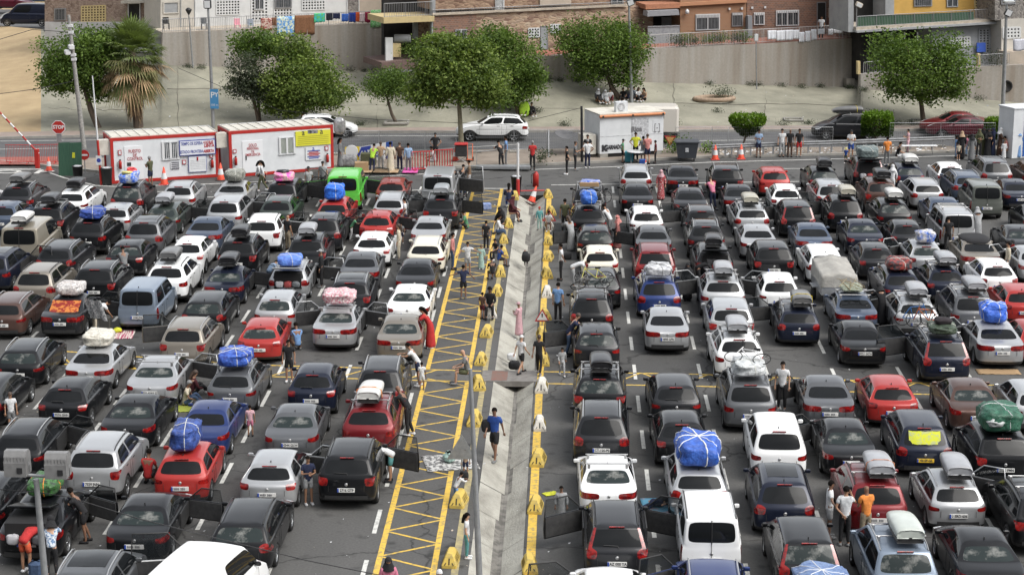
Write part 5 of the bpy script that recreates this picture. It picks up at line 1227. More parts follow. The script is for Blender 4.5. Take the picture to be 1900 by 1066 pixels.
for i, (x0, y0, x1, y1, lb) in enumerate(((1424, 57, 1440, 74, 'leftmost white sheet on the long railing'), (1440, 57, 1457, 76, 'white sheet second from the left on the long railing'), (1457, 56, 1471, 75, 'bluish white sheet in the middle of the long railing'), (1471, 56, 1483, 73, 'short white sheet left of the hanging towels'),
   (1483, 60, 1493, 79, 'left long white towel hanging low'), (1494, 58, 1504, 78, 'middle long white towel hanging low'), (1505, 55, 1515, 75, 'right long white towel hanging low'), (1518, 54, 1530, 64, 'small white cloth right of the long towels'), (1537, 54, 1546, 65, 'small white cloth under the man on the terrace'), (1547, 54, 1563, 62, 'rightmost white cloth on the long railing'))):
    cloth(W2, x0, y0, x1, y1, MWC, 'white_sheet', lb, 'laundry', group='white sheets on the long railing', sl=-.05)
cloth(FA(1868, 143.5, 1960, 145), 1880, 73, 1915, 95, pm('dotted_cloth', (.6, .61, .66), (.45, .46, .52), scale=20, rough=.9), 'dotted_cloth', 'white dotted cloth hung at the right edge above the beige parapet', 'laundry')
# terrace chairs
def chair_simple(p, c, label, s=1.0):
    e = empty('terrace_chair', p, R(20), label, 'chair'); m = pm('chair_%d' % int(c[0]*1000), c, rough=.6)
    b = MB(); b.rbox(-.22, .22, -.22, .22, .42, .46, .015); b.build('seat', m, e); b = MB(); b.rbox(-.22, .22, .19, .23, .46, .88, .015); b.build('backrest', m, e)
    for x in (-.19, .19):
        for y in (-.19, .19): b = MB(); b.box(x-.02, x+.02, y-.02, y+.02, 0, .42); b.build('leg', m, e)
FW = FA(300, 141.8, 715, 148.8)
for x, y, c, l in ((309, 55, (.015, .015, .015), 'black high backed chair on the left terrace'), (379, 55, (.10, .11, .12), 'grey chair on the left terrace'), (441, 57, (.75, .35, .42), 'pink plastic chair on the left terrace'), (466, 58, (.30, .34, .40), 'grey blue folded chair on the left terrace')):
    chair_simple(FW.pt(x, y), c, l)
# flower pots on the long terrace
GPOT = 'flower pots along the long terrace'
# ------------------------------------------------------------------ trees and poles
M_BARK = pm('tree_bark', (.15, .115, .085), (.09, .07, .055), scale=6, rough=.95, bump=.6, bscale=20, stretch=(1, 1, .3))
M_BARKP = pm('pale_plane_bark', (.30, .28, .20), (.19, .17, .12), scale=5, rough=.95)
def leafm(name, c):
    m = pm(name, c, tuple(q*.62 for q in c), scale=2.5, rough=.6, spec=.25); nt = m.node_tree; b = nt.nodes['Principled BSDF']
    t = nt.nodes.new('ShaderNodeBsdfTranslucent'); t.inputs[0].default_value = (c[0]*1.1, c[1]*1.2, c[2]*.5, 1); mx = nt.nodes.new('ShaderNodeMixShader'); mx.inputs[0].default_value = .28
    o = [n for n in nt.nodes if n.type == 'OUTPUT_MATERIAL'][0]; nt.links.new(b.outputs[0], mx.inputs[1]); nt.links.new(t.outputs[0], mx.inputs[2]); nt.links.new(mx.outputs[0], o.inputs[0]); return m
LEAF = {'g': [leafm('leaf_mid', (.13, .205, .04)), leafm('leaf_dark', (.075, .13, .026)), leafm('leaf_light', (.18, .27, .06))],
        'p': [leafm('plane_leaf_mid', (.165, .235, .05)), leafm('plane_leaf_dark', (.085, .135, .03)), leafm('plane_leaf_light', (.26, .34, .09))],
        'o': [leafm('olive_leaf_mid', (.07, .09, .055)), leafm('olive_leaf_dark', (.04, .055, .035)), leafm('olive_leaf_light', (.11, .13, .08))],
        'h': [leafm('hedge_leaf_mid', (.09, .17, .02)), leafm('hedge_leaf_dark', (.05, .09, .02)), leafm('hedge_leaf_light', (.16, .27, .03))]}
def leaves(mb, centre, rad, n, size, rnd, seed, dens=1.0, flat=1.0):
    """leaf clumps through an ellipsoid, clumps gathered at the ends of imaginary twigs"""
    clumps = []
    n = int(n*1.25); nc = max(10, int(n/34))
    for _ in range(nc):
        while True:
            d = Vector((rnd.gauss(0, 1), rnd.gauss(0, 1), rnd.gauss(0, 1)))
            if d.length > .01: d.normalize(); break
        r = rnd.random()**.36
        r *= 1+.42*noise.noise(d*1.9+Vector((seed, seed*2, 0)))+.26*noise.noise(d*4.5+Vector((0, seed, 1)))
        if d.z < -.25: r *= .82
        clumps.append((Vector((d.x*rad[0]*r, d.y*rad[1]*r, d.z*rad[2]*r))+centre, rnd.uniform(.22, .42)*(rad[0]**.35), rnd.choice((0, 0, 1, 1, 2))))
    vs = []; fs = []; ms = []
    for c, cr, mi in clumps:
        for _ in range(34):
            p = c+Vector((max(-1.7, min(1.7, rnd.gauss(0, 1)))*cr, max(-1.7, min(1.7, rnd.gauss(0, 1)))*cr, max(-1.6, min(1.6, rnd.gauss(0, 1)))*cr*.7))
            a = Vector((rnd.gauss(0, 1), rnd.gauss(0, 1), rnd.gauss(0, .6))).normalized(); q = a.cross(Vector((rnd.gauss(0, 1), rnd.gauss(0, 1), rnd.gauss(0, 1)))).normalized()
            s_ = size*rnd.uniform(.6, 1.25); k = len(vs)
            vs += [p-a*s_*.5, p+q*s_*.30, p+a*s_*.5, p-q*s_*.30]; fs.append((k, k+1, k+2, k+3)); ms.append(mi if rnd.random() < .9 else rnd.randint(0, 2))
    b0 = len(mb.v); mb.v += [tuple(v) for v in vs]; mb.f += [tuple(b0+i for i in f) for f in fs]; mb.m += ms; mb.sm += [False]*len(fs)
    return clumps
def tree(base, blobs, Yc, label, n=9000, leaf='g', size=.24, trunk=.16, bark=None, lean=None, name='tree', depth=.9, seed=1, group='broadleaf trees on the concrete slope'):
    """blobs: crown ellipses in photo coordinates (cx, cy, rx, ry) at distance Yc"""
    rnd = random.Random(seed); e = empty(name, base, 0, label, 'tree', group)
    sc = F_PX/((Yc+5)*math.cos(R(PITCH))+0); mb = MB(); allc = []; tot = sum(b[2]*b[3] for b in blobs)
    for i, (x, y, rx, ry) in enumerate(blobs):
        c = PY(x, y, Yc)-base; r = (rx/sc, rx/sc*depth, ry/sc); allc.append((c, r)); leaves(mb, c, r, int(n*rx*ry/tot), size, rnd, seed+i*3.1)
    mb.build('crown', LEAF[leaf], e)
    t = MB(); c0, r0 = allc[0]; top = c0+Vector((0, 0, -r0[2]*.45)); bend = Vector((lean or 0, 0, 0))
    pts = [Vector((0, 0, -.1)), top*.33+bend*.5, top*.7+bend*.3, top]; t.tube(pts, trunk*1.15, 9, r2=trunk*.65)
    for c, r in allc:
        for _ in range(5 if len(allc) > 1 else 9):
            tip = c+Vector((rnd.uniform(-.7, .7)*r[0], rnd.uniform(-.7, .7)*r[1], rnd.uniform(-.3, .7)*r[2])); m_ = top.lerp(tip, .5)+Vector((0, 0, .15*r[2])); t.tube([top*.93, m_, tip], trunk*.38, 5, r2=trunk*.08)
    t.build('trunk', bark or M_BARK, e); return e
b0 = T(183, 236); tree(b0, [(150, 112, 68, 56), (185, 88, 42, 34), (112, 140, 40, 44), (180, 165, 30, 28)], b0.y, 'broad dark green tree left of the palm', 17000, 'g', .20, .2, seed=3, lean=-.3)
b0 = T(482, 224); tree(b0, [(472, 85, 46, 26), (505, 80, 22, 22)], b0.y+1.2, 'bright green treetop behind the grey green olive tree', 3600, 'g', .22, .1, seed=5)
b0 = T(480, 226); tree(b0, [(462, 138, 36, 40), (480, 165, 28, 34), (440, 165, 20, 24)], b0.y-.3, 'grey green olive tree left of the plane tree', 4500, 'o', .17, .1, seed=6)
b0 = T(567, 224); tree(b0, [(560, 150, 66, 55), (548, 95, 32, 32), (608, 175, 46, 32), (510, 178, 34, 40), (545, 200, 34, 20)], b0.y-.8, 'plane tree with irregular crown behind the second cabin', 17000, 'p', .21, .12, M_BARKP, seed=8)
b0 = T(737, 230); tree(b0, [(716, 160, 38, 27), (735, 158, 30, 26)], b0.y, 'small clipped leaning tree in a square planter', 6500, 'g', .15, .11, lean=-.25, seed=11)
b0 = G(857, 283, .12); tree(b0, [(850, 140, 80, 54), (795, 170, 42, 34), (900, 170, 46, 34), (820, 92, 42, 28), (872, 96, 36, 26)], b0.y, 'largest plane tree in front of the white SUV on the road', 26000, 'p', .21, .16, M_BARKP, seed=14)
b0 = T(962, 212); tree(b0, [(948, 112, 58, 50), (915, 76, 36, 28), (982, 150, 32, 40), (940, 178, 34, 20)], b0.y, 'round dark tree right of the largest plane tree', 15000, 'g', .19, .14, seed=17)
b0 = T(1152, 184); tree(b0, [(1120, 90, 76, 58), (1070, 75, 38, 36), (1165, 90, 42, 50), (1100, 130, 42, 26), (1165, 142, 28, 22)], b0.y, 'large leafy tree over the seated people', 17000, 'g', .19, .17, lean=-.5, seed=20)
b0 = T(1714, 226); tree(b0, [(1705, 130, 90, 52), (1660, 92, 48, 34), (1755, 105, 44, 42), (1670, 165, 36, 28), (1765, 150, 42, 34), (1715, 180, 30, 18)], b0.y-.5, 'wide feathery tree at right in front of the grey lattice', 13000, 'g', .21, .16, seed=23)
def topiary(base, x0, x1, y0, y1, label, cone=True, seed=1, n=3800):
    rnd = random.Random(seed); e = empty('clipped_bush', base, 0, label, 'bush', 'clipped bushes on the verge'); Y = base.y
    tl, br_ = PY(x0, y0, Y)-base, PY(x1, y1, Y)-base; cx_ = (tl.x+br_.x)/2; w = (br_.x-tl.x)/2; h = tl.z-br_.z; mb = MB()
    for _ in range(n):
        z = rnd.random(); f = (.35+.65*min(1, z*1.6)) if cone else 1.0
        if z > .85: f *= .93
        a = rnd.uniform(0, 2*math.pi); r = w*f*math.sqrt(rnd.uniform(.55, 1.0)) if z < .93 else w*f*math.sqrt(rnd.random()); k = len(mb.v)
        p = Vector((cx_+r*math.cos(a), r*math.sin(a), br_.z+h*z+rnd.gauss(0, .03)))
        d = Vector((rnd.gauss(0, 1), rnd.gauss(0, 1), rnd.gauss(0, 1))).normalized(); q = d.cross(Vector((0, .3, 1))).normalized(); s_ = rnd.uniform(.07, .13)
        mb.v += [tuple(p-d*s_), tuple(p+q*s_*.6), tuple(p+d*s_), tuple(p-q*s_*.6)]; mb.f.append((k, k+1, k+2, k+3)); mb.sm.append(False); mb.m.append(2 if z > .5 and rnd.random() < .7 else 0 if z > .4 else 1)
    mb.build('crown', LEAF['h'], e)
    t = MB(); t.tube([(0, 0, -.05), (cx_*.5, 0, br_.z*.6), (cx_, 0, br_.z+h*.3)], .07, 7)
    for k in range(7): a = k*.9; t.tube([(cx_, 0, br_.z*.8), (cx_+w*.5*math.cos(a), w*.5*math.sin(a), br_.z+h*.6)], .025, 5)
    t.build('trunk', M_BARK, e); return e
topiary(G(1377, 274, .12), 1352, 1421, 212, 250, 'flat topped clipped bush by the traffic cones', seed=2)
topiary(G(1622, 266, .12), 1599, 1657, 208, 250, 'rounded clipped bush behind the grey car with roof box', seed=3, cone=False)
topiary(G(1851, 266, .12), 1827, 1877, 219, 256, 'square clipped bush beside the blue and white booth', seed=4, cone=False)
# palm
b0 = T(257, 236); e = empty('palm_tree', b0, 0, 'tall fan palm with shaggy brown dead fronds', 'palm'); rnd = random.Random(5)
sc = 24.0; H = (236-118)/sc/.97
t = MB(); t.tube([(0, 0, -.1), (-.1, 0, H*.4), (-.2, 0, H)], .34, 10, r2=.22); t.build('trunk', M_BARK, e)
PALMG = [leafm('palm_green', (.17, .22, .08)), leafm('palm_olive', (.24, .23, .11)), pm('dead_frond', (.42, .30, .17), (.30, .20, .11), scale=6, rough=.9), pm('dead_frond_dark', (.16, .10, .06), (.11, .075, .05), scale=6, rough=.9)]
mb = MB(); mb2 = MB()
def fan(mb, o, d, L1, R1, mi, droop, nb=13):
    d = d.normalized(); side = d.cross(Vector((0, 0, 1))).normalized(); up_ = side.cross(d); c = o+d*L1; k = len(mb.v)
    mb.add([o-side*.02, o+side*.02, c+side*.02, c-side*.02], [(0, 1, 2, 3)], mi)
    for i in range(nb):
        a = (i/(nb-1)-.5)*2.5; v = d*math.cos(a)+side*math.sin(a); r = R1*(1-.25*abs(a)/1.25)*rnd.uniform(.85, 1.1)
        m_ = c+v*r*.55+Vector((0, 0, -droop*.15*r)); tip = c+v*r+Vector((0, 0, -droop*r*.7)); w = side*.055*math.cos(a)+d*.055*abs(math.sin(a))
        mb.add([c-w*.3, c+w*.3, m_+w, m_-w], [(0, 1, 2, 3)], mi); mb.add([m_-w, m_+w, tip], [(0, 1, 2)], mi)
top = Vector((-.2, 0, H))
for k in range(190):
    q = k/190; el = R(68-118*q+rnd.uniform(-20, 20)); a = rnd.uniform(0, 2*math.pi); d = Vector((math.cos(a)*math.cos(el), math.sin(a)*math.cos(el), math.sin(el)))
    mi = 0 if q < .55 else (1 if rnd.random() < .4 else (0 if rnd.random() < .3 else 2)); o = top+Vector((0, 0, -1.2*q)); fan(mb if mi < 2 else mb2, o, d, rnd.uniform(.9, 1.7), rnd.uniform(1.1, 1.5), mi, .15+.75*q)
for k in range(900):
    a = rnd.uniform(0, 2*math.pi); z = H-rnd.uniform(.6, 3.7); r = .4+1.15*max(0, (z-(H-3.9))/3.9)*rnd.uniform(.4, 1.1); p = top+Vector((math.cos(a)*r*.6, math.sin(a)*r*.6, z-H)); dn = Vector((math.cos(a)*.25, math.sin(a)*.25, -rnd.uniform(.6, 1.3))); w = Vector((-math.sin(a), math.cos(a), 0))*.04
    mb2.add([p-w, p+w, p+dn+w*.3, p+dn-w*.3], [(0, 1, 2, 3)], rnd.choice((2, 3, 3)))
mb.build('green_fronds', PALMG, e); mb2.build('dead_fronds', PALMG, e)
# shrubs
rnd = random.Random(77); mb = MB()
for k in range(70):
    px = rnd.uniform(320, 1890); t = rnd.choice((.975, .975, .975, .975, .3, .03)); p = slope_pt(px, min(.98, t+rnd.uniform(-.02, .02))); leaves(mb, p+Vector((0, -.1, .05)), (rnd.uniform(.15, .4), .1, .06), 12, .08, rnd, k)
tag(mb.build('weeds', LEAF['o']), 'low weeds along the foot of the retaining walls and on the slope', 'weeds', kind='stuff')
jm = MB()
for t_, x0_, x1_ in ((.36, 520, 1080), (.62, 80, 520), (.22, 90, 240), (.5, 1230, 1590)):
    n_ = 40; P3 = [slope_pt(L_(x0_, x1_, i/n_), t_+.03*noise.noise(Vector((i*.2, t_*9, 0))))+Vector((0, 0, .015)) for i in range(n_+1)]
    jm.tube(P3, .02, 4)
for x_ in (330, 700, 1250, 1420, 1600): jm.tube([slope_pt(x_+6*noise.noise(Vector((i*.4, x_, 0))), i/20)+Vector((0, 0, .01)) for i in range(21)], .018, 4)
jm.build('slope_joint', pm('dark_joint', (.15, .14, .115), rough=1))['kind'] = 'structure'
def shrub(p, r, n, leaf, label, seed, name='shrub'):
    mb = MB(); leaves(mb, Vector((0, 0, r*.7)), (r, r*.7, r*.75), n, .12, random.Random(seed), seed); o = mb.build(name, LEAF[leaf], loc=p); return tag(o, label, 'plant', 'low plants')
F = FA(713, 139.5, 1200, 148.5)
shrub(F.pt(770, 112, -.3), 1.1, 1500, 'g', 'leafy shrub in the open garage', 31)
shrub(G(1257, 284, .12), .75, 700, 'h', 'weedy green plant behind the yellow sign by the dumpster', 32)
shrub(G(1315, 283, .12), .4, 250, 'h', 'small green plant right of the dumpster', 33); shrub(G(1008, 303, .12), .55, 350, 'o', 'dry weeds by the fence post left of the cone', 34)
shrub(T(1338, 186), .7, 400, 'o', 'sparse plant inside the oval stone planter', 35)
for i, (x, l) in enumerate(((1255, 'left of the grey pipe'), (1270, 'right of the patio'), (1285, 'under the wide window'), (1310, 'below the wide window right end'), (1326, 'right of the wide window'), (1340, 'between the two windows'), (1365, 'under the small window'), (1378, 'beside the corrugated box'))):
    shrub(W2.pt(x, 87-(x-1206)*.055, -.5), .5, 420, 'g' if i % 2 else 'o', 'potted plant behind the long railing '+l, 40+i, 'potted_plant')
shrub(W3.pt(1845, 121, -.5), .7, 400, 'o', 'red leaved flowers behind the short railing', 50)
# planter rims
b = MB(); p = T(736, 229)
for a, c in (((-.75, -.6), (.75, -.6)), ((.75, -.6), (.75, .6)), ((.75, .6), (-.75, .6)), ((-.75, .6), (-.75, -.6))): b.tube([(a[0], a[1], .08), (c[0], c[1], .08)], .11, 6)
tag(b.build('tree_planter', M_KERB, loc=p), 'square stone rim around the small leaning tree', 'planter')
b = MB(); [b.tube([(x0_, y0_, .08), (x1_, y1_, .08)], .1, 6) for x0_, y0_, x1_, y1_ in ((-.75, -.6, .75, -.6), (.75, -.6, .75, .6), (.75, .6, -.75, .6), (-.75, .6, -.75, -.6))]
tag(b.build('tree_planter', M_KERB, loc=T(1714, 227)), 'square stone rim around the wide feathery tree', 'planter')
b = MB(); [b.tube([(x0_, y0_, .06), (x1_, y1_, .06)], .08, 6) for x0_, y0_, x1_, y1_ in ((-.6, -.5, .6, -.5), (.6, -.5, .6, .5), (.6, .5, -.6, .5), (-.6, .5, -.6, -.5))]
tag(b.build('tree_planter', M_KERB, loc=T(1472, 223)), 'empty square stone rim filled with gravel on the slope', 'planter')
b = MB(); p = T(1325, 188); b.tube([(1.35*math.cos(a)*(1+.15*math.sin(a*2)), .9*math.sin(a), .2) for a in [2*math.pi*k/24 for k in range(25)]], .16, 8); tag(b.build('oval_planter', pm('planter_stone', (.36, .27, .19), (.26, .19, .14), scale=5, rough=.9), loc=p), 'oval brown stone planter on the concrete slope', 'planter')
# poles
def pole(name, pts3, r, r2, m, label, cat='pole'):
    e = empty(name, pts3[0], 0, label, cat); b = MB(); b.tube([p-pts3[0] for p in pts3], r, 9, r2=r2); b.build('post', m, e); return e
def head(e, p, w, l, h, m, rot=(0, 0, 0), lens=True, nm='lamp_head'):
    b = MB(); b.rbox(-w/2, w/2, -l/2, l/2, -h/2, h/2, min(w, l, h)*.22); o = b.build(nm, m, e, loc=p-e.location, rot=rot)
    if lens: c = MB(); c.box(-w*.38, w*.38, -l/2-.012, -l/2-.002, -h*.38, h*.38); c.build('lens', M_WHM, o)
def VP(base, px, py): return PY(px, py, base.y)
M_DMET = pm('dark_lamp_metal', (.02, .02, .022), rough=.5)
b0 = G(156, 276, .12); e = pole('utility_pole', [b0, VP(b0, 127, 28)], .16, .10, pm('weathered_concrete_pole', (.33, .32, .30), (.2, .2, .19), scale=8, rough=.9), 'leaning concrete utility pole with two lamp heads', 'utility pole')
head(e, VP(b0, 132, 87), .35, .7, .3, M_PLAST, (0, 0, R(20))); head(e, VP(b0, 125, 97), .35, .7, .3, M_PLAST, (0, 0, R(20)))
for y in (48, 60, 102, 110): b = MB(); b.box(-.14, .14, -.14, .14, -.08, .08); b.build('insulator', M_WHM, e, loc=VP(b0, 130+(y-45)*.11, y)-b0)
b0 = T(396, 237); e = pole('lamp_post', [b0, VP(b0, 386, 14)], .13, .07, M_GALV, 'tall grey lamp post carrying the blue parking sign', 'lamp post'); head(e, VP(b0, 385, 8), .5, .3, .6, M_DMET)
s_ = MB(); s_.box(-.28, .28, -.03, .0, -.65, .65); so_ = s_.build('parking_sign', pm('blue_sign', (.06, .22, .42), rough=.4), e, loc=VP(b0, 397, 183)-b0+Vector((.05, -.16, 0)))
text('letter', 'P', so_, (-.1, -.035, .25), .55, M_WHM, bold=.01); text('letter', 'Y', so_, (.15, -.035, .28), .4, M_WHM, bold=.01); text('letter', '100 m', so_, (0, -.035, -.4), .2, M_WHM)
b0 = T(358, 126); e = pole('lamp_post', [b0, VP(b0, 350, 24)], .06, .05, M_GALV, 'thin lamp post with round lantern by the left retaining wall', 'lamp post')
b = MB(); b.lathe([(.02, -.35), (.22, 0), (.24, .08), (.10, .2), (.0, .22)], 12); b.build('lantern', M_DMET, e, loc=VP(b0, 350, 20)-b0)
b0 = T(1172, 192); e = pole('lamp_post', [b0, VP(b0, 1167, 10)], .13, .07, M_GALV, 'tall grey lamp post in front of the large leafy tree', 'lamp post'); head(e, VP(b0, 1170, 5), .5, .35, .45, M_DMET, (0, R(-20), 0))
b0 = T(1404, 166); e = pole('lamp_post', [b0, VP(b0, 1403, 78)], .05, .045, M_GALV, 'short thin lamp post against the long retaining wall', 'lamp post'); head(e, VP(b0, 1403, 70), .32, .3, .55, M_GALV)
b0 = T(1860, 220); e = pole('lamp_post', [b0, VP(b0, 1868, 8)], .16, .09, M_GALV, 'thick grey lamp post at the right with a square floodlight', 'lamp post'); head(e, VP(b0, 1871, 24), .5, .35, .5, M_DMET, (0, R(25), 0)); head(e, VP(b0, 1872, 3), .7, .4, .15, M_WHM)
b0 = G(1080, 300, .12); e = pole('black_post', [b0, VP(b0, 1079, 197)], .09, .07, M_DMET, 'black post left of the white kiosk')
b0 = W3.pt(1588, 60, .1); e = pole('flood_post', [b0, b0+Vector((0, 0, 1.9))], .03, .03, M_RAIL, 'small floodlight post at the right end of the long railing'); head(e, b0+Vector((.15, 0, 1.9)), .5, .3, .35, M_SLAB, (0, R(25), 0))
# foreground posts
b0 = G(893, 1150, 0); e = pole('grey_post', [b0, PY(872.5, 684, b0.y+.25)], .095, .05, M_GALV, 'leaning bare grey post standing beside the drain at the bottom')
b0 = G(96, 1210, 0); e = pole('floodlight_post', [b0, VP(b0, 67, 888)], .10, .07, M_GALV, 'floodlight post at bottom left with two big ribbed lamps', 'floodlight')
b = MB(); b.tube([VP(b0, 10, 877)-b0, VP(b0, 122, 886)-b0], .045, 8); b.build('cross_arm', M_GALV, e)
M_FL = pm('ribbed_grey_casing', (.20, .20, .20), (.15, .15, .15), scale=5, rough=.55)
for x, y in ((32, 857), (107, 861)):
    p = VP(b0, x, y)-b0; prof = [(-.24, -.30), (.24, -.30), (.26, -.22), (.24, -.05), (.22, .0), (.25, .05), (.22, .22), (.10, .32), (-.12, .33), (-.2, .2), (-.24, .05)]
    b = MB(); b.prism(prof, -.27, .27, 0, Matrix.Rotation(R(90), 4, 'Z')); o = b.build('lamp_head', M_FL, e, loc=p, rot=(0, 0, 0))
    r_ = MB()
    for k in range(7): r_.box(-.25+k*.08, -.243+k*.08, -.235, -.21, -.24, .20)
    r_.build('cooling_fin', M_FL, o); h_ = MB(); h_.box(.05, .18, -.26, -.245, -.20, -.06); h_.build('hatch', M_DMET, o)
    br_ = MB(); br_.tube([(-.28, 0, .0), (-.28, 0, -.36), (.28, 0, -.36), (.28, 0, 0)], .015, 6); br_.build('bracket', M_GALV, o)
def wire(pts, Ys, r, label, m=M_DMET):
    b = MB(); P3 = [PY(x, y, Y) for (x, y), Y in zip(pts, Ys)]; b.tube(P3, r, 5); o = b.build('cable', m); return tag(o, label, 'cable', 'overhead cables')
wire([(-30, 905), (68, 912), (127, 921), (253, 960), (380, 992), (470, 1014), (571, 1039), (705, 1066), (900, 1105)], [b0.y]*9, .013, 'thin dark cable sagging across the bottom left of the car park')
wire([(127, 60), (60, 55), (0, 73), (-60, 90)], [120]*4, .02, 'thin cable from the utility pole towards the left edge')
wire([(135, 151), (70, 165), (0, 174), (-60, 180)], [120]*4, .02, 'lower thin cable running left from the utility pole')
wire([(330, 126), (420, 165), (520, 205), (700, 222), (950, 232), (1079, 200)], [125, 124, 122, 121, 119, b0.y if False else 113], .015, 'long thin cable hanging over the slope to the black post')
# ------------------------------------------------------------------ people
def V(*a): return Vector(a)
def base_pose():
    return dict(pel=V(0, 0, .93), sp=V(0, 0, 1.12), ch=V(0, .01, 1.32), nb=V(0, 0, 1.45), hd=V(0, .025, 1.60),
        shL=V(-.175, 0, 1.40), elL=V(-.235, -.02, 1.13), wrL=V(-.24, .06, .89), shR=V(.175, 0, 1.40), elR=V(.235, -.02, 1.13), wrR=V(.24, .06, .89),
        hpL=V(-.09, 0, .89), knL=V(-.10, .02, .49), anL=V(-.11, 0, .08), hpR=V(.09, 0, .89), knR=V(.10, .02, .49), anR=V(.11, 0, .08))
def pose(name):
    p = base_pose()
    if name == 'arms': p.update(elL=V(-.24, .06, 1.13), wrL=V(-.08, .26, 1.16), elR=V(.24, .06, 1.13), wrR=V(.08, .26, 1.20))
    if name == 'hips': p.update(elL=V(-.36, -.06, 1.16), wrL=V(-.17, .02, .99), elR=V(.36, -.06, 1.16), wrR=V(.17, .02, .99))
    if name == 'walk': p.update(knL=V(-.09, .16, .50), anL=V(-.09, .22, .10), knR=V(.10, -.05, .50), anR=V(.10, -.32, .12), wrL=V(-.24, -.16, .92), elL=V(-.22, -.10, 1.14), elR=V(.23, .03, 1.13), wrR=V(.22, .22, .95), hpL=V(-.09, .02, .88))
    if name == 'wave': p.update(elL=V(-.40, 0, 1.30), wrL=V(-.60, .1, 1.22), elR=V(.38, .02, 1.22), wrR=V(.52, .18, 1.05))
    if name == 'phone': p.update(elR=V(.27, .12, 1.24), wrR=V(.14, .10, 1.50), elL=V(-.26, -.08, 1.14), wrL=V(-.08, -.15, .98))
    if name == 'bend': 
        p.update(sp=V(0, .14, 1.03), ch=V(0, .34, 1.09), nb=V(0, .47, 1.11), hd=V(0, .60, 1.15), shL=V(-.175, .42, 1.08), shR=V(.175, .42, 1.08), elL=V(-.2, .55, .83), wrL=V(-.12, .68, .66), elR=V(.2, .55, .83), wrR=V(.12, .68, .66), pel=V(0, -.04, .92), hpL=V(-.09, -.04, .88), hpR=V(.09, -.04, .88), knL=V(-.11, .02, .48), knR=V(.11, .02, .48))
    if name == 'lean':
        p.update(sp=V(0, .09, 1.09), ch=V(0, .19, 1.27), nb=V(0, .26, 1.38), hd=V(0, .34, 1.52), shL=V(-.175, .24, 1.33), shR=V(.175, .24, 1.33), elL=V(-.24, .42, 1.18), wrL=V(-.15, .62, 1.2), elR=V(.24, .42, 1.18), wrR=V(.15, .62, 1.2), knL=V(-.11, .0, .49), anL=V(-.13, -.06, .08), anR=V(.13, -.12, .08))
    if name in ('sit', 'sitg', 'crouch'):
        h = {'sit': .50, 'sitg': .13, 'crouch': .30}[name]; dz = h-.93
        for k in ('pel', 'sp', 'ch', 'nb', 'hd', 'shL', 'shR', 'elL', 'elR', 'wrL', 'wrR', 'hpL', 'hpR'): p[k] = p[k]+V(0, 0, dz)
        for k, f in (('sp', .03), ('ch', .07), ('nb', .10), ('hd', .14), ('shL', .09), ('shR', .09)): p[k] = p[k]+V(0, f, 0)
        p.update(elL=p['shL']+V(-.06, .10, -.26), elR=p['shR']+V(.06, .10, -.26), wrL=p['shL']+V(.04, .33, -.32), wrR=p['shR']+V(-.04, .33, -.32))
        if name == 'sit': p.update(knL=V(-.13, .42, .50), knR=V(.13, .42, .50), anL=V(-.13, .42, .08), anR=V(.13, .46, .08))
        if name == 'sitg': p.update(knL=V(-.14, .38, .44), knR=V(.14, .38, .40), anL=V(-.12, .62, .07), anR=V(.12, .66, .07))
        if name == 'crouch': p.update(knL=V(-.16, .38, .48), knR=V(.16, .36, .46), anL=V(-.13, .12, .08), anR=V(.13, .10, .08))
    if name == 'lie':
        for k in list(p): v = p[k]; p[k] = V(v.x, -v.z+.9, .13+v.y*.5)
        p['knL'] = V(-.1, .45, .38); p['anL'] = V(-.12, .72, .08); p['hd'] = V(0, -.75, .16)
    return p
def hand_nodes(nodes, edges, iw, el, wr, right):
    d = (wr-el).normalized(); s = d.cross(V(0, 1, 0) if abs(d.y) < .8 else V(0, 0, 1)).normalized(); nrm = d.cross(s)
    if right: s = -s
    nodes.append((wr+d*.05, (.036, .018))); pk = len(nodes)-1; edges.append((iw, pk))
    for k, (off, ln) in enumerate(((-.030, .060), (-.010, .072), (.010, .068), (.029, .052))):
        a = wr+d*.095+s*off; b = a+d*ln*.55+nrm*.014; c = b+d*ln*.45+nrm*.030; n0 = len(nodes)
        nodes.extend([(a, .011), (b, .009), (c, .007)]); edges.extend([(pk, n0), (n0, n0+1), (n0+1, n0+2)])
    n0 = len(nodes); nodes.extend([(wr+d*.045-s*.045, .011), (wr+d*.085-s*.058+nrm*.01, .009)]); edges.extend([(pk, n0), (n0, n0+1)])
_pm = {}
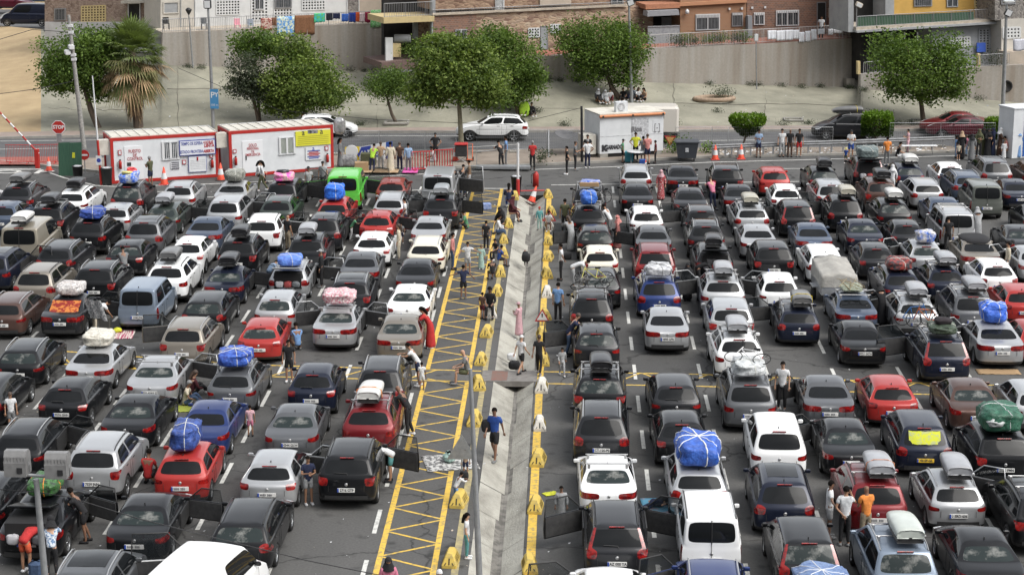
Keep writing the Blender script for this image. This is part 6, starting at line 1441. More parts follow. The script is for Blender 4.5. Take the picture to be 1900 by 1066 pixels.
def person_meshes(ps):
    if ps in _pm: return _pm[ps]
    p = pose(ps); N = []; E = []
    def add(v, r, par=None):
        N.append((v, r)); 
        if par is not None: E.append((par, len(N)-1))
        return len(N)-1
    pe = add(p['pel'], (.125, .095)); s = add(p['sp'], (.115, .085), pe); c = add(p['ch'], (.135, .095), s); nb = add(p['nb'], (.06, .055), c)
    up = (p['hd']-p['nb']).normalized(); fw = V(0, 1, 0) if ps != 'lie' else V(0, 0, 1)
    n1 = add(p['nb'].lerp(p['hd'], .45), .048, nb); h0 = add(p['hd']-up*.03+fw*.01, (.066, .078), n1); h1 = add(p['hd']+up*.05, (.074, .088), h0); h2 = add(p['hd']+up*.12, (.05, .058), h1)
    for q in 'LR':
        a = add(p['sh'+q], .055, c); e = add(p['el'+q], .037, a); w = add(p['wr'+q], (.026, .020), e); hand_nodes(N, E, w, p['el'+q], p['wr'+q], q == 'R')
        h = add(p['hp'+q], .078, pe); k = add(p['kn'+q], .050, h); cf = add(p['kn'+q].lerp(p['an'+q], .35)-fw*.015, .050, k); an = add(p['an'+q], .034, cf)
        ft = fw if ps != 'lie' else V(0, .0, 1); add(p['an'+q]+ft*.13-V(0, 0, .045), .030, an)
    P = {'body': skinned(N, E, 'body', 1)}
    def cloth_(name, nodes, edges): m = skinned(nodes, edges, name, 1); m.name = name; P[name] = m
    t = [(p['pel']-(p['sp']-p['pel'])*.55, (.160, .132)), (p['pel'], (.152, .125)), (p['sp'], (.145, .112)), (p['ch'], (.17, .125)), (p['nb']+up*.015, (.09, .08))]
    for nm, lg in (('shirt', .62), ('long_sleeves', 1.62)):
        n = list(t); e = [(0, 1), (1, 2), (2, 3), (3, 4)]
        for q in 'LR':
            n.append((p['sh'+q], .078)); e.append((3, len(n)-1))
            if lg < 1: n.append((p['sh'+q].lerp(p['el'+q], lg), .064)); e.append((len(n)-2, len(n)-1))
            else: n.append((p['el'+q], .056)); e.append((len(n)-2, len(n)-1)); n.append((p['el'+q].lerp(p['wr'+q], .85), .042)); e.append((len(n)-2, len(n)-1))
        cloth_(nm, n, e)
    for nm, lg in (('shorts', .82), ('trousers', 2)):
        n = [(p['pel']+(p['sp']-p['pel'])*.55, (.140, .112)), (p['pel']-(p['sp']-p['pel'])*.15, (.135, .11))]; e = [(0, 1)]
        for q in 'LR':
            n.append((p['hp'+q].lerp(p['kn'+q], .12), .096)); e.append((1, len(n)-1))
            if lg < 1: n.append((p['hp'+q].lerp(p['kn'+q], lg), .090)); e.append((len(n)-2, len(n)-1))
            else: n.append((p['kn'+q], .070)); e.append((len(n)-2, len(n)-1)); n.append((p['kn'+q].lerp(p['an'+q], .93), .056)); e.append((len(n)-2, len(n)-1))
        cloth_(nm, n, e)
    # shoes
    for q in 'LR':
        a = p['an'+q]; b = MB(); y0, y1 = a.y-.07, a.y+.20
        if ps == 'lie': b.rbox(a.x-.045, a.x+.045, a.y-.03, a.y+.06, a.z-.05, a.z+.18, .02)
        else: b.rbox(a.x-.046, a.x+.046, y0, y1, a.z-.078, a.z+.005, .02)
        P['shoe'+q] = b.mesh('shoe', [M_TRIM])
    # head things
    up2 = up; M4 = Matrix.Translation(p['hd']+up*.055) @ up.to_track_quat('Z', 'Y').to_matrix().to_4x4()
    if ps != 'lie': 
        sx = V(1, 0, 0); fy = up.cross(sx).normalized(); fy = fy if fy.y > 0 else -fy
        M4 = Matrix((( *(sx.x, fy.x, up.x), (p['hd']+up*.055).x), (sx.y, fy.y, up.y, (p['hd']+up*.055).y), (sx.z, fy.z, up.z, (p['hd']+up*.055).z), (0, 0, 0, 1)))
    def dome(rx, ry, rz, z0, cutf, n=14, m=8, shift=0):
        b = MB(); ids = []
        for j in range(m+1):
            ph = math.pi/2*(1-j/m)-(0 if j < m else 0); zz = math.sin(L_(math.pi/2, z0, j/m)); rr = math.cos(L_(math.pi/2, z0, j/m))
            for i in range(n):
                th = 2*math.pi*i/n; yy = math.sin(th); z = zz
                if yy > .1 and z < cutf: z = cutf-.0*yy
                b.v.append(tuple(M4 @ V(rx*rr*math.cos(th), ry*rr*yy+shift, rz*z)))
        for j in range(m):
            for i in range(n): k = (i+1) % n; b.f.append((j*n+i, (j+1)*n+i, (j+1)*n+k, j*n+k)); b.m.append(0); b.sm.append(True)
        return b
    P['hair'] = dome(.088, .100, .105, -.55, .35, shift=-.012).mesh('hair', [M_TRIM])
    lb = dome(.100, .112, .115, -.6, .35, shift=-.018)
    lb.tube([M4 @ V(0, -.09, -.02), M4 @ V(0, -.13, -.15), M4 @ V(0, -.14, -.32)], [.085, .095, .05], 9) if False else lb.tube([M4 @ V(0, -.08, 0), M4 @ V(0, -.12, -.14), M4 @ V(0, -.13, -.30)], .085, 9, r2=.05)
    P['long_hair'] = lb.mesh('long_hair', [M_TRIM])
    cb = dome(.092, .104, .105, -.1, .25, shift=-.005); cb.add([M4 @ V(x, y, .022) for x, y in ((-.07, .08), (.07, .08), (.055, .175), (-.055, .175))]+[M4 @ V(x, y, .034) for x, y in ((-.07, .08), (.07, .08), (.055, .17), (-.055, .17))], [(3, 2, 1, 0), (4, 5, 6, 7), (0, 1, 5, 4), (1, 2, 6, 5), (2, 3, 7, 6), (3, 0, 4, 7)])
    P['cap'] = cb.mesh('cap', [M_TRIM])
    hb = dome(.108, .122, .125, -.45, .30, shift=-.015); hb.tube([M4 @ V(0, -.01, -.03), M4 @ V(0, -.02, -.14), M4 @ V(0, -.02, -.26)], .098, 10, r2=.20, cap=True)
    P['headscarf'] = hb.mesh('headscarf', [M_TRIM])
    fb = MB()
    for x in (-.030, .030): fb.box(x-.014, x+.014, .083, .094, .005, .015, 0, M4); fb.box(x-.018, x+.018, .086, .096, .028, .036, 0, M4)
    fb.box(-.022, .022, .080, .089, -.062, -.054, 0, M4); P['face'] = fb.mesh('face_features', [pm('face_dark', (.03, .015, .012), rough=.6)])
    nb_ = MB(); nb_.add([M4 @ V(0, .088, .015), M4 @ V(-.014, .088, -.028), M4 @ V(.014, .088, -.028), M4 @ V(0, .112, -.024)], [(0, 1, 3), (0, 3, 2), (1, 2, 3)]); P['nose'] = nb_.mesh('nose', [M_TRIM])
    # long robe following the pose (standing or sitting)
    if ps in ('stand', 'arms', 'walk', 'lean', 'phone', 'hips'):
        rn = [(p['nb']-up*.03, (.09, .08)), (p['ch'], (.18, .13)), (p['sp'], (.165, .13)), (p['pel'], (.185, .15)), (V(0, .0, .5), (.22, .19)), (V(0, 0, .12), (.25, .23)), (V(0, 0, .03), (.26, .24))]; e = [(i, i+1) for i in range(6)]
    else:
        k = (p['knL']+p['knR'])/2; an = (p['anL']+p['anR'])/2
        rn = [(p['nb']-up*.03, (.09, .08)), (p['ch'], (.18, .13)), (p['sp'], (.17, .14)), (p['pel']+V(0, .02, .06), (.2, .16)), (k, (.2, .13)), (an+V(0, 0, .08), (.19, .11))]; e = [(i, i+1) for i in range(5)]
    for q in 'LR':
        rn.append((p['sh'+q], .085)); e.append((1, len(rn)-1)); rn.append((p['el'+q], .075)); e.append((len(rn)-2, len(rn)-1)); rn.append((p['el'+q].lerp(p['wr'+q], .85), .062)); e.append((len(rn)-2, len(rn)-1))
    cloth_('robe', rn, e)
    for m in P.values():
        if not m.materials: m.materials.append(M_TRIM)
        m.polygons.foreach_set('use_smooth', [True]*len(m.polygons))
    P['backp'] = None
    _pm[ps] = P; return P
SKIN = [pm('skin_light', (.46, .27, .18), rough=.55), pm('skin_tan', (.33, .18, .11), rough=.55), pm('skin_brown', (.20, .105, .065), rough=.55)]
CC = {'w': (.68, .69, .70), 'k': (.013, .013, .015), 'g': (.18, .185, .19), 'lg': (.36, .37, .38), 'n': (.015, .022, .06), 'b': (.02, .07, .30), 'lb': (.28, .40, .58), 'r': (.48, .03, .03), 'dr': (.10, .012, .02), 'o': (.75, .25, .05),
      'p': (.62, .20, .30), 'lp': (.62, .38, .42), 'y': (.60, .62, .04), 'li': (.38, .62, .05), 'ol': (.085, .09, .045), 'br': (.085, .045, .03), 'tn': (.42, .29, .19), 'kh': (.28, .23, .16), 'cr': (.60, .54, .42), 'gn': (.10, .30, .16), 'tl': (.10, .30, .30),
      'jb': (.05, .085, .16), 'mt': (.35, .50, .45), 'pk': (.55, .22, .20), 'or': (.62, .10, .04), 'pt': (.42, .46, .52), 'mr': (.07, .012, .018), 'sky': (.16, .30, .55), 'rp': (.28, .04, .05)}
MC = {k: pm('cloth_'+k, v, tuple(q*.72 for q in v), scale=9, rough=.9, bump=.3, bscale=14) for k, v in CC.items()}
MC['pt'] = pm('patterned_blue_white_cloth', (.60, .64, .68), (.10, .18, .32), scale=16, rough=.9, lo=.46, hi=.54); MC['rp'] = pm('red_patterned_cloth', (.32, .04, .05), (.55, .45, .42), scale=16, rough=.9, lo=.52, hi=.62)
HAIRM = {'k': pm('black_hair', (.010, .008, .007), rough=1, spec=.1, bump=.6, bscale=40), 'b': pm('brown_hair', (.05, .03, .02), rough=.6), 'g': pm('grey_hair', (.22, .22, .22), rough=.7), 'w': pm('white_cap', (.65, .65, .66), rough=.8)}
def person(loc, rz, ps, top, bot, head, label, h=1.72, sk=1, shoes='w', rot=None, bag=None, group='people waiting around the cars'):
    """top: 'T:w' t-shirt, 'L:w' long sleeves, 'R:k' robe, 'N' none; bot: 'P:k' trousers, 'S:k' shorts; head: 'h:k' hair, 'l:k' long hair, 'c:k' cap, 's:w' headscarf, 'n' bald"""
    P = person_meshes(ps); e = empty('person', loc, rz, label, 'person', group)
    if rot: e.rotation_euler = (rot[0], rot[1], rz)
    e.scale = (h/1.75,)*3; s = SKIN[sk]
    b = link('body', P['body'], e, mats=[s])
    link('nose', P['nose'], b, mats=[s]); link('face_features', P['face'], b)
    kind, c = top.split(':') if ':' in top else (top, '')
    if kind == 'R': link('robe', P['robe'], e, mats=[MC[c]])
    else:
        if kind == 'T': link('t_shirt', P['shirt'], e, mats=[MC[c]])
        if kind == 'L': link('long_sleeved_top', P['long_sleeves'], e, mats=[MC[c]])
        bk_, bc = bot.split(':')
        link('trousers' if bk_ == 'P' else 'shorts', P['trousers' if bk_ == 'P' else 'shorts'], e, mats=[MC[bc]])
    for q in 'LR': link('shoe', P['shoe'+q], e, mats=[MC[shoes]])
    if head != 'n':
        hk, hc = head.split(':'); nm = {'h': 'hair', 'l': 'long_hair', 'c': 'cap', 's': 'headscarf'}[hk]
        link(nm, P[nm], e, mats=[HAIRM[hc] if hk in 'hl' else MC[hc]])
    return e
A_, T_, Lf, Rt = 0, R(180), R(90), R(-90)      # away, towards, left, right
def dg(x): return R(x)
PP = [
 (268, 336, Rt, 'arms', 'T:w', 'P:n', 'h:k', 'man in white shirt and navy trousers facing a man in olive at the left cabin', {}),
 (280, 346, dg(60), 'arms', 'T:ol', 'S:n', 'h:g', 'grey haired man in olive shirt and navy shorts by the left cabin', {}),
 (478, 340, Rt, 'sit', 'L:w', 'P:k', 'l:k', 'woman in white seated in front of the right cabin', {}),
 (487, 355, Lf, 'walk', 'L:w', 'P:ol', 'l:k', 'woman in white blouse and olive trousers walking before the right cabin', {}),
 (573, 368, dg(20), 'walk', 'T:w', 'S:g', 'c:k', 'man in white t-shirt, grey shorts and cap left of the green van', {}),
 (600, 356, T_, 'stand', 'T:lg', 'P:k', 'c:k', 'person in patterned grey shirt behind the green van door', {}),
 (632, 310, Rt, 'stand', 'R:g', 'P:k', 'l:k', 'woman in long grey dress at the right end of the cabins', {}),
 (691, 320, dg(-15), 'lean', 'T:li', 'P:n', 'h:k', 'man in lime green vest and navy trousers in the row of men', {}),
 (707, 317, A_, 'hips', 'T:tn', 'P:lg', 'h:b', 'man in tan shirt and pale trousers, second in the row of men', {}),
 (725, 320, dg(10), 'stand', 'R:cr', 'P:k', 'h:k', 'man in long cream robe in the middle of the row of men', {'h': 1.82}),
 (742, 318, A_, 'stand', 'T:br', 'P:n', 'h:b', 'man in dark brown t-shirt and dark jeans in the row of men', {}),
 (758, 320, dg(15), 'stand', 'L:lb', 'P:g', 'h:k', 'man in light blue shirt with shoulder bag at the right of the row', {}),
 (808, 299, T_, 'hips', 'T:k', 'P:k', 'c:k', 'man in black t-shirt and cap with hands on hips by the red barriers', {}),
 (806, 312, Lf, 'sit', 'T:w', 'S:lg', 'h:k', 'person in white t-shirt seated behind the red barriers', {}),
 (930, 313, dg(30), 'lean', 'T:k', 'P:k', 'h:k', 'man in black leaning on a rail near the ramp', {}),
 (939, 306, Lf, 'stand', 'T:sky', 'P:g', 'h:k', 'person in pale blue partly behind the man in black by the ramp', {}),
 (871, 354, Lf, 'stand', 'T:tn', 'P:w', 'h:k', 'man in beige shirt and white trousers beside the silver van', {}),
 (863, 365, T_, 'stand', 'T:k', 'P:k', 'h:k', 'child in black beside the silver van', {'h': 1.1}),
 (854, 362, A_, 'lean', 'T:k', 'P:jb', 'h:k', 'person in black and jeans in the doorway of the silver van', {}),
 (527, 464, dg(-40), 'stand', 'T:k', 'P:kh', 'n', 'bald man in black shirt and khaki trousers behind the white SUV door', {}),
 (632, 447, Rt, 'lean', 'T:gn', 'P:w', 'h:b', 'child in green top and white leggings at an open minivan door', {'h': 1.35}),
 (743, 430, Lf, 'stand', 'T:w', 'P:n', 'h:k', 'man in white t-shirt at the red hatchback door', {}),
 (745, 452, A_, 'stand', 'T:g', 'S:n', 'h:k', 'small child in grey beside the red hatchback', {'h': 1.05}),
 (732, 482, Lf, 'stand', 'L:cr', 'P:cr', 'l:b', 'woman in beige beside the white hatchback', {}),
 (866, 424, Lf, 'sitg', 'T:gn', 'P:k', 'h:k', 'person in green sitting on the hatched strip beside an open door', {}),
 (902, 464, dg(-20), 'stand', 'T:k', 'P:k', 'h:k', 'boy in black standing on the hatched strip near the far end', {'h': 1.45}),
 (921, 447, Rt, 'sit', 'L:w', 'P:jb', 'l:k', 'woman in white and blue jeans sitting on the barrier blocks', {}),
 (931, 432, dg(150), 'sit', 'R:k', 'P:k', 's:k', 'woman in black robe and scarf sitting on the barrier blocks', {}),
 (946, 412, Rt, 'sit', 'R:mr', 'P:k', 's:mr', 'woman in maroon robe and headscarf by the drain', {}),
 (944, 387, A_, 'sit', 'L:n', 'P:b', 'l:k', 'woman with black hair and white top near the drain head', {}),
 (836, 500, Rt, 'stand', 'L:pk', 'P:jb', 'h:k', 'man in salmon shirt with backpack at the edge of the hatched strip', {}),
 (868, 508, T_, 'wave', 'T:w', 'S:lg', 'h:k', 'boy in white t-shirt and grey shorts facing forward on the hatched strip', {'h': 1.5}),
 (893, 499, T_, 'stand', 'R:mt', 'S:w', 'h:b', 'small girl in mint dress on the hatched strip', {'h': 1.15}),
 (860, 554, dg(10), 'wave', 'T:n', 'S:k', 'h:k', 'boy in navy and blue t-shirt with arms spread on the hatched strip', {'h': 1.5}),
 (914, 522, dg(20), 'sit', 'T:k', 'S:ol', 'h:k', 'boy in black shirt leaning on a yellow block', {'h': 1.4}),
 (926, 496, dg(-60), 'sit', 'T:b', 'S:k', 'h:k', 'boy in blue and black sitting on a yellow block', {'h': 1.35}),
 (922, 482, dg(140), 'sit', 'T:k', 'P:k', 'h:k', 'dark haired boy sitting behind the boy in blue', {'h': 1.35}),
 (909, 588, T_, 'sit', 'L:k', 'P:k', 'l:k', 'woman with long black hair sitting on the white block', {}),
 (895, 592, dg(-30), 'stand', 'T:br', 'S:dr', 'h:k', 'child in dark clothes in front of the seated woman', {'h': 1.15}),
 (799, 645, Lf, 'lean', 'R:r', 'P:k', 'l:k', 'woman in long red top at the champagne saloon', {}),
 (521, 540, dg(-20), 'bend', 'T:lb', 'P:n', 'h:k', 'man in pale blue shirt reaching into the open boot', {}),
 (592, 533, Lf, 'stand', 'L:k', 'P:k', 'c:lg', 'person in black with pale cap by the open silver estate', {}),
 (553, 650, dg(30), 'crouch', 'T:sky', 'P:kh', 'h:k', 'man in light blue t-shirt crouching by the red hatchback', {}),
 (537, 708, T_, 'stand', 'T:k', 'S:k', 'h:k', 'boy in black shirt and shorts standing by the navy hatchback', {'h': 1.62}),
 (775, 716, Lf, 'lean', 'T:w', 'S:n', 'h:k', 'man in white and blue shirt leaning on a dark minivan', {}),
 (783, 723, dg(10), 'stand', 'T:w', 'S:w', 'h:k', 'little boy in white print outfit beside the man in white and blue', {'h': 1.05}),
 (757, 807, dg(70), 'lean', 'T:k', 'P:k', 'n', 'bald man in black leaning at the dark red SUV', {'h': 1.82}),
 (868, 714, Lf, 'sit', 'T:g', 'S:ol', 'n', 'bald man in grey t-shirt sitting on a yellow block', {'h': 1.8}),
 (918, 854, dg(160), 'walk', 'T:b', 'S:k', 'h:k', 'bearded man in bright blue t-shirt and black shorts on the drain', {'h': 1.82}),
 (573, 935, dg(200), 'arms', 'T:n', 'S:lg', 'h:k', 'boy in navy t-shirt and grey shorts leaning on the silver hatchback', {'h': 1.55}),
 (713, 893, Lf, 'bend', 'T:w', 'S:tl', 'h:k', 'person in white and green shorts leaning into the black SUV', {}),
 (864, 883, T_, 'stand', 'T:tn', 'S:n', 'h:k', 'small child behind the grey triangular sign', {'h': .95}),
 (846, 932, dg(-60), 'lean', 'L:w', 'P:sky', 'h:k', 'small child in white and blue climbing on a yellow block', {'h': 1.0}),
 (866, 1035, Rt, 'stand', 'T:w', 'P:tl', 'l:k', 'girl with long black hair in white top and patterned trousers', {'h': 1.35}),
 (722, 1140, dg(190), 'stand', 'R:p', 'P:k', 's:k', 'woman in black headscarf at the bottom edge of the hatched strip', {'h': 1.6}),
 (816, 1166, A_, 'stand', 'T:g', 'P:k', 'c:w', 'person with white cap just entering at the bottom edge', {'h': 1.62}),
 (6, 800, dg(200), 'stand', 'T:w', 'S:g', 'l:b', 'child with curly hair and white t-shirt at the left edge', {'h': 1.4}),
 (338, 752, Rt, 'sitg', 'T:cr', 'P:jb', 'h:g', 'man in beige shirt and jeans sitting between two saloons', {}),
 (346, 734, dg(-60), 'sitg', 'L:mr', 'P:k', 'l:b', 'person in dark maroon sitting behind the man in jeans', {}),
 (465, 809, dg(10), 'stand', 'T:lp', 'S:p', 'h:k', 'little girl in pink top beside the blue saloon', {'h': 1.1}),
 (275, 898, dg(-10), 'crouch', 'T:r', 'S:k', 'h:k', 'man in red crouching beside the silver SUV', {}),
 (50, 1062, dg(-20), 'bend', 'T:r', 'S:or', 'h:b', 'man in red shirt and orange shorts bending into the open boot', {'h': 1.85}),
 (98, 1068, dg(10), 'lean', 'L:pt', 'P:k', 's:k', 'woman in blue and white patterned blouse at the open boot', {'h': 1.7}),
 (158, 1005, Lf, 'lean', 'T:k', 'S:k', 'h:k', 'barefoot person behind the open door at bottom left', {}),
 (40, 392, Lf, 'bend', 'T:w', 'P:n', 'h:b', 'man in white t-shirt leaning into a car at the left edge', {}),
 (227, 532, dg(20), 'lean', 'T:g', 'P:n', 'h:k', 'man in grey t-shirt leaning at the black SUV with red lamps', {}),
 (172, 616, dg(-60), 'bend', 'T:w', 'P:cr', 'h:k', 'man in white bending over a suitcase behind a dark saloon', {}),
 (988, 315, A_, 'arms', 'T:r', 'P:k', 'h:g', 'man in red t-shirt standing on the kerb', {}),
 (1052, 324, Lf, 'phone', 'T:k', 'P:k', 'h:k', 'woman in black holding a phone near the black post', {'h': 1.68}),
 (1067, 316, Rt, 'arms', 'T:g', 'P:k', 'h:b', 'man in grey t-shirt talking near the black post', {}),
 (1090, 312, dg(10), 'hips', 'T:w', 'P:n', 'h:g', 'man in white t-shirt and dark jeans seen from behind near the kiosk', {}),
 (1090, 303, T_, 'stand', 'T:k', 'P:g', 'h:k', 'man in black behind the man in white near the kiosk', {}),
 (1155, 302, Rt, 'stand', 'T:gn', 'S:k', 'c:k', 'boy with black cap and green shirt at the kiosk table', {'h': 1.45}),
 (1179, 300, T_, 'hips', 'T:y', 'P:k', 'h:k', 'man in bright yellow vest behind the kiosk table', {'h': 1.8}),
 (1201, 305, dg(15), 'arms', 'T:pk', 'S:n', 'h:b', 'man in red pink t-shirt and navy shorts at the kiosk table', {'h': 1.85}),
 (1193, 303, A_, 'arms', 'T:g', 'S:lg', 'h:k', 'person in grey beside the man in pink at the kiosk', {'h': 1.65}),
 (1216, 303, Lf, 'stand', 'T:dr', 'P:k', 'h:k', 'boy in dark red at the right of the kiosk table', {'h': 1.4}),
 (1226, 371, T_, 'stand', 'R:rp', 'P:k', 's:lp', 'woman in pink headscarf and red patterned dress between cars', {'h': 1.65}),
 (1322, 388, dg(20), 'lean', 'T:p', 'P:n', 'h:b', 'man in pink shirt leaning at a dark saloon', {'h': 1.8}),
 (1407, 292, T_, 'arms', 'T:lb', 'S:n', 'h:k', 'man in light blue t-shirt and navy shorts by the flat topped bush', {}),
 (1056, 432, A_, 'stand', 'T:ol', 'P:k', 'h:k', 'person behind the open left door near the drain end', {}),
 (1060, 465, dg(30), 'lean', 'R:lg', 'P:k', 'l:b', 'woman in striped grey dress at the black hatchback', {}),
 (1126, 440, dg(60), 'lean', 'T:w', 'P:g', 'h:k', 'man in white leaning over the black hatchback', {}),
 (1140, 462, Lf, 'stand', 'R:pk', 'P:k', 's:pk', 'woman in rose robe and headscarf at the black hatchback', {'h': 1.65}),
 (1041, 520, Lf, 'phone', 'T:w', 'P:k', 'h:k', 'boy in white t-shirt and black trousers beside the yellow blocks', {'h': 1.7}),
 (1001, 428, dg(20), 'stand', 'L:tl', 'P:mt', 'c:r', 'girl in teal with red cap on the drain slab', {'h': 1.25}),
 (1018, 428, T_, 'sit', 'T:w', 'S:k', 'h:k', 'child in black and white sitting on a white block behind the warning sign', {'h': 1.35}),
 (1064, 532, Rt, 'bend', 'T:w', 'P:lg', 'h:k', 'man in white bending into a grey hatchback', {}),
 (1035, 599, dg(-20), 'stand', 'T:sky', 'P:k', 'h:k', 'man in sky blue t-shirt with shoulder bag by the bicycle carrying minivan', {'h': 1.72}),
 (1057, 660, Rt, 'lean', 'T:n', 'P:jb', 'h:b', 'man in navy shirt and jeans at the open door of a dark hatchback', {'h': 1.8}),
 (963, 622, dg(60), 'arms', 'R:lp', 'P:lg', 'c:lp', 'girl in pink dress and cap walking on the drain', {'h': 1.4}),
 (967, 693, dg(-40), 'walk', 'T:w', 'S:k', 'c:w', 'boy in white t-shirt, black shorts and cap stepping out of the drain', {'h': 1.5}),
 (1000, 695, dg(-10), 'walk', 'T:k', 'P:k', 'h:b', 'boy in black beside the drain crossing', {'h': 1.55}),
 (1043, 697, dg(190), 'walk', 'L:lg', 'P:lg', 'h:k', 'small child in grey pyjamas beside the drain crossing', {'h': 1.1}),
 (1275, 557, T_, 'stand', 'R:k', 'P:k', 's:k', 'woman in long black robe left of the silver SUV', {'h': 1.65}),
 (1296, 533, Rt, 'bend', 'L:k', 'P:k', 's:k', 'person in black leaning into the silver SUV', {}),
 (976, 492, dg(10), 'bend', 'T:k', 'P:k', 'c:w', 'child with white cap and black backpack bending on the drain', {'h': .95}),
 (1450, 291, T_, 'stand', 'T:w', 'P:lg', 'h:k', 'man in white t-shirt leaning on the guardrail, left of three', {}),
 (1465, 291, T_, 'stand', 'T:k', 'P:br', 'n', 'man in black t-shirt and brown trousers on the guardrail, middle of three', {}),
 (1482, 291, T_, 'stand', 'T:k', 'S:r', 'h:k', 'man in black shirt and red shorts on the guardrail, right of three', {}),
 (1578, 295, T_, 'arms', 'T:w', 'S:b', 'c:k', 'man in white t-shirt and blue shorts by the guardrail', {'h': 1.8}),
 (1569, 303, dg(150), 'stand', 'T:b', 'S:ol', 'c:y', 'small child in blue beside the man in blue shorts', {'h': .95}),
 (1645, 307, A_, 'stand', 'T:o', 'P:g', 'h:k', 'man in orange t-shirt behind the open boot at far right', {}),
 (1664, 303, Rt, 'sit', 'T:k', 'P:w', 'h:k', 'seated person in black beside the man in orange', {}),
 (1684, 284, Lf, 'arms', 'T:lp', 'P:lp', 'h:k', 'person in pink leaning on the guardrail', {'h': 1.5}),
 (1773, 293, Rt, 'stand', 'T:sky', 'P:lb', 'h:k', 'child in pale blue at the left of the crowd', {'h': 1.35}),
 (1783, 295, A_, 'stand', 'R:k', 'P:k', 's:tn', 'woman with dusty pink headscarf at the left of the crowd', {'h': 1.7}),
 (1778, 297, T_, 'stand', 'T:cr', 'S:k', 'h:k', 'small child in cream t-shirt at the left of the crowd', {'h': 1.05}),
 (1793, 289, Lf, 'stand', 'T:p', 'P:lb', 'h:b', 'child in pink t-shirt in the crowd', {'h': 1.3}),
 (1802, 298, A_, 'stand', 'R:g', 'P:k', 's:k', 'woman in wide grey robe with black headscarf in the crowd', {'h': 1.62}),
 (1815, 292, T_, 'arms', 'L:ol', 'P:k', 's:ol', 'woman in olive top and olive headscarf in the crowd', {}),
 (1823, 289, T_, 'stand', 'R:ol', 'P:k', 's:k', 'woman in dark olive robe behind others in the crowd', {}),
 (1832, 291, dg(200), 'arms', 'R:k', 'P:k', 's:k', 'woman in wide black robe holding a baby in the crowd', {}),
 (1841, 290, Lf, 'stand', 'R:n', 'P:k', 's:n', 'woman in slim navy robe in the crowd', {}),
 (1854, 291, Rt, 'arms', 'R:br', 'P:k', 's:w', 'woman in brown robe with white headscarf in the crowd', {'h': 1.78}),
 (1862, 294, T_, 'stand', 'R:w', 'P:k', 'h:b', 'girl in white dress in the crowd', {'h': 1.1}),
 (1868, 292, Lf, 'sit', 'L:pk', 'P:br', 'h:k', 'seated person in brown and pink in the crowd', {}),
 (1873, 288, A_, 'stand', 'T:w', 'P:k', 'h:k', 'man in white t-shirt with shoulder strap beside the blue and white booth', {'h': 1.85}),
 (1888, 293, A_, 'stand', 'R:sky', 'P:k', 's:sky', 'woman in long pale blue robe at the right end of the crowd', {'h': 1.72}),
 (1662, 362, A_, 'stand', 'L:w', 'P:w', 's:w', 'person in white hood between cars at far right', {'h': 1.7}),
 (1813, 448, A_, 'lean', 'R:lg', 'P:k', 's:lg', 'person in pale hooded robe beside the small silver van', {}),
 (1756, 466, A_, 'stand', 'T:k', 'P:k', 'h:k', 'man in black standing behind the small silver van', {}),
 (1889, 518, Lf, 'stand', 'L:cr', 'P:g', 'h:k', 'person in beige at the right edge', {}),
 (1878, 495, Rt, 'bend', 'R:k', 'P:k', 's:k', 'person in black robe leaning into a silver car at right', {}),
 (1656, 602, dg(20), 'lean', 'R:k', 'P:k', 's:k', 'woman in black robe beside the silver estate with bicycles', {}),
 (1450, 761, dg(165), 'stand', 'T:w', 'P:k', 'h:k', 'young man in white t-shirt standing inside an open car door', {'h': 1.8}),
 (1537, 997, Rt, 'wave', 'T:w', 'S:lg', 'h:k', 'man in white t-shirt and grey shorts left of the trio', {'h': 1.75}),
 (1566, 1012, dg(-10), 'phone', 'T:w', 'P:k', 'h:k', 'man in white t-shirt with black strap in the middle of the trio', {'h': 1.80}),
 (1602, 1004, dg(25), 'arms', 'T:o', 'P:kh', 'n', 'bald man in orange t-shirt and khaki trousers right of the trio', {'h': 1.80}),
 (1041, 975, T_, 'stand', 'R:lg', 'S:w', 'h:k', 'little girl in pale dress beside the dark minivan door', {'h': 1.25}),
 (1236, 940, dg(140), 'lie', 'L:k', 'P:n', 'h:b', 'person lying on a blue towel between two cars', {}),
]
def clear_of_cars(q, ps):
    m = .16 if ps in ('bend', 'lean') else .24
    for _ in range(3):
        for (X, Y, yb, s, e_) in CARPOS.values():
            dx, dy = q.x-X, q.y-Y; ex, ey = s['W']/2+m-abs(dx), s['L']/2+m-abs(dy)
            if ex > 0 and ey > 0:
                if ex < ey: q = V(q.x+math.copysign(ex, dx), q.y, q.z)
                else: q = V(q.x, q.y+math.copysign(ey, dy), q.z)
    return q
def flat_or_terrain(px, py): return G(px, py, .12 if py < interp([(0, 322), (640, 318), (960, 309), (1320, 293), (1900, 279)], px)[1] else 0)
for px, py, rz, ps, top, bot, hd_, lab, o in PP:
    q = flat_or_terrain(px, py) if px not in (918, 963, 976, 1001) else G(px, py, -.2)
    q = clear_of_cars(q, ps)
    if ps == 'sit' and px in (909, 868, 914, 926, 922, 931, 921, 946, 944, 1018): q.z += .03
    person(q, rz, ps, top, bot, hd_, lab, h=o.get('h', 1.74), sk=random.choice((0, 1, 1, 2)), shoes=random.choice('wkkg'))
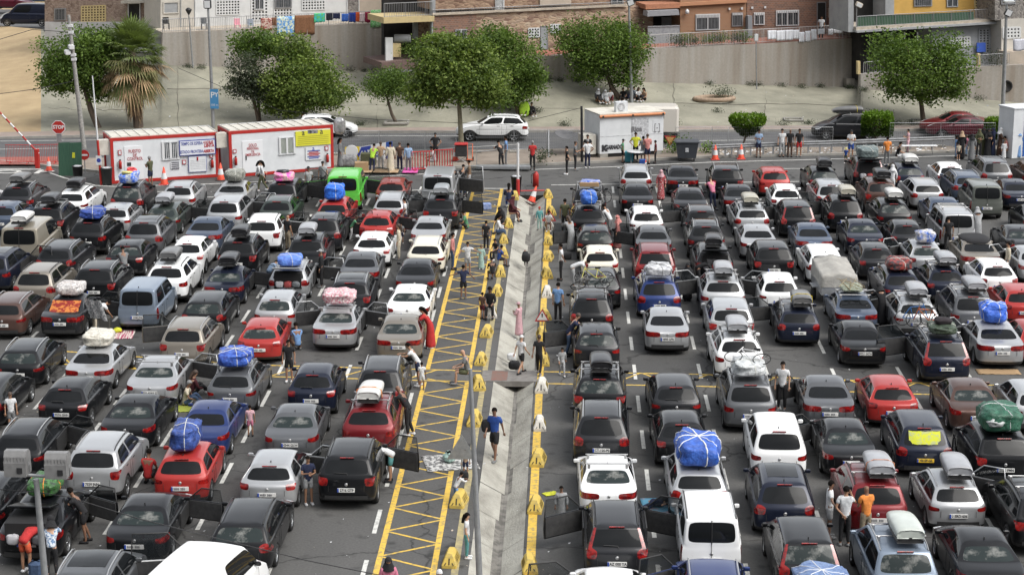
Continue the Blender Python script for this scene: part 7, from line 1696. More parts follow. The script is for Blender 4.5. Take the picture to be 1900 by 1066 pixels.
# sitting on the slope under the trees
for px, py, top, bot, hd_, lab in ((1108, 189, 'R:k', 'P:k', 's:lg', 'leftmost seated woman in black under the large tree'), (1121, 191, 'R:lg', 'P:k', 's:lg', 'seated woman in pale grey robe under the large tree'), (1131, 188, 'T:w', 'P:dr', 'h:k', 'seated man in white t-shirt left of the large tree trunk'),
   (1157, 186, 'T:k', 'P:k', 'h:k', 'seated child in dark clothes right of the trunk'), (1166, 184, 'L:g', 'P:n', 'h:g', 'seated man in dark grey beside the lamp post'), (1177, 184, 'T:pt', 'P:k', 'h:k', 'seated woman in patterned top right of the lamp post'), (1183, 186, 'T:w', 'P:k', 'l:b', 'seated girl in white stripes right of the lamp post'), (1196, 187, 'T:tn', 'P:k', 'l:k', 'rightmost seated girl under the large tree'),
   (979, 212, 'T:dr', 'P:k', 'l:k', 'seated woman in dark red beside the green bag'), (985, 214, 'L:k', 'P:k', 'h:k', 'seated person in black beside the green bag')):
    person(T(px, py), R(random.uniform(140, 220)), 'sitg', top, bot, hd_, lab, h=1.7, sk=1, group='people sitting under the trees')
person(W2.pt(1523, 73, -.5), R(180), 'stand', 'T:w', 'P:k', 'h:k', 'man in white t-shirt standing on the brick house terrace', 1.75)
person(W2.pt(1560, 71, -.45), R(170), 'phone', 'T:lg', 'P:lg', 'c:w', 'man with white cap and binoculars on the brick house terrace', 1.72)
def bagm(loc, c, s, label, rz=0, nm='backpack', cat='bag'):
    b = MB(); b.add(*lumpy(s[0], s[1], s[2], int(loc[0]*7) % 50, amp=.05), 0, True); o = b.build(nm, MC[c], loc=loc, rot=(0, 0, rz)); return tag(o, label, cat)
q = G(903, 845, -.1); bagm((q.x, q.y-.1, .75), 'k', (.17, .12, .22), 'black backpack held by the man in the blue t-shirt')
q = G(954, 687, -.2); bagm((q.x, q.y, -.15), 'k', (.22, .16, .17), 'black bag by the boy stepping out of the drain'); q = G(949, 678, -.2); bagm((q.x, q.y, .0), 'w', (.17, .12, .15), 'white bag by the boy stepping out of the drain')
q = G(976, 495, -.2); bagm((q.x, q.y-.2, .1), 'k', (.2, .18, .2), 'black backpack on the small child in the drain')
q = G(1053, 481); bagm((q.x, q.y, 0), 'k', (.2, .16, .16), 'black bag on the ground beside the boy in white')
q = G(855, 922); bagm((q.x+.1, q.y, .55), 'k', (.14, .12, .15), 'black bag on the yellow block by the small child')
q = G(973, 208, .3); q = T(973, 216); bagm((q.x, q.y, q.z), 'li', (.35, .2, .5), 'bright green bag beside the seated people at the tree')
# ------------------------------------------------------------------ barrier blocks
M_BY = pm('yellow_block_paint', (.58, .42, .09), (.30, .25, .12), scale=4, rough=.8, lo=.48, hi=.75, detail=8); M_BW = pm('white_block_paint', (.62, .60, .55), (.42, .40, .36), scale=5, rough=.8, lo=.45, hi=.75)
def block_meshes():
    b = MB(); w, l, h = .25, .52, .52
    # wedge: vertical foot then sloping to a narrow ridge
    rings = [(.25, .52, 0), (.25, .52, .10), (.15, .40, .37), (.09, .34, .46)]
    vs = []; fs = []
    for (hw, hl, z) in rings:
        c = .03; vs += [(-hw+c, -hl, z), (hw-c, -hl, z), (hw, -hl+c, z), (hw, hl-c, z), (hw-c, hl, z), (-hw+c, hl, z), (-hw, hl-c, z), (-hw, -hl+c, z)]
    for k in range(3):
        for i in range(8): j = (i+1) % 8; fs.append((k*8+i, k*8+j, k*8+8+j, k*8+8+i))
    fs.append(tuple(range(24, 32))); b.add(vs, fs)
    s = MB()
    def onface(x, z):
        return -.52+.12*max(0, (z-.10))/.27-.004
    for x0, x1, z0, z1, wd in ((0, 0, .13, .33, .022), (-.15, -.10, .11, .19, .018), (.15, .10, .11, .19, .018)):
        a = V(x0, onface(x0, z0), z0); c = V(x1, onface(x1, z1), z1); s.tube([a, c], wd, 4, smooth=False)
    s2 = MB()
    for sx in (-1, 1):
        for yy in (-.20, .0, .20):
            for q in (-.055, .055): s2.tube([(sx*.243, yy+q, .14), (sx*.165, yy+q, .34)], .012, 4, smooth=False)
    return b.mesh('block', [M_BY]), s.mesh('slot', [M_TRIM]), s2.mesh('side_groove', [pm('groove_shadow', (.2, .15, .04), rough=.9)])
BLK = block_meshes()
LB = [(834.7, 1057, 'y'), (850, 945, 'y'), (879, 793, 'y'), (886.7, 726, 'y'), (891, 680, 'y'), (902, 628, 'y'), (911, 592, 'w'), (921, 551, 'y'), (928, 515, 'y'), (933, 480, 'y'), (934, 453, 'y'), (943, 424, 'y'), (955, 372, 'y')]
RB = [(982, 1068, 'y'), (993, 956, 'y'), (998, 868, 'y'), (1000.8, 802, 'w'), (1004.6, 731, 'w'), (1009, 681, 'y'), (1006, 632, 'y'), (1012, 597, 'y'), (1015, 554, 'w'), (1015, 518, 'y'), (1017, 486, 'y'), (1018, 456, 'y'), (1019, 428, 'w'), (1023, 401, 'y'), (1017, 369, 'y')]
near = ['nearest to the camera', 'second from the bottom', 'third from the bottom', 'fourth from the bottom', 'fifth from the bottom', 'sixth from the bottom', 'seventh from the bottom', 'eighth from the bottom', 'ninth from the bottom', 'tenth from the bottom', 'eleventh from the bottom', 'twelfth from the bottom', 'thirteenth from the bottom', 'fourteenth from the bottom', 'farthest from the camera']
for lst, nm in ((LB, 'left of the drain'), (RB, 'right of the drain')):
    for i, (x, y, c) in enumerate(lst):
        p = G(x, y); e = empty('barrier_block', (p.x, p.y+.52, .005), R(random.uniform(-9, 9)), '%s wedge block %s, %s' % ('yellow' if c == 'y' else 'dirty white', nm, near[i]), 'barrier block', 'wedge blocks along the drain')
        q_ = random.uniform(.84, .95); e.scale = (1.0*q_, .95*q_, .98*q_)
        link('block', BLK[0], e, mats=[M_BY if c == 'y' else M_BW]); link('slot', BLK[1], e)
        link('side_groove', BLK[2], e)
# ------------------------------------------------------------------ site cabins
M_RED = pm('red_cabin_frame', (.42, .02, .015), (.34, .02, .015), scale=3, rough=.5); M_PANEL = pm('white_cabin_panel', (.66, .68, .70), (.58, .60, .62), scale=1.5, rough=.5)
M_ROOFP = pm('ribbed_cabin_roof', (.58, .56, .50), (.44, .42, .37), scale=2, rough=.7, stretch=(1, 1, 1)); M_TXR = pm('red_lettering', (.36, .02, .03), rough=.5); M_TXB = pm('blue_lettering', (.03, .05, .28), rough=.5)
class Cabin:
    def __init__(s, name, label, bl, br, topl, depth, cat='cabin', z0=0.02):
        a = G(*bl, z0); b = G(*br, z0); s.a = a; s.L = (b-a).length; s.e = empty(name, a, math.atan2(b.y-a.y, b.x-a.x), label, cat)
        s.H = PY(topl[0], topl[1], a.y).z-z0; s.D = depth; s.u = (b-a).normalized(); s.n = Vector((s.u.y, -s.u.x, 0))
        s.M = Matrix.Rotation(-s.e.rotation_euler.z, 4, 'Z')
    def q(s, px, py):
        """photo point on the front face -> local x, z"""
        d = ray(px, py); c = Vector((0, 0, CAM_H)); t = (s.a-c).dot(s.n)/d.dot(s.n); P = c+d*t; return (P-s.a).dot(s.u), P.z-s.a.z
    def box(s, name, m, x0, x1, z0, z1, y0=-.02, y1=.0, par=None):
        b = MB(); b.box(min(x0, x1), max(x0, x1), y0, y1, min(z0, z1), max(z0, z1)); return b.build(name, m, par or s.e)
    def pb(s, name, m, px0, py0, px1, py1, y0=-.03, y1=0., par=None):
        a = s.q(px0, py1); b = s.q(px1, py0); return s.box(name, m, a[0], b[0], a[1], b[1], y0, y1, par)
    def tx(s, st, px, py, size, m, par=None, sq=1.0, y=-.045, bold=.003):
        a = s.q(px, py); return text('lettering', st, par or s.e, (a[0], y, a[1]), size, m, bold=bold, squeeze=sq)
def site_cabin(name, label, bl, br, topl):
    c = Cabin(name, label, bl, br, topl, 2.35); L, H, D = c.L, c.H, c.D
    c.box('wall', M_PANEL, .1, L-.1, .1, H-.1, .02, D-.02)
    b = MB(); t = .17
    for x0, x1, z0, z1 in ((0, L, 0, t), (0, L, H-t, H), (0, t, t, H-t), (L-t, L, t, H-t)): b.box(x0, x1, 0, .12, z0, z1); b.box(x0, x1, D-.12, D, z0, z1)
    for x0, x1 in ((0, t), (L-t, L)):
        for z0, z1 in ((0, t), (H-t, H)): b.box(x0, x1, .12, D-.12, z0, z1)
    b.build('frame', M_RED, c.e)
    b = MB(); b.box(.05, L-.05, .10, D, H+.003, H+.05)
    n = 11
    for k in range(n+1): x = .08+(L-.2)*k/n; b.box(x, x+.05, .10, D, H+.05, H+.09)
    b.build('roof', M_ROOFP, c.e)
    b = MB(); b.tube([(0, D, H+.06), (L, D, H+.06)], .03, 6); b.tube([(L-.03, .0, H+.03), (L-.03, D, H+.08)], .03, 6); b.build('roof_rail', M_GALV, c.e)
    return c
def extinguisher(c, px, py):
    x, z = c.q(px, py); b = MB(); b.lathe([(.0, -.28), (.085, -.27), (.085, .12), (.04, .2), (.0, .2)], 12, Matrix.Translation((x, -.12, z))); o = b.build('fire_extinguisher', M_RED, c.e)
    h = MB(); h.tube([(x-.02, -.12, z+.22), (x-.16, -.13, z+.1), (x-.17, -.13, z-.12), (x-.09, -.14, z-.2)], .015, 6); h.box(x-.05, x+.05, -.14, -.1, z+.2, z+.27); h.build('hose', M_TRIM, o)
M_PIC = pm('poster_greys', (.6, .61, .63), (.3, .31, .33), scale=9, rough=.5)
c = site_cabin('site_cabin', 'left white site cabin with red frame and PUESTO DE CONTROL door', (208, 341), (406.5, 328), (202, 257))
d = c.pb('door', pm('white_door_paint', (.70, .71, .73), rough=.4), 233, 270, 264, 334, -.015, .02); c.pb('handle', M_TRIM, 236, 301, 243, 308, -.04, -.016, d)
c.tx('PUESTO', 249.5, 280.5, .27, M_TXR, d, .72); c.tx('DE', 250, 288, .24, M_TXR, d, .75); c.tx('CONTROL', 250.5, 294.5, .26, M_TXR, d, .72)
w = c.pb('window', M_WIN, 303, 265, 330, 293, -.03, .02); c.pb('frame', M_WHM, 301, 263, 303.5, 296, -.06, 0, w); c.pb('frame', M_WHM, 330, 262, 332.5, 295, -.06, 0, w); c.pb('frame', M_WHM, 315, 264, 317.5, 294, -.05, 0, w); c.pb('frame', M_WHM, 301, 294, 332.5, 297, -.07, 0, w); c.pb('frame', M_WHM, 301, 262, 332.5, 264.5, -.055, 0, w)
b = MB(); 
for k in range(4):
    for x0 in (304.5, 318): x, z = c.q(x0+k*3.2, 280); b.box(x, x+.03, -.05, -.031, z-.42, z+.42)
b.build('bars', M_WHM, w)
s_ = c.pb('sign_board', M_TXB, 332.5, 257, 398.5, 289, -.12, -.02); s2 = c.pb('sign_face', pm('sign_white', (.68, .70, .74), rough=.4), 333.8, 258.5, 397, 287.6, -.13, -.121, s_)
c.tx('TIEMPO DE ESPERA', 354.5, 266, .25, M_TXB, s2, .60, -.14, .005); c.tx('4 HORAS', 385.5, 263.5, .25, M_TXR, s2, .56, -.14, .01); c.tx('LENTA', 387, 269.5, .26, M_TXR, s2, .75, -.14, .012); c.tx('ESTADO FRONTERA.', 355.5, 281, .25, M_TXB, s2, .60, -.14, .005); c.tx('ABIERTA', 386.5, 279.5, .25, M_TXR, s2, .62, -.14, .01)
n = c.pb('notice', M_TXB, 350, 287.8, 382.5, 320, -.06, -.02); n2 = c.pb('notice_sheet', M_PANEL, 350.8, 288.8, 381.7, 319, -.07, -.061, n)
b = MB()
for k in range(6): x0, z0 = c.q(353, 298.5+k*3.0); x1, _ = c.q(379.5, 298); b.box(x0, x1, -.074, -.071, z0, z0+.025)
b.build('printed_lines', M_PIC, n2)
x0, z0 = c.q(366, 294); b = MB(); b.tube([(x0, -.073, z0-.1), (x0, -.073, z0+.1)], .05, 8); b.build('crest', M_TXR, n2)
n = c.pb('small_notice', M_PANEL, 317, 300, 333, 314, -.03, 0); b = MB()
for k in range(4): x0, z0 = c.q(318, 302+k*3.5); x1, _ = c.q(332, 300); b.box(x0, x1, -.034, -.031, z0-.035, z0+.035)
b.build('printed_lines', pm('grey_print', (.1, .1, .12), rough=.6), n)
for a in ((219, 278, 225, 288), (338, 296.5, 345, 305), (389, 284, 394.5, 293)):
    n = c.pb('safety_sign', M_TXR, *a, -.03, -.0); c.pb('symbol', M_PANEL, a[0]+1.2, a[1]+1.5, a[2]-1.2, a[3]-1.5, -.034, -.031, n)
extinguisher(c, 222.5, 304); extinguisher(c, 393, 302)
ac = c.box('air_conditioner', M_ROOFP, -.62, -.02, H0 if False else c.H-.95, c.H-.1, .15, .65)
c2 = site_cabin('site_cabin', 'right white site cabin with red frame and big yellow poster', (427, 329), (619.7, 314.5), (422.8, 244.3))
c = c2; d = c.pb('door', pm('white_door_paint', (.70, .71, .73), rough=.4), 451, 260, 487, 321, -.015, .02); c.pb('handle', M_TRIM, 455.5, 289, 457.3, 297, -.05, -.016, d)
c.tx('SOLO', 468.5, 269.5, .27, M_TXR, d, .7); c.tx('PERSONAL', 469, 275.5, .2, M_TXR, d, .75); c.tx('DE', 469, 281.3, .18, M_TXR, d, .8); c.tx('EMERGENCIA', 469, 286.8, .22, M_TXR, d, .68)
w = c.pb('window', pm('curtained_glass', (.22, .24, .22), (.32, .34, .31), scale=6, rough=.15, stretch=(3, 1, .5)), 520, 256, 545, 284, -.03, .02)
for a in ((518, 254.5, 520.5, 286.5), (544.5, 253.5, 547, 285.5), (531, 254.5, 533.5, 285.5), (516.5, 284, 549, 287.5), (518, 254, 547, 256.3)): c.pb('frame', M_WHM, *a, -.06, 0, w)
yp = c.pb('yellow_poster', pm('poster_yellow', (.62, .60, .04), rough=.5), 548.5, 240, 612.5, 271.5, -.05, -.0)
c.tx('a', 562, 246, .5, M_PTXT, yp, .9, -.06); c.tx('a', 596, 243.5, .5, M_PTXT, yp, .9, -.06); c.pb('photo', pm('poster_photo', (.03, .03, .035), (.35, .35, .36), scale=5, rough=.4), 570.5, 240.5, 589, 248, -.056, -.051, yp)
b = MB()
for k in range(5): x0, z0 = c.q(552, 254.5+k*3.4); x1, _ = c.q(609, 255); b.box(x0, x1, -.056, -.051, z0, z0+.03)
b.build('printed_lines', pm('yellow_print', (.3, .28, .03), rough=.6), yp)
n = c.pb('notice', M_PANEL, 567, 271.8, 596, 297.5, -.04, 0); c.tx('a', 581, 275, .4, M_TXB, n, .9, -.045)
for k, m_ in enumerate((M_TXB, M_TXR, M_TXR, M_TXR, M_TXB, M_TXB)):
    b = MB(); x0, z0 = c.q(570, 280.5+k*2.7); x1, _ = c.q(593.5, 280); b.box(x0+.1*(k % 2), x1-.1*(k % 2), -.046, -.041, z0-.03, z0+.03); b.build('printed_line', m_, n)
for a in ((432, 276.5, 438.5, 284.5), (602.5, 270.5, 609, 279.5)):
    n = c.pb('safety_sign', M_TXR, *a, -.03, 0); c.pb('symbol', M_PANEL, a[0]+1.2, a[1]+1.5, a[2]-1.2, a[3]-1.5, -.034, -.031, n)
extinguisher(c, 436.5, 297.5); extinguisher(c, 606.5, 292)
c.box('air_conditioner', M_ROOFP, -.66, -.05, c.H-.95, c.H-.1, .25, .75)
# white kiosk
c = Cabin('white_kiosk', 'white kiosk cabin with orange awning rail and air conditioner on its roof', (1112.5, 296), (1230, 289), (1112.3, 214), 2.6, 'kiosk'); L, H = c.L, c.H
c.box('wall', M_PANEL, 0, L, .34, H, 0, 2.6); c.box('base', M_DARK, .6, L-.2, .02, .33, .1, 2.4); c.box('foot', M_KERB, .05, .55, -.02, .34, .02, .5); c.box('foot', M_KERB, L-.5, L-.05, -.02, .34, .02, .5)
c.box('roof', pm('dirty_white_roof', (.60, .58, .52), (.45, .42, .36), scale=2, rough=.8), -.03, L+.03, H+.002, H+.06, -.03, 2.63)
b = MB(); b.tube([(-.05, -.08, H-.08), (L+.05, -.08, H-.08)], .085, 8); b.build('awning_rail', pm('orange_awning', (.55, .22, .10), rough=.7), c.e)
for x in (.15, L*.5, L-.1): c.box('bracket', M_TRIM, x-.05, x+.05, H-.15, H-.02, -.19, -.05)
pz = c.pb('poster', M_PIC, 1172.5, 218, 1203.5, 262, -.02, 0); c.tx('Rioa', 1181, 240, .42, M_PTXT2, pz, .9, -.03, .03)
g = c.pb('serving_hatch', pm('hatch_white', (.6, .62, .64), rough=.5), 1211, 222, 1227, 244, -.02, 0); c.tx('[-]', 1219, 236, .6, M_PTXT2, g, .7, -.03, 0)
b = MB(); x0, z0 = c.q(1113, 254); b.box(0, L, -.012, 0, z0-.015, z0+.015); x1, _ = c.q(1172, 254); b.box(x1-.015, x1+.015, -.012, 0, .4, H-.15); b.build('panel_joint', M_PIC, c.e)
x, z = c.q(1135, 273.5); gg = text('graffiti', 'GARNADO', c.e, (x+.15, -.02, z), .36, M_PTXT, bold=.02, squeeze=.62)
x, z = c.q(1124, 275.5); gg = text('graffiti', 'K', c.e, (x-.1, -.02, z), .5, M_PTXT, bold=.04)
ac = c.box('air_conditioner', M_PANEL, L*.30, L*.48, H+.06, H+.68, .5, .85); b = MB(); b.lathe([(.0, 0), (.2, 0), (.24, .03), (.24, -.02)], 18, Matrix.Translation((L*.38, .49, H+.37)) @ Matrix.Rotation(R(90), 4, 'X')); b.build('fan', M_PIC, ac)
sbx = c.box('side_box', M_ROOFP, -.95, -.12, .3, 1.5, .3, 1.2)
# table at the kiosk
p = G(1180, 303); e = empty('folding_table', p, 0, 'round white folding table with blue cloth in front of the kiosk', 'table'); b = MB(); b.lathe([(0, .70), (.55, .70), (.57, .73), (.55, .76), (0, .76)], 20); b.build('table_top', M_WHM, e)
for sx in (-.3, .3): b = MB(); b.tube([(sx, -.2, 0), (sx, .2, .7)], .018, 6); b.build('leg', M_GALV, e); b = MB(); b.tube([(sx, .2, 0), (sx, -.2, .7)], .018, 6); b.build('leg', M_GALV, e)
p = G(1167, 300); b = MB(); b.rbox(-.25, .25, -.2, .2, 0, .65, .04); tag(b.build('turquoise_bin', pm('turquoise_plastic', (.05, .30, .38), rough=.5), loc=p), 'turquoise plastic bin beside the kiosk table', 'bin')
p = G(1192, 306); b = MB(); b.rbox(-.2, .2, -.15, .15, 0, .35, .04); tag(b.build('blue_cool_box', MC['b'], loc=p), 'small blue box under the kiosk table', 'cool box')
# blue and white booth
c = Cabin('portable_booth', 'tall white booth with blue door at the right edge', (1877, 294), (1936, 290), (1877, 203), 1.6, 'booth'); c.box('wall', M_PANEL, 0, c.L, 0, c.H, 0, 1.6); c.box('door', pm('blue_door', (.02, .10, .40), rough=.4), .75, 1.9, .1, c.H-.35, -.03, 0); c.box('roof', M_PANEL, -.05, c.L+.05, c.H+.002, c.H+.08, -.05, 1.65)
# truck behind the kiosk, vehicles on the road
p = G(1236, 262); e = empty('box_truck', p, 0, 'white truck parked on the road behind the kiosk', 'truck')
b = MB(); b.rbox(-3.0, .75, -.9, 1.0, .6, 2.35, .15); b.build('body', pm('cream_truck_paint', (.55, .52, .47), rough=.4, coat=.3), e); b = MB(); b.box(-.55, -.2, -.912, -.9, 1.6, 1.95); b.build('side_window', M_GLASS, e)
for x in (-2.4, .0): b = MB(); b.lathe([(.0, -.11), (.26, -.1), (.36, -.11), (.38, 0), (.36, .11), (0, .11)], 18, Matrix.Translation((x, -.8, .38)) @ Matrix.Rotation(R(90), 4, 'X')); b.build('wheel', M_TYRE, e)
b = MB(); b.box(-2.9, .7, -.7, .8, .35, .61); b.build('chassis', M_TRIM, e)
q = G(404, 1001, 1.95); make_car('van', 'wht', 'L', q.x-.2, q.y-.78, R(-13), 0, 'white van heading slightly right at the bottom left edge', group='cars queueing in the lanes')
GR = 'vehicles on the road and hillside'
q = G(913, 259); make_car('suv', 'wht', 'r', q.x, q.y, R(91), 0, 'white SUV driving left on the road beyond the fence', group=GR)[0].scale = (1.0, 1.07, 1.02)
q = G(1568, 256); make_car('mpv', 'dgr', 'b', q.x, q.y, R(91), 0, 'dark grey minivan with roof box driving left on the road', group=GR)
make_box('gry', (q.x+.1, q.y, 1.64), 'grey roof box with white straps on the minivan on the road', strap=(.6, .6, .6)).rotation_euler.z = R(91)
q = G(1783, 255); make_car('sed', 'mar', '', q.x, q.y, R(90), 0, 'maroon saloon driving left on the road at right', group=GR)
q = G(1770, 246); make_car('sed', 'dred', '', q.x, q.y, R(90), .0, 'dark red saloon hidden behind the maroon saloon', group=GR)
q = G(590, 252); make_car('hat', 'wht', '', q.x+.6, q.y, R(-88), 0, 'white car passing behind the right site cabin', group=GR)
q = PY(52, 47, 170); make_car('van', 'navy', '', q.x, q.y, R(90), q.z-.05, 'dark blue van parked by the tiled house', group=GR)
q = PY(22, 20, 186); make_car('sed', 'mar', '', q.x, q.y, R(-90), q.z+.1, 'dark red car at the top left corner', group=GR)
q = PY(76, 8, 189); make_car('hat', 'lblu', '', q.x, q.y, R(-90), q.z+.1, 'pale car beyond the dark blue van', group=GR)
# trailer
e = empty('box_trailer', (11.6, 82.6, 0), R(2), 'grey box trailer with loose grey cover behind the white estate', 'trailer')
b = MB(); b.rbox(-.78, .78, -1.5, 1.3, .5, .92, .03); b.build('tub', M_GALV, e)
vs = [(-.8, -1.52, .9), (.8, -1.52, .9), (.8, 1.32, .9), (-.8, 1.32, .9), (-.76, -1.5, 1.35), (.76, -1.5, 1.3), (.76, 1.3, 1.55), (-.76, 1.3, 1.55), (0, -1.45, 1.45), (0, 1.2, 1.75)]
me = sub_mesh(vs, [(0, 1, 5, 8, 4), (1, 2, 6, 5), (2, 3, 7, 9, 6), (3, 0, 4, 7), (4, 8, 9, 7), (8, 5, 6, 9)], [pm('grey_trailer_cover', (.36, .35, .32), (.28, .27, .25), scale=3, rough=.8, bump=1, bscale=4)], 3, name='cover', simple=True, dsp=lambda v: v+Vector((noise.noise(v*2.5)*.05, 0, noise.noise(v*3+Vector((5, 0, 0)))*.07-.03)))
link('cover', me, e)
for sx in (-.88, .88): b = MB(); b.lathe([(.0, -.08), (.28, -.08), (.30, 0), (.28, .08), (0, .08)], 18, Matrix.Translation((sx, -.1, .30)) @ Matrix.Rotation(R(90), 4, 'Y')); b.build('wheel', M_TYRE, e); b = MB(); b.box(sx-.12, sx+.12, -.5, .3, .62, .66); b.build('mudguard', M_GALV, e)
b = MB(); b.tube([(0, 1.3, .5), (0, 1.95, .5)], .04, 6); b.build('drawbar', M_GALV, e)
# bicycles
X, Y, yb, s, _ = CARPOS[('L', 1105, 555)]
make_bike((X-.15, yb-.18, .62), (R(-6), 0, R(4)), 'blue framed bicycle on the back of the silver estate', (.02, .12, .35)); make_bike((X+.25, yb-.42, .60), (R(-6), 0, R(174)), 'outer bicycle with orange frame on the back of the silver estate', (.5, .12, .03))
X, Y, yb, s, _ = CARPOS[('K', 622, 528)]
make_bike((X-.1, yb+1.2, 1.80), (R(48), 0, R(12)), 'lower bicycle lying on the roof of the black minivan', (.2, .2, .2)); make_bike((X+.15, yb+1.9, 1.86), (R(52), 0, R(188)), 'upper bicycle lying on the roof of the black minivan', (.35, .33, .05))
X, Y, yb, s, _ = CARPOS[('O', 1787, 382)]
make_bike((X-.15, yb+1.0, 2.22), (R(68), 0, R(160)), 'white bicycle lying on the white plastic bundle', (.6, .6, .6))
X, Y, yb, s, _ = CARPOS[('G', 608, 600)]
make_bike((X+.35, yb-.12, .95), (R(-8), 0, R(10)), 'black bicycle on the back of the first minivan beside the drain', (.03, .03, .03))
M_STRP = bpy.data.materials.new('red_white_stripes'); M_STRP.use_nodes = True; nt = M_STRP.node_tree; wv = nt.nodes.new('ShaderNodeTexWave'); wv.bands_direction = 'DIAGONAL'; wv.inputs['Scale'].default_value = 2.6; tc_ = nt.nodes.new('ShaderNodeTexCoord'); rp = nt.nodes.new('ShaderNodeValToRGB'); rp.color_ramp.interpolation = 'CONSTANT'; rp.color_ramp.elements[0].color = (.5, .03, .02, 1); rp.color_ramp.elements[1].position = .5; rp.color_ramp.elements[1].color = (.65, .65, .62, 1)
nt.links.new(tc_.outputs['Object'], wv.inputs[0]); nt.links.new(wv.outputs[0], rp.inputs[0]); nt.links.new(rp.outputs[0], nt.nodes['Principled BSDF'].inputs['Base Color'])
b = MB(); b.box(-.25, .25, -.01, .01, -.25, .25); tag(b.build('striped_board', M_STRP, loc=(X+.0, yb-.45, 1.35), rot=(R(-15), 0, 0)), 'red and white striped panel on the bicycle rack near the drain', 'panel')
# cloths on cars
def draped(car, name, m, w0, label, t0=.08, t1=.92, cat='cloth', off=.03, parent=False):
    X, Y, yb, s, e = CARPOS[car]; b = MB(); n = 8
    for j in range(n+1):
        t = L_(t0, t1, j/n); y = L_(s['yrb'], s['yrt'], t)-.04*4*t*(1-t)*.6; z = L_(s['zrb'], s['zrt'], t)+off
        for i in range(n+1): u = i/n*2-1; b.v.append((u*w0, y-off*.6-s['L']/2+.08*abs(u)**3*(1-t*.4), z+.01*math.sin(i*2.2+j)))
    for j in range(n):
        for i in range(n): a = j*(n+1)+i; b.f.append((a, a+1, a+n+2, a+n+1)); b.m.append(0); b.sm.append(True)
    o = b.build(name, m, e if parent else None)
    if not parent: o.location = (X, Y, 0); tag(o, label, cat)
    return o
draped(('I', 492, 545), 'orange_rug', pm('red_orange_rug', (.50, .17, .04), (.22, .02, .015), scale=5, rough=.95, lo=.47, hi=.53), .58, 'red and orange rug spread over the rear window of a dark saloon', -.05, 1.0, 'rug')
draped(('P', 1178, 685), 'rear_sunshade', pm('yellow_patterned_cloth', (.55, .58, .03), (.42, .46, .20), scale=9, rough=.8, lo=.5, hi=.6), .50, '', .15, .82, off=.006, parent=True)
X, Y, yb, s, _ = CARPOS[('I', 492, 545)]
b = MB(); n = 8
for j in range(n+1):
    for i in range(n+1): b.v.append((.0+i*.1+j*.03, -i*.06+.05*math.sin(i*1.7), -j*.10+.03*math.sin(j*2+i)))
for j in range(n):
    for i in range(n): a = j*(n+1)+i; b.f.append((a+n+1, a+n+2, a+1, a)); b.m.append(0); b.sm.append(True)
o = b.build('patterned_sheet', pm('grey_white_print', (.5, .5, .5), (.18, .19, .20), scale=14, rough=.9, lo=.45, hi=.55), loc=(X+.75, yb+1.0, 1.5)); tag(o, 'grey patterned sheet hung from the dark saloon door with the rug', 'sheet')
def mat(px, py, w, l, m, name, label, rz=0, z=.012, cat='mat'):
    p = G(px, py); b = MB(); n = 10
    for j in range(n+1):
        for i in range(n+1): b.v.append(((i/n-.5)*w, (j/n-.5)*l, .012+.03*abs(noise.noise(Vector((i*.5, j*.5, px)))))); 
    for j in range(n):
        for i in range(n): a = j*(n+1)+i; b.f.append((a, a+1, a+n+2, a+n+1)); b.m.append(0); b.sm.append(True)
    o = b.build(name, m, loc=(p.x, p.y, z), rot=(0, 0, rz)); so_ = o.modifiers.new('t', 'SOLIDIFY'); so_.thickness = .012; return tag(o, label, cat)
mat(228, 620, .9, 1.5, pm('striped_mat', (.6, .55, .5), (.35, .06, .12), scale=3, rough=.9, stretch=(8, .3, 1), lo=.48, hi=.52), 'striped_mat', 'red and white striped mat behind the pale blue van', .1)
mat(762, 320, .9, 1.6, pm('pink_mat', (.60, .10, .35), rough=.9), 'pink_mat', 'bright pink mat under the row of men', 0, .13); mat(705, 321, 2.2, 1.2, pm('brown_prayer_mat', (.30, .18, .10), (.42, .32, .2), scale=4, rough=.9), 'brown_mat', 'brown mats on the ground before the row of men', 0, .13)
mat(836, 858, 1.7, 1.6, pm('grey_checked_blanket', (.5, .5, .48), (.12, .12, .12), scale=7, rough=.95, lo=.47, hi=.53), 'checked_blanket', 'black and white patterned blanket under the triangular sign', .2)
mat(1236, 948, 1.3, 2.3, pm('blue_towel', (.15, .42, .60), (.5, .35, .4), scale=2, rough=.95, lo=.5, hi=.65), 'blue_towel', 'light blue towel on the ground under the lying person', .1, cat='towel')
mat(352, 758, 1.0, .8, pm('green_mat', (.28, .32, .05), rough=.95), 'green_mat', 'olive green mat beside the man in jeans', .1); mat(1021, 916, .45, .3, MC['y'], 'yellow_paper', 'yellow paper lying on the asphalt beside the drain', .5, cat='paper')
mat(1852, 690, 1.6, .7, pm('cardboard', (.33, .22, .12), rough=.9), 'cardboard_sheet', 'flat cardboard sheet on the asphalt at the right edge', 0, cat='cardboard')
def prop_box(px, py, w, l, h, m, name, label, cat, rz=0, z=0, r=.03):
    p = G(px, py, z); b = MB(); b.rbox(-w/2, w/2, -l/2, l/2, 0, h, r); o = b.build(name, m, loc=(p.x, p.y, z), rot=(0, 0, rz)); return tag(o, label, cat)
prop_box(903, 388, .45, .35, .33, pm('blue_patterned_box', (.08, .16, .42), (.3, .35, .5), scale=8, rough=.6), 'cool_box', 'blue patterned cool box on the hatched strip', 'cool box', .3)
prop_box(196, 616, .42, .28, .65, pm('dark_suitcase', (.05, .05, .045), rough=.6), 'suitcase', 'dark suitcase beside the man bending in white', 'suitcase'); prop_box(218, 617, .35, .3, .22, MC['y'], 'yellow_bag', 'yellow bag beside the dark suitcase', 'bag', .3, 0, .08)
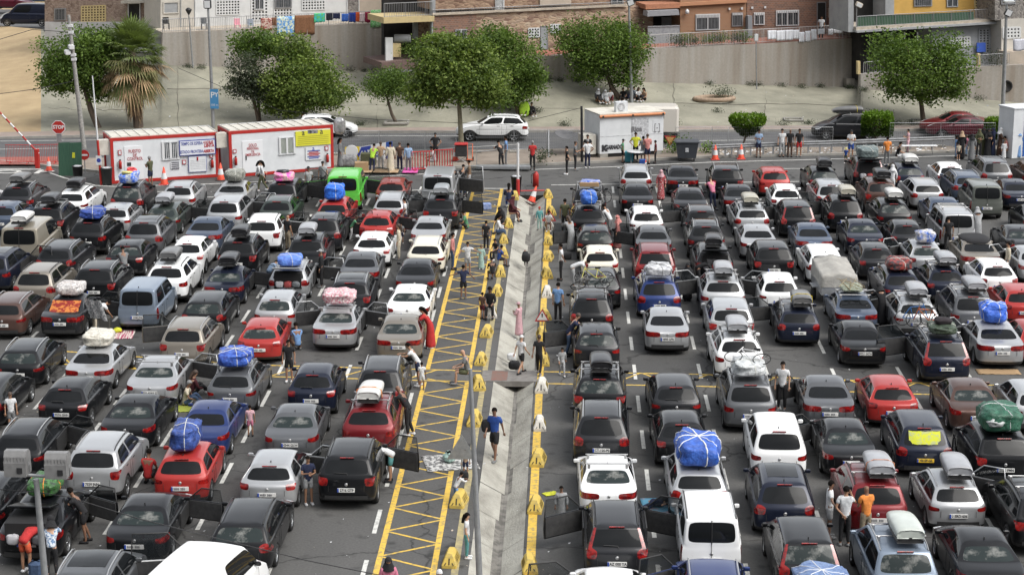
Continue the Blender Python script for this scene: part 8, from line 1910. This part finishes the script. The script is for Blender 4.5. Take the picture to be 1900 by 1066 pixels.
prop_box(833, 857, .35, .55, .35, MC['mt'], 'cushion', 'grey green cushion on the patterned blanket', 'cushion', .3, 0, .12); 
prop_box(671, 316, .8, .5, .5, pm('cardboard', (.33, .22, .12), rough=.9), 'cardboard_box', 'cardboard box left of the row of men', 'box', .1, .12, .01); prop_box(684, 305, .9, .6, .7, MC['ol'], 'green_crate', 'dark green crate behind the cardboard box', 'crate', 0, .12)
prop_box(1625, 985, .25, .2, .3, MC['g'], 'grey_bag', 'small grey bag by the man in orange', 'bag', 0, 0, .05)
p = G(65, 1076); prop_box(68, 1070, .4, .3, .5, MC['jb'], 'bag', 'grey blue bag on the ground behind the open boot', 'bag', 0, 0, .1)
# sign backs, warning signs
def tri_sign(loc, s, rz, tilt, face, border, name, label, post=None, inv=False, txt=None):
    e = empty(name, loc, rz, label, 'sign'); f = -1 if inv else 1; pts = [(-s/2, -f*s*.43), (s/2, -f*s*.43), (0, f*s*.43)]
    z0 = post or 0
    b = MB(); b.prism(pts, -.012, .012); o = b.build('sign_plate', border, e, loc=(0, 0, z0), rot=(tilt, 0, 0)); b = MB(); b.prism([(x*.72, z*.72-f*.02*s) for x, z in pts], -.017, -.0125); b.build('sign_face', face, o)
    if txt: b = MB(); b.prism([(-.035*s, -.14*s), (.035*s, -.14*s), (.06*s, .12*s), (-.06*s, .12*s)], -.021, -.0175); b.build('symbol', M_PTXT, o)
    if post: b = MB(); b.tube([(0, .03, 0), (0, .03, z0+.1)], .025, 6); b.build('post', M_GALV, e)
    return e
q = G(857, 884); tri_sign(q, .95, R(3), 0, M_GALV, M_GALV, 'traffic_sign', 'grey back of a triangular sign beside the patterned blanket', 1.0)
q = G(1006, 604); tri_sign(q, .62, 0, 0, M_WHM, M_TXR, 'warning_sign', 'red bordered triangular warning sign among the right hand blocks', .45, txt='A')
q = G(1019, 414); tri_sign(q, .72, 0, 0, pm('pale_yellow_sign', (.6, .52, .36), rough=.5), M_TXR, 'warning_sign', 'red bordered triangular sign in front of the child on the block', .42, txt='A')
q = G(1243, 284, .12); tri_sign(q+V(0, 0, .75), .75, R(-15), 0, pm('orange_sign', (.6, .33, .12), rough=.5), M_TXR, 'yield_sign', 'orange upside down triangle sign beside the dumpster', None, True)
# stop sign etc.
q = G(112, 300, .12); e = empty('stop_sign', q, 0, 'red octagonal STOP sign on a grey post at left', 'sign'); z = PY(111.5, 236, q.y).z-q.z; r_ = .40
b = MB(); b.prism([(r_*1.08*math.cos(R(22.5+45*k)), r_*1.08*math.sin(R(22.5+45*k))) for k in range(8)], -.02, .01); o = b.build('plate', M_WHM, e, loc=(0, 0, z)); b = MB(); b.prism([(r_*.98*math.cos(R(22.5+45*k)), r_*.98*math.sin(R(22.5+45*k))) for k in range(8)], -.026, -.021); b.build('red_face', M_RED, o); text('lettering', 'STOP', o, (0, -.03, 0), .30, M_WHM, bold=.012, squeeze=.95)
b = MB(); b.rbox(-.16, .16, .02, .06, 0, z-.3, .01); b.build('post', M_GALV, e)
q = G(158, 322, .12); e = empty('no_entry_sign', q, 0, 'red round no entry sign in front of the concrete pole', 'sign'); z = PY(157, 287.5, q.y).z-q.z
b = MB(); b.prism(circ(.29, 0, 2*math.pi, 24)[:-1], -.02, .01); o = b.build('plate', M_RED, e, loc=(0, 0, z)); b = MB(); b.box(-.2, .2, -.026, -.021, -.05, .05); b.build('white_bar', M_WHM, o); b = MB(); b.tube([(0, .03, 0), (0, .03, z)], .03, 6); b.build('post', M_GALV, e)
# barrier arms
q = G(188, 343); tp = VP(q, 171.5, 141); e = empty('raised_barrier', q, 0, 'upright red and white barrier arm left of the site cabins', 'barrier'); md = VP(q, 181, 260); z1 = md-q; z2 = tp-q
b = MB(); b.tube([(0, 0, 0), z1], .07, 8); b.build('red_section', M_RED, e); b = MB(); b.tube([z1, z2], .055, 8, r2=.035); b.build('white_section', M_WHM, e); b = MB(); b.box(-.16, .16, -.1, -.08, -.26, .26); o = b.build('sign', M_WHM, e, loc=VP(q, 184, 297)-q); b = MB(); b.prism(circ(.12, 0, 6.28, 14)[:-1], -.106, -.101); b.build('blue_symbol', M_TXB, o)
q = G(70, 312, .12); e = empty('boom_gate', q, 0, 'tilted red and white striped barrier arm at the left edge', 'barrier'); b = MB(); b.rbox(-.12, .12, -.12, .12, 0, 1.15, .02); b.build('pedestal', M_RED, e)
P0 = VP(q, 72, 285)-q; P1 = VP(q, -12, 196)-q
for k in range(11):
    b = MB(); b.tube([P0.lerp(P1, k/11), P0.lerp(P1, (k+.999)/11)], .055, 7); b.build('arm_section', M_RED if k % 2 else M_WHM, e)
# fences and guardrail
def crowd_barrier(bl, br_, h, m, label, nbar=12, z=.12, plastic=False):
    a, b_ = G(*bl, z), G(*br_, z); e = empty('crowd_barrier', a, 0, label, 'barrier', 'red crowd barriers'); d = b_-a; b = MB(); b.tube([(0, 0, .12), (0, 0, h), d+V(0, 0, h), d+V(0, 0, .12), (0, 0, .12)], .035 if plastic else .022, 6); b.build('frame', m, e)
    b = MB(); r = .03 if plastic else .01
    for k in range(1, nbar): q = d*(k/nbar); b.tube([q+V(0, 0, .12), q+V(0, 0, h)], r, 5)
    b.build('bars', m, e)
    for t in (.15, .85): b = MB(); b.tube([d*t+V(0, -.25, 0), d*t+V(0, 0, .15), d*t+V(0, .25, 0)], .022, 5); b.build('foot', m, e)
    return e
crowd_barrier((12, 304), (58, 304), 1.15, M_RED, 'left red metal crowd barrier behind the striped arm', 16); crowd_barrier((58, 304), (110, 303), 1.15, M_RED, 'right red metal crowd barrier beside the green hoarding', 16)
MRP = pm('red_plastic', (.42, .03, .03), rough=.5); crowd_barrier((765, 318), (802, 316), 1.15, MRP, 'left red plastic barrier beside the silver van', 7, .12, True); crowd_barrier((806, 313), (840, 311), 1.1, MRP, 'right red plastic barrier behind the silver van', 7, .12, True)
def mesh_fence(xs, yb_, yt_, label, net=None):
    for i, (x0, x1) in enumerate(zip(xs, xs[1:])):
        a, b_ = G(x0, yb_(x0), .12), G(x1, yb_(x1), .12); h = PY(x0, yt_(x0), a.y).z-.12; e = empty('fence_panel', a, 0, label[i] if isinstance(label, list) else label, 'fence', 'wire mesh fence panels along the road'); d = b_-a-(b_-a).normalized()*.06
        b = MB(); b.tube([(0, 0, 0), (0, 0, h), d+V(0, 0, h), d], .022, 6); b.build('frame', M_GALV, e)
        b = MB(); n = int(d.length/.12)
        for k in range(1, n): b.tube([d*(k/n), d*(k/n)+V(0, 0, h)], .0035, 3)
        for k in range(1, 8): b.tube([V(0, 0, h*k/8), d+V(0, 0, h*k/8)], .0035, 3)
        b.build('wire_mesh', M_GALV, e)
        if net and net[i]: b = MB(); b.box(0, 1, 0, .01, 0, 1) if False else b.quad(V(0, .02, h*.55), d+V(0, .02, h*.5), d+V(0, .02, h*.95), V(0, .02, h)); 
        for t in (0,): b = MB(); b.rbox(-.3, .3, -.12, .12, 0, .12, .02); b.build('concrete_foot', M_KERB, e)
mesh_fence([624, 705, 790, 848], lambda x: 287, lambda x: 243, ['wire fence panel nearest the right site cabin', 'wire fence panel behind the row of men', 'wire fence panel behind the man with hands on hips'])
mesh_fence([885, 955, 1016, 1075], lambda x: 283, lambda x: 240, ['wire fence panel left of the ramp', 'wire fence panel behind the man in red', 'wire fence panel under the grey canopy'])
mesh_fence([1253, 1321, 1352, 1415, 1450, 1546], lambda x: 278, lambda x: 236, ['wire fence panel beside the dumpster', 'narrow wire fence panel with small white sign', 'wire fence panel behind the flat topped bush', 'wire fence panel behind three men on the guardrail', 'wire fence panel before the dark grey minivan on the road'])
mesh_fence([1650, 1745, 1846], lambda x: 272, lambda x: 228, ['wire fence panel right of the rounded bush', 'wire fence panel before the maroon saloon'])
ap = [G(x, y, .12) for x, y in ((1322, 291), (1420, 287), (1600, 281), (1770, 274))]; e = empty('guardrail', ap[0], 0, 'long galvanised guardrail along the right side of the verge', 'guardrail')
b = MB(); 
for a, c in zip(ap, ap[1:]):
    a, c = a-ap[0], c-ap[0]
    for z0, z1, o0, o1 in ((.48, .56, 0, -.05), (.56, .62, -.05, 0), (.62, .70, 0, -.05), (.70, .76, -.05, 0)): b.quad(a+V(0, o0, z0), c+V(0, o0, z0), c+V(0, o1, z1), a+V(0, o1, z1))
b.build('beam', pm('dull_guardrail', (.24, .25, .26), (.17, .175, .18), scale=3, rough=.6), e)
for i in range(26):
    t = i/25*3; k = min(2, int(t)); p = ap[k].lerp(ap[k+1], t-k)-ap[0]; b = MB(); b.box(p.x-.05, p.x+.05, p.y+.02, p.y+.1, 0, .72); b.build('post', M_GALV, e)
# cones, bins and others
def cone(px, py, label, h=.75, z=0, rot=(0, 0, 0), base=MRP):
    p = G(px, py, z); e = empty('traffic_cone', p, 0, label, 'traffic cone', 'red and white traffic cones'); e.rotation_euler = rot; s = h/.75
    b = MB(); b.lathe([(.17*s, .03), (.03*s, h), (.0, h)], 14); b.build('red_bands', pm('cone_red', (.62, .07, .03), rough=.5), e)
    b = MB(); b.lathe([(.132*s, .25*s), (.085*s, .50*s)], 14); b.build('white_band', M_WHM, e); b = MB(); b.rbox(-.22*s, .22*s, -.22*s, .22*s, 0, .04, .012); b.build('base', base, e)
cone(305, 342, 'tall cone standing in front of the left site cabin', 1.0); cone(91, 316, 'cone beside the red crowd barriers at left', .8, .12); cone(1327, 296, 'cone left of the two near the flat topped bush', .9); cone(1375, 295, 'cone under the flat topped bush', .9)
cone(410, 334, 'cone in the gap between the two site cabins', 1.0, 0, base=M_TRIM); cone(986, 374, 'cone leaning in the head of the drain', .9, -.2, (R(-10), R(18), 0)); cone(845, 298, 'all red cone beside the red bin', .8, .12); cone(1198, 309, 'short cone in front of the kiosk table', .4)
def bin_(px, py, r, h, m, label, name='litter_bin', z=0):
    p = G(px, py, z); e = empty(name, p, 0, label, 'bin'); b = MB(); b.lathe([(0, 0), (r*.8, 0), (r, h), (r*1.06, h), (r*1.06, h+.05), (r*.9, h+.05), (r*.85, h-.1), (0, h-.1)], 16); b.build('container', m, e); b = MB(); b.add(*lumpy(r*.8, r*.8, .08, int(px) % 17), 0, True); b.build('rubbish', M_PIC, e, loc=(0, 0, h-.08))
bin_(145, 333, .3, .75, M_TRIM, 'dark bin in front of the green hoarding'); bin_(199, 343, .32, .95, pm('dark_grey_plastic', (.04, .045, .045), rough=.6), 'dark bin between the barrier arm and the left cabin'); bin_(958, 356, .3, .85, M_TRIM, 'black bin at the head of the drain')
p = G(1274, 298); e = empty('dumpster', p, R(-2), 'large dark grey wheeled dumpster right of the kiosk', 'dumpster'); MD = pm('dark_grey_dumpster', (.035, .04, .05), (.05, .055, .065), scale=3, rough=.55)
vs = [(-.55, -.35, .2), (.55, -.35, .2), (.55, .35, .2), (-.55, .35, .2), (-.68, -.5, 1.12), (.68, -.5, 1.12), (.68, .5, 1.12), (-.68, .5, 1.12)]; b = MB(); b.add(vs, [(3, 2, 1, 0), (0, 1, 5, 4), (1, 2, 6, 5), (2, 3, 7, 6), (3, 0, 4, 7), (4, 5, 6, 7)]); b.build('body', MD, e); b = MB(); b.rbox(-.74, .74, -.56, .56, 1.12, 1.26, .04); b.build('lid', MD, e); b = MB(); b.box(-.1, .1, -.46, -.44, .6, .85); b.build('emblem', M_PIC, e)
for x in (-.45, .45):
    for y in (-.28, .28): b = MB(); b.lathe([(0, -.03), (.09, -.03), (.09, .03), (0, .03)], 12, Matrix.Translation((x, y, .1)) @ Matrix.Rotation(R(90), 4, 'Y')); b.build('wheel', M_TYRE, e)
p = G(856, 300, .12); e = empty('open_bin', p, 0, 'open red and black wheeled bin behind the silver van', 'bin'); b = MB(); b.rbox(-.35, .35, -.3, .3, .35, 1.05, .04); b.build('container', M_TRIM, e); b = MB(); b.rbox(-.4, .4, -.35, .35, 1.05, 1.13, .02); b.build('rim', MRP, e)
for s1 in (-1, 1): b = MB(); b.tube([(-.3*s1, -.2, 0), (.3*s1, -.2, .35)], .02, 5); b.build('leg', M_GALV, e)
p = G(872, 298, .12); e = empty('hand_truck', p, 0, 'orange hand truck beside the open bin', 'hand truck'); b = MB(); b.tube([(-.15, 0, .1), (-.15, .15, 1.0), (.15, .15, 1.0), (.15, 0, .1)], .025, 6); b.box(-.2, .2, -.25, 0, .08, .11); b.build('frame', pm('orange_metal', (.6, .12, .04), rough=.5), e)
for sx in (-.2, .2): b = MB(); b.lathe([(0, -.03), (.12, -.03), (.12, .03), (0, .03)], 12, Matrix.Translation((sx, 0, .12)) @ Matrix.Rotation(R(90), 4, 'Y')); b.build('wheel', M_TYRE, e)
p = G(994, 346); e = empty('fire_extinguisher', p, 0, 'large red fire extinguisher on a stand at the head of the drain', 'fire extinguisher'); b = MB(); b.lathe([(0, 0), (.17, 0), (.17, .7), (.08, .85), (0, .85)], 14); b.build('cylinder', M_RED, e); b = MB(); b.tube([(0, -.1, .85), (-.25, -.12, .7), (-.24, -.12, .2)], .03, 6); b.build('hose', M_TRIM, e)
q = G(961, 362); e = empty('marker_post', q, 0, 'red and white marker post at the head of the drain', 'post'); b = MB(); b.tube([(0, 0, 0), (0, 0, .9)], .1, 8); b.build('red_base', MRP, e); b = MB(); b.tube([(0, 0, .9), (-.0, 0, 2.9)], .07, 8); b.build('white_pole', M_WHM, e)
b = MB(); b.tube([G(966, 354, .75), G(1010, 353, .7)], .035, 6); tag(b.build('tape', MRP), 'red tape stretched across the head of the drain', 'tape')
# green hoarding, canopy, banners
F = FA(108, G(130, 326).y, 152, G(130, 326).y)
for x0, x1, lb in ((109, 130, 'left green mesh hoarding panel beside the utility pole'), (130.4, 152, 'right green mesh hoarding panel beside the utility pole')):
    b = MB(); F.poly(b, [(x0, 327), (x1, 326), (x1-1, 264), (x0-1, 265)], -.03, .03); o = b.build('hoarding_panel', pm('green_mesh', (.03, .085, .055), (.045, .11, .07), scale=4, rough=.9, stretch=(5, 5, .5))); tag(o, lb, 'hoarding', 'green hoarding panels')
b = MB(); F.rect(b, 134, 283, 139, 293, .035, .05, sl=0); tag(b.build('small_yellow_sign', MC['y']), 'small yellow sign fixed on the green hoarding', 'sign')
Yc_ = G(1050, 285, .12).y; cn = [PY(1018, 242, Yc_), PY(1047, 240, Yc_+1.5), PY(1079, 247, Yc_), PY(1050, 265, Yc_-1.5)]
me = sub_mesh(cn+[sum(cn, V(0, 0, 0))/4+V(0, 0, -.25)], [(0, 4, 1), (1, 4, 2), (2, 4, 3), (3, 4, 0)], [pm('grey_canopy_cloth', (.13, .13, .135), (.10, .10, .105), scale=3, rough=.9)], 2, name='canopy'); o = link('canopy', me); o.modifiers.new('t', 'SOLIDIFY').thickness = .015; tag(o, 'grey cloth canopy stretched beside the black post', 'canopy')
p = G(1018, 292, .12); b = MB(); b.tube([p, cn[0]], .04, 6); tag(b.build('canopy_pole', M_GALV), 'pole holding the left corner of the grey canopy', 'pole')
F = FA(640, G(690, 302, .12).y, 740, G(690, 302, .12).y)
for pts, m_, nm, lb in (([(640, 298), (667, 297), (667, 272), (640, 273)], pm('yellow_banner', (.66, .50, .03), rough=.6), 'banner', 'yellow banner leaning on the fence at the cabin end'), ([(667, 299), (716, 295), (716, 264), (667, 273)], M_WHM, 'banner', 'white banner with blue lettering leaning on the fence'), ([(716, 295), (728, 294), (728, 262), (716, 264)], pm('blue_banner', (.02, .07, .30), rough=.5), 'banner', 'blue end of the banner beside the man in the robe')):
    b = MB(); F.poly(b, pts, 0, .04); o = b.build(nm, m_); tag(o, lb, 'banner')
b = MB(); F.poly(b, [(670, 280), (688, 277), (688, 270), (670, 273)], .041, .05); b.build('blue_block', M_TXB, bpy.data.objects['banner.001']); text('lettering', 'VIVE', bpy.data.objects['banner.001'], F.pt(680, 284, .06), .7, M_TXB, bold=.02)
b = MB(); b.prism(circ(.38, 0, 6.28, 18)[:-1], -.06, .06); o = b.build('round_fan', M_WHM, loc=G(653, 304, .12)+V(0, 0, .75)); tag(o, 'round white fan at the right end of the cabins', 'fan')
b = MB(); b.add(*lumpy(.5, .35, .35, 8), 0, True); tag(b.build('junk_pile', pm('grey_scrap', (.12, .12, .13), (.3, .3, .3), scale=6, rough=.7), loc=G(647, 309, .12)), 'pile of grey scrap under the round fan', 'pile')
b = MB(); b.add(*lumpy(.35, .35, .5, 12), 0, True); tag(b.build('foil_balloon', pm('silver_foil', (.5, .5, .5), (.3, .3, .3), scale=4, rough=.25, metal=.6), loc=G(630, 300, .12)+V(0, .4, 1.6)), 'silver foil balloon at the corner of the right cabin', 'balloon')
# guardrail litter, ramp rail
p0, p1 = G(884, 312, .12), G(985, 306, .12); e = empty('steel_ramp', p0, 0, 'low grey steel ramp with handrail beside the kerb', 'ramp'); d = p1-p0; b = MB(); b.box(0, d.x, -.35, .35, .02, .16); b.build('deck', M_GALV, e); b = MB(); b.tube([(0, .3, 0), (0, .3, .95), (d.x, .3+d.y, .95), (d.x, .3+d.y, 0)], .025, 6); b.build('handrail', M_GALV, e)
b = MB(); q0 = G(1672, 286, .12); 
e = empty('white_bench', q0, R(3), 'long white table top lying beside the guardrail at right', 'table'); b.rbox(0, 2.2, -.2, .2, .5, .55, .02); b.build('top', M_WHM, e); 
for x in (.3, 1.9): b = MB(); b.tube([(x, -.2, 0), (x, .2, .5)], .02, 6); b.build('leg', M_TRIM, e)
rnd = random.Random(9); b = MB()
for k in range(900):
    if k < 500: px, py = rnd.uniform(0, 1900), rnd.uniform(345, 1066); p = G(px, py, .006); s_ = rnd.uniform(.015, .05)
    elif k < 760: px = rnd.uniform(1330, 1760); p = G(px, 283-(px-1330)*.017+rnd.uniform(-5, 4), .13); s_ = rnd.uniform(.04, .14)
    else: px = rnd.uniform(90, 1880); p = T(px, rnd.uniform(165, 230)); p.z += .03; s_ = rnd.uniform(.03, .09)
    a = rnd.uniform(0, 6.28); u = V(math.cos(a), math.sin(a), 0)*s_; w = V(-math.sin(a), math.cos(a), .3)*s_*rnd.uniform(.4, 1); b.add([p-u, p+w, p+u+V(0, 0, s_*.4), p-w], [(0, 1, 2, 3)], rnd.choice((0, 0, 1, 2)))
tag(b.build('scattered_litter', [M_WHM, M_SLAB, M_GREYP]), 'scraps of paper and plastic scattered over asphalt, verge and slope', 'litter', kind='stuff')
